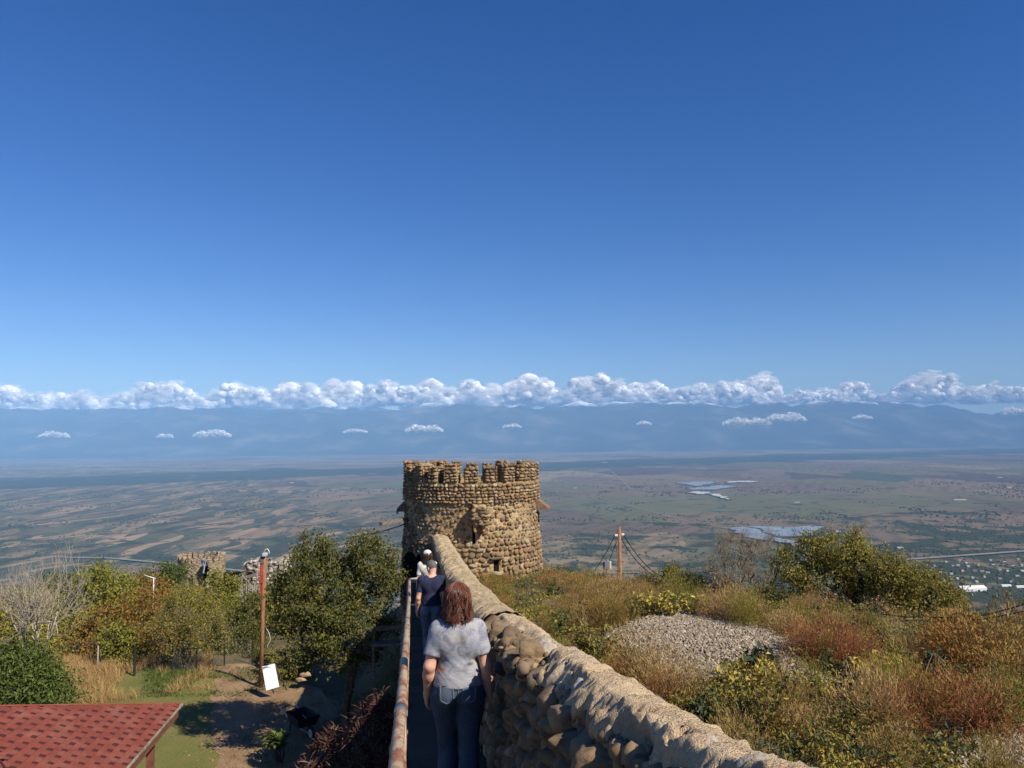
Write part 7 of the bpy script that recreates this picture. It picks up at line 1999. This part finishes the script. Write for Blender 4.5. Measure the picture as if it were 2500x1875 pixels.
            x_ = np.sin(az_) * (rad + lay); y_ = -np.cos(az_) * (rad + lay) * 1.10 - 0.012 * H + wav * 0.6
            flip = sstep(0.70, 1.0, s_) * rl.uniform(-0.006, 0.016) * H
            x_ = x_ + np.sin(az) * flip; y_ = y_ - np.cos(az) * flip
            p_ = np.stack([x_, y_, z_], -1) @ TR.T + hd
            V, q4, q3 = tube(p_, np.linspace(0.0036, 0.0017, S_) * g('strand_w', 1.0), 3, False); A.add(V, q4)
        A.mk('strands', ha, hb, True)
    return o, hp, TR

t = NT('skin'); ob = t.obj()
c = t.mix(t.rngmap(t.noise(ob, 18, 4), 0.35, 0.65), (0.56, 0.30, 0.205), (0.64, 0.37, 0.26)); M_SKIN = t.done(c, 0.55, t.bump(t.noise(ob, 160, 2), 0.08, 0.002), 0.35)
t.bsdf.inputs['Subsurface Weight'].default_value = 0.08; t.bsdf.inputs['Subsurface Radius'].default_value = (0.01, 0.004, 0.002)
t = NT('tie_dye_jersey'); ob = t.obj(); sx = t.sep(ob)
f = t.noise(ob, 9.5, 5, 0.6, 0.8); f2 = t.noise(t.xf(ob, (1, 1, 1), (0, 0, 0), (3, 1, 2)), 7.5, 4, 0.55, 0.6); f3 = t.noise(ob, 26, 4, 0.7)
c = t.ramp(f, [(0.28, (0.198, 0.205, 0.244)), (0.42, (0.304, 0.317, 0.356)), (0.52, (0.436, 0.442, 0.462)), (0.64, (0.330, 0.363, 0.436)), (0.75, (0.462, 0.462, 0.469))])
c = t.mix(t.rngmap(f2, 0.56, 0.66, 0, 0.75), c, (0.502, 0.482, 0.449))
def blob(cx, cz, sx_, sz_, edge, lo, hi):
    dx = t.math('DIVIDE', t.math('SUBTRACT', sx[0], cx), sx_); dz = t.math('DIVIDE', t.math('SUBTRACT', sx[2], cz), sz_)
    return t.rngmap(t.math('ADD', t.math('SQRT', t.math('ADD', t.math('MULTIPLY', dx, dx), t.math('MULTIPLY', dz, dz))), t.math('MULTIPLY', t.math('SUBTRACT', f3, 0.5), edge)), lo, hi, 1, 0)
c = t.mix(t.math('MULTIPLY', blob(0.035, 1.235, 0.035, 0.05, 1.2, 0.5, 1.1), 0.8), c, (0.218, 0.198, 0.178))
c = t.mix(t.math('MULTIPLY', blob(0.02, 1.33, 0.05, 0.025, 1.4, 0.5, 1.0), 0.7), c, (0.264, 0.244, 0.231))
c = t.mix(t.math('MULTIPLY', blob(0.09, 1.285, 0.035, 0.02, 1.6, 0.4, 1.1), 0.6), c, (0.277, 0.251, 0.224))
c = t.mix(t.math('MULTIPLY', blob(-0.02, 1.26, 0.045, 0.05, 1.0, 0.5, 1.2), 0.6), c, (0.475, 0.436, 0.370))
c = t.mix(t.math('MULTIPLY', blob(-0.125, 1.02, 0.035, 0.022, 1.0, 0.5, 1.2), 0.9), c, (0.500, 0.140, 0.050))
c = t.mix(t.math('MULTIPLY', blob(-0.135, 1.095, 0.025, 0.02, 1.0, 0.5, 1.2), 0.6), c, (0.317, 0.145, 0.079))
c = t.mix(t.math('MULTIPLY', blob(0.085, 1.06, 0.03, 0.015, 1.6, 0.4, 1.2), 0.8), c, (0.079, 0.076, 0.086))
c = t.mix(t.math('MULTIPLY', blob(0.05, 1.02, 0.05, 0.012, 1.6, 0.4, 1.2), 0.6), c, (0.264, 0.198, 0.152))
c = t.mix(t.rngmap(sx[2], 1.03, 1.00, 0, 0.35), c, (0.475, 0.469, 0.488))
c = t.mix(1.0, c, (0.74, 0.73, 0.75), 'MULTIPLY')
hb_ = t.bump(t.noise(t.xf(ob, (4, 4, 14)), 2, 4, 0.5), 0.22, 0.02)
M_TIE = t.done(c, 0.9, t.bump(t.noise(ob, 420, 2), 0.12, 0.002, hb_), 0.15)
t = NT('denim'); ob = t.obj(); f = t.noise(ob, 6, 5, 0.6); f2 = t.noise(t.xf(ob, (1, 1, 0.25)), 240, 2)
c = t.mix(t.rngmap(f, 0.35, 0.65), (0.030, 0.048, 0.078), (0.055, 0.080, 0.115)); c = t.mix(t.rngmap(f2, 0.4, 0.7, 0, 0.35), c, (0.10, 0.125, 0.16)); M_DENIM = t.done(c, 0.85, t.bump(f2, 0.15, 0.002), 0.2)
M_DENIM2 = flat('blue_denim', (0.085, 0.125, 0.19), 0.85, 0.2, scale=6, var=0.35, bump=0.1); M_DENIM3 = flat('pale_denim', (0.22, 0.28, 0.38), 0.85, 0.2)
M_SEAM = flat('denim_seam', (0.16, 0.17, 0.19), 0.85)
t = NT('auburn_hair'); c = t.ramp(t.math('FRACT', t.math('ADD', t.island(), 0.13)), [(0.0, (0.070, 0.022, 0.013)), (0.3, (0.13, 0.042, 0.022)), (0.6, (0.18, 0.062, 0.032)), (0.85, (0.10, 0.034, 0.019)), (1.0, (0.26, 0.11, 0.058))]); M_HAIRW = t.done(c, 0.42, None, 0.5)
M_HAIRG = flat('grey_cropped_hair', (0.12, 0.115, 0.11), 0.8, 0.2, scale=40, var=0.4, bump=0.4); M_HAIRB = leafmat('brown_hair', [(0.045, 0.022, 0.014), (0.08, 0.042, 0.026), (0.06, 0.03, 0.018)], 0.0, 0.5, 0.4)
M_NAVY = flat('navy_jersey', (0.026, 0.030, 0.062), 0.9, 0.15, scale=12, var=0.2, bump=0.1); M_CREAM = flat('cream_jersey', (0.62, 0.60, 0.53), 0.9, 0.15, scale=10, var=0.08, bump=0.1); M_CAPW = flat('off_white_cap', (0.68, 0.62, 0.57), 0.85, 0.15, scale=12, var=0.08)
M_SHOE = flat('dark_shoe', (0.03, 0.03, 0.035), 0.7); M_BLUEJ = flat('blue_jacket', (0.12, 0.17, 0.30), 0.85)
def joints(arm_out=0.0, stride=0.05, bend=0.03, shw=0.105, hem=0.565, belt=0.60, hipx=0.053, headdy=0.0, shz=0.812, hz=0.932):
    J = {'head': (0.0, 0.012 + headdy, hz), 'neck': (0, -0.008, shz + 0.033), 'shl': (-shw, -0.006, shz), 'shr': (shw, -0.006, shz), 'waist': (0, 0, 0.635), 'pelvis': (0, -0.004, 0.525), 'hem': (0, 0, hem), 'belt': (0, 0, belt)}
    J['ell'] = (-shw - 0.034 - arm_out, -0.030, 0.640); J['elr'] = (shw + 0.034 + arm_out, -0.030, 0.640)
    J['wrl'] = (-shw - 0.045 - arm_out * 1.2, bend + 0.005, 0.500); J['wrr'] = (shw + 0.045 + arm_out * 1.2, bend - 0.02, 0.500)
    J['hil'] = (-hipx, 0, 0.50); J['hir'] = (hipx, 0, 0.50)
    J['knl'] = (-hipx * 0.94, stride + 0.012, 0.275); J['knr'] = (hipx * 0.94, -stride * 0.3 + 0.012, 0.275)
    J['anl'] = (-hipx * 0.9, stride * 0.9, 0.046); J['anr'] = (hipx * 0.9, -stride * 1.3, 0.046)
    return J
YAW = -math.atan2(WALL_S, 1.0) 
wy = 5.85; wpos = (P(457.5, 600, wy)[0], wy, float(zfloor(wy)) + 0.01)
person('woman with wavy auburn hair in grey tie dye t-shirt walking away on the walkway', wpos, YAW * 0.55, 1.62,
       joints(0.010, 0.05, 0.035, 0.085, 0.548, 0.595, 0.052, 0, 0.792, 0.936), (M_SKIN, M_TIE, M_DENIM, M_HAIRW, M_SHOE, M_SEAM), 0.0072,
       dict(hair='bob', hair_len=0.095, hair_w=0.86, waistw=1.0, hipw=1.02, belly=1.1, arm=1.02, thigh=1.06, wide=0.94, pockets=True, sleeve=0.70, strands=1600, wrinkle=0.0036, curl=0.55, wave=3.6, sl_r=0.040))
my_ = 14.1; mpos = (P(431.5, 600, my_)[0], my_, float(zfloor(my_)) + 0.01)
tiltm = Matrix.Rotation(R(38), 3, 'Z') @ Matrix.Rotation(R(-24), 3, 'X')
o, hp, TR = person('man with cropped grey hair and glasses in a navy t-shirt looking down to his left', mpos, YAW * 0.8, 1.76,
       joints(0.0, 0.05, 0.03, 0.100, 0.56, 0.59, 0.050, 0.022), (M_SKIN, M_NAVY, M_DENIM2, M_HAIRG, M_SHOE), 0.0095,
       dict(hair='short', head_rot=tiltm, waistw=1.0, hipw=0.92, belly=1.2, arm=0.95, wide=0.98, sleeve=0.66, sl_r=0.038, wrinkle=0.005, curl=0.7))
A = Acc()
for s in (-1, 1):
    A.add(*frusta([hp((s * 0.050, -0.01, 0.008))], [hp((s * 0.046, 0.058, 0.006))], 0.0035, 0.0035, 5))
    th = np.linspace(0, 2 * math.pi, 13); pts = np.array([hp((s * 0.021 + 0.016 * math.cos(a_), 0.062, 0.002 + 0.012 * math.sin(a_))) for a_ in th]); V, q4, q3 = tube(pts, 0.003, 4, False); A.add(V, q4)
A.mk('glasses', M_IRON, o)
cy_ = 17.6; cpos = (P(427.5, 600, cy_)[0], cy_, float(zfloor(cy_)) + 0.01)
o, hp, TR = person('person in a white cap and cream t-shirt with brown hair, farthest ahead on the walkway', cpos, YAW, 1.68,
       joints(0.0, 0.05, 0.05, 0.090, 0.55, 0.59, 0.050), (M_SKIN, M_CREAM, M_DENIM2, M_HAIRB, M_SHOE), 0.011,
       dict(hair='long', hair_len=0.10, hair_w=0.98, strands=420, strand_w=1.6, wide=0.88, hipw=0.92, arm=0.92, sl_r=0.037, sleeve=0.74, wrinkle=0.005))
H_ = 1.68
Cf = Field(hp((0, 0, 0)) - 0.12 * H_, hp((0, 0, 0)) + 0.12 * H_, 0.008); Cf.ell(hp((0, -0.008, 0.024)), (0.060 * H_, 0.068 * H_, 0.058 * H_), 0.01); Cf.cut(hp((0, 0, 0.018)), (0, 0, -1.0))
Cf.cone(hp((0, 0.06, 0.021)), hp((0, 0.105, 0.012)), 0.036 * H_, 0.03 * H_, 0.01, (1, 1, 6)); V, Fq = Cf.mesh(); mk('cap', V, Fq, M_CAPW, o, True)
c = P(203.6, 562.5, 81.9)
person('tiny figure in a blue jacket climbing to the door of the small far tower', c + np.array((0, 0, -1.15)), -0.3, 1.75,
       joints(0.0, 0.06, 0.03, 0.11), (M_SKIN, M_BLUEJ, M_DENIM3, M_HAIRB, M_SHOE), 0.026, dict(hair='short', sleeve=1.0, wrinkle=0.0))
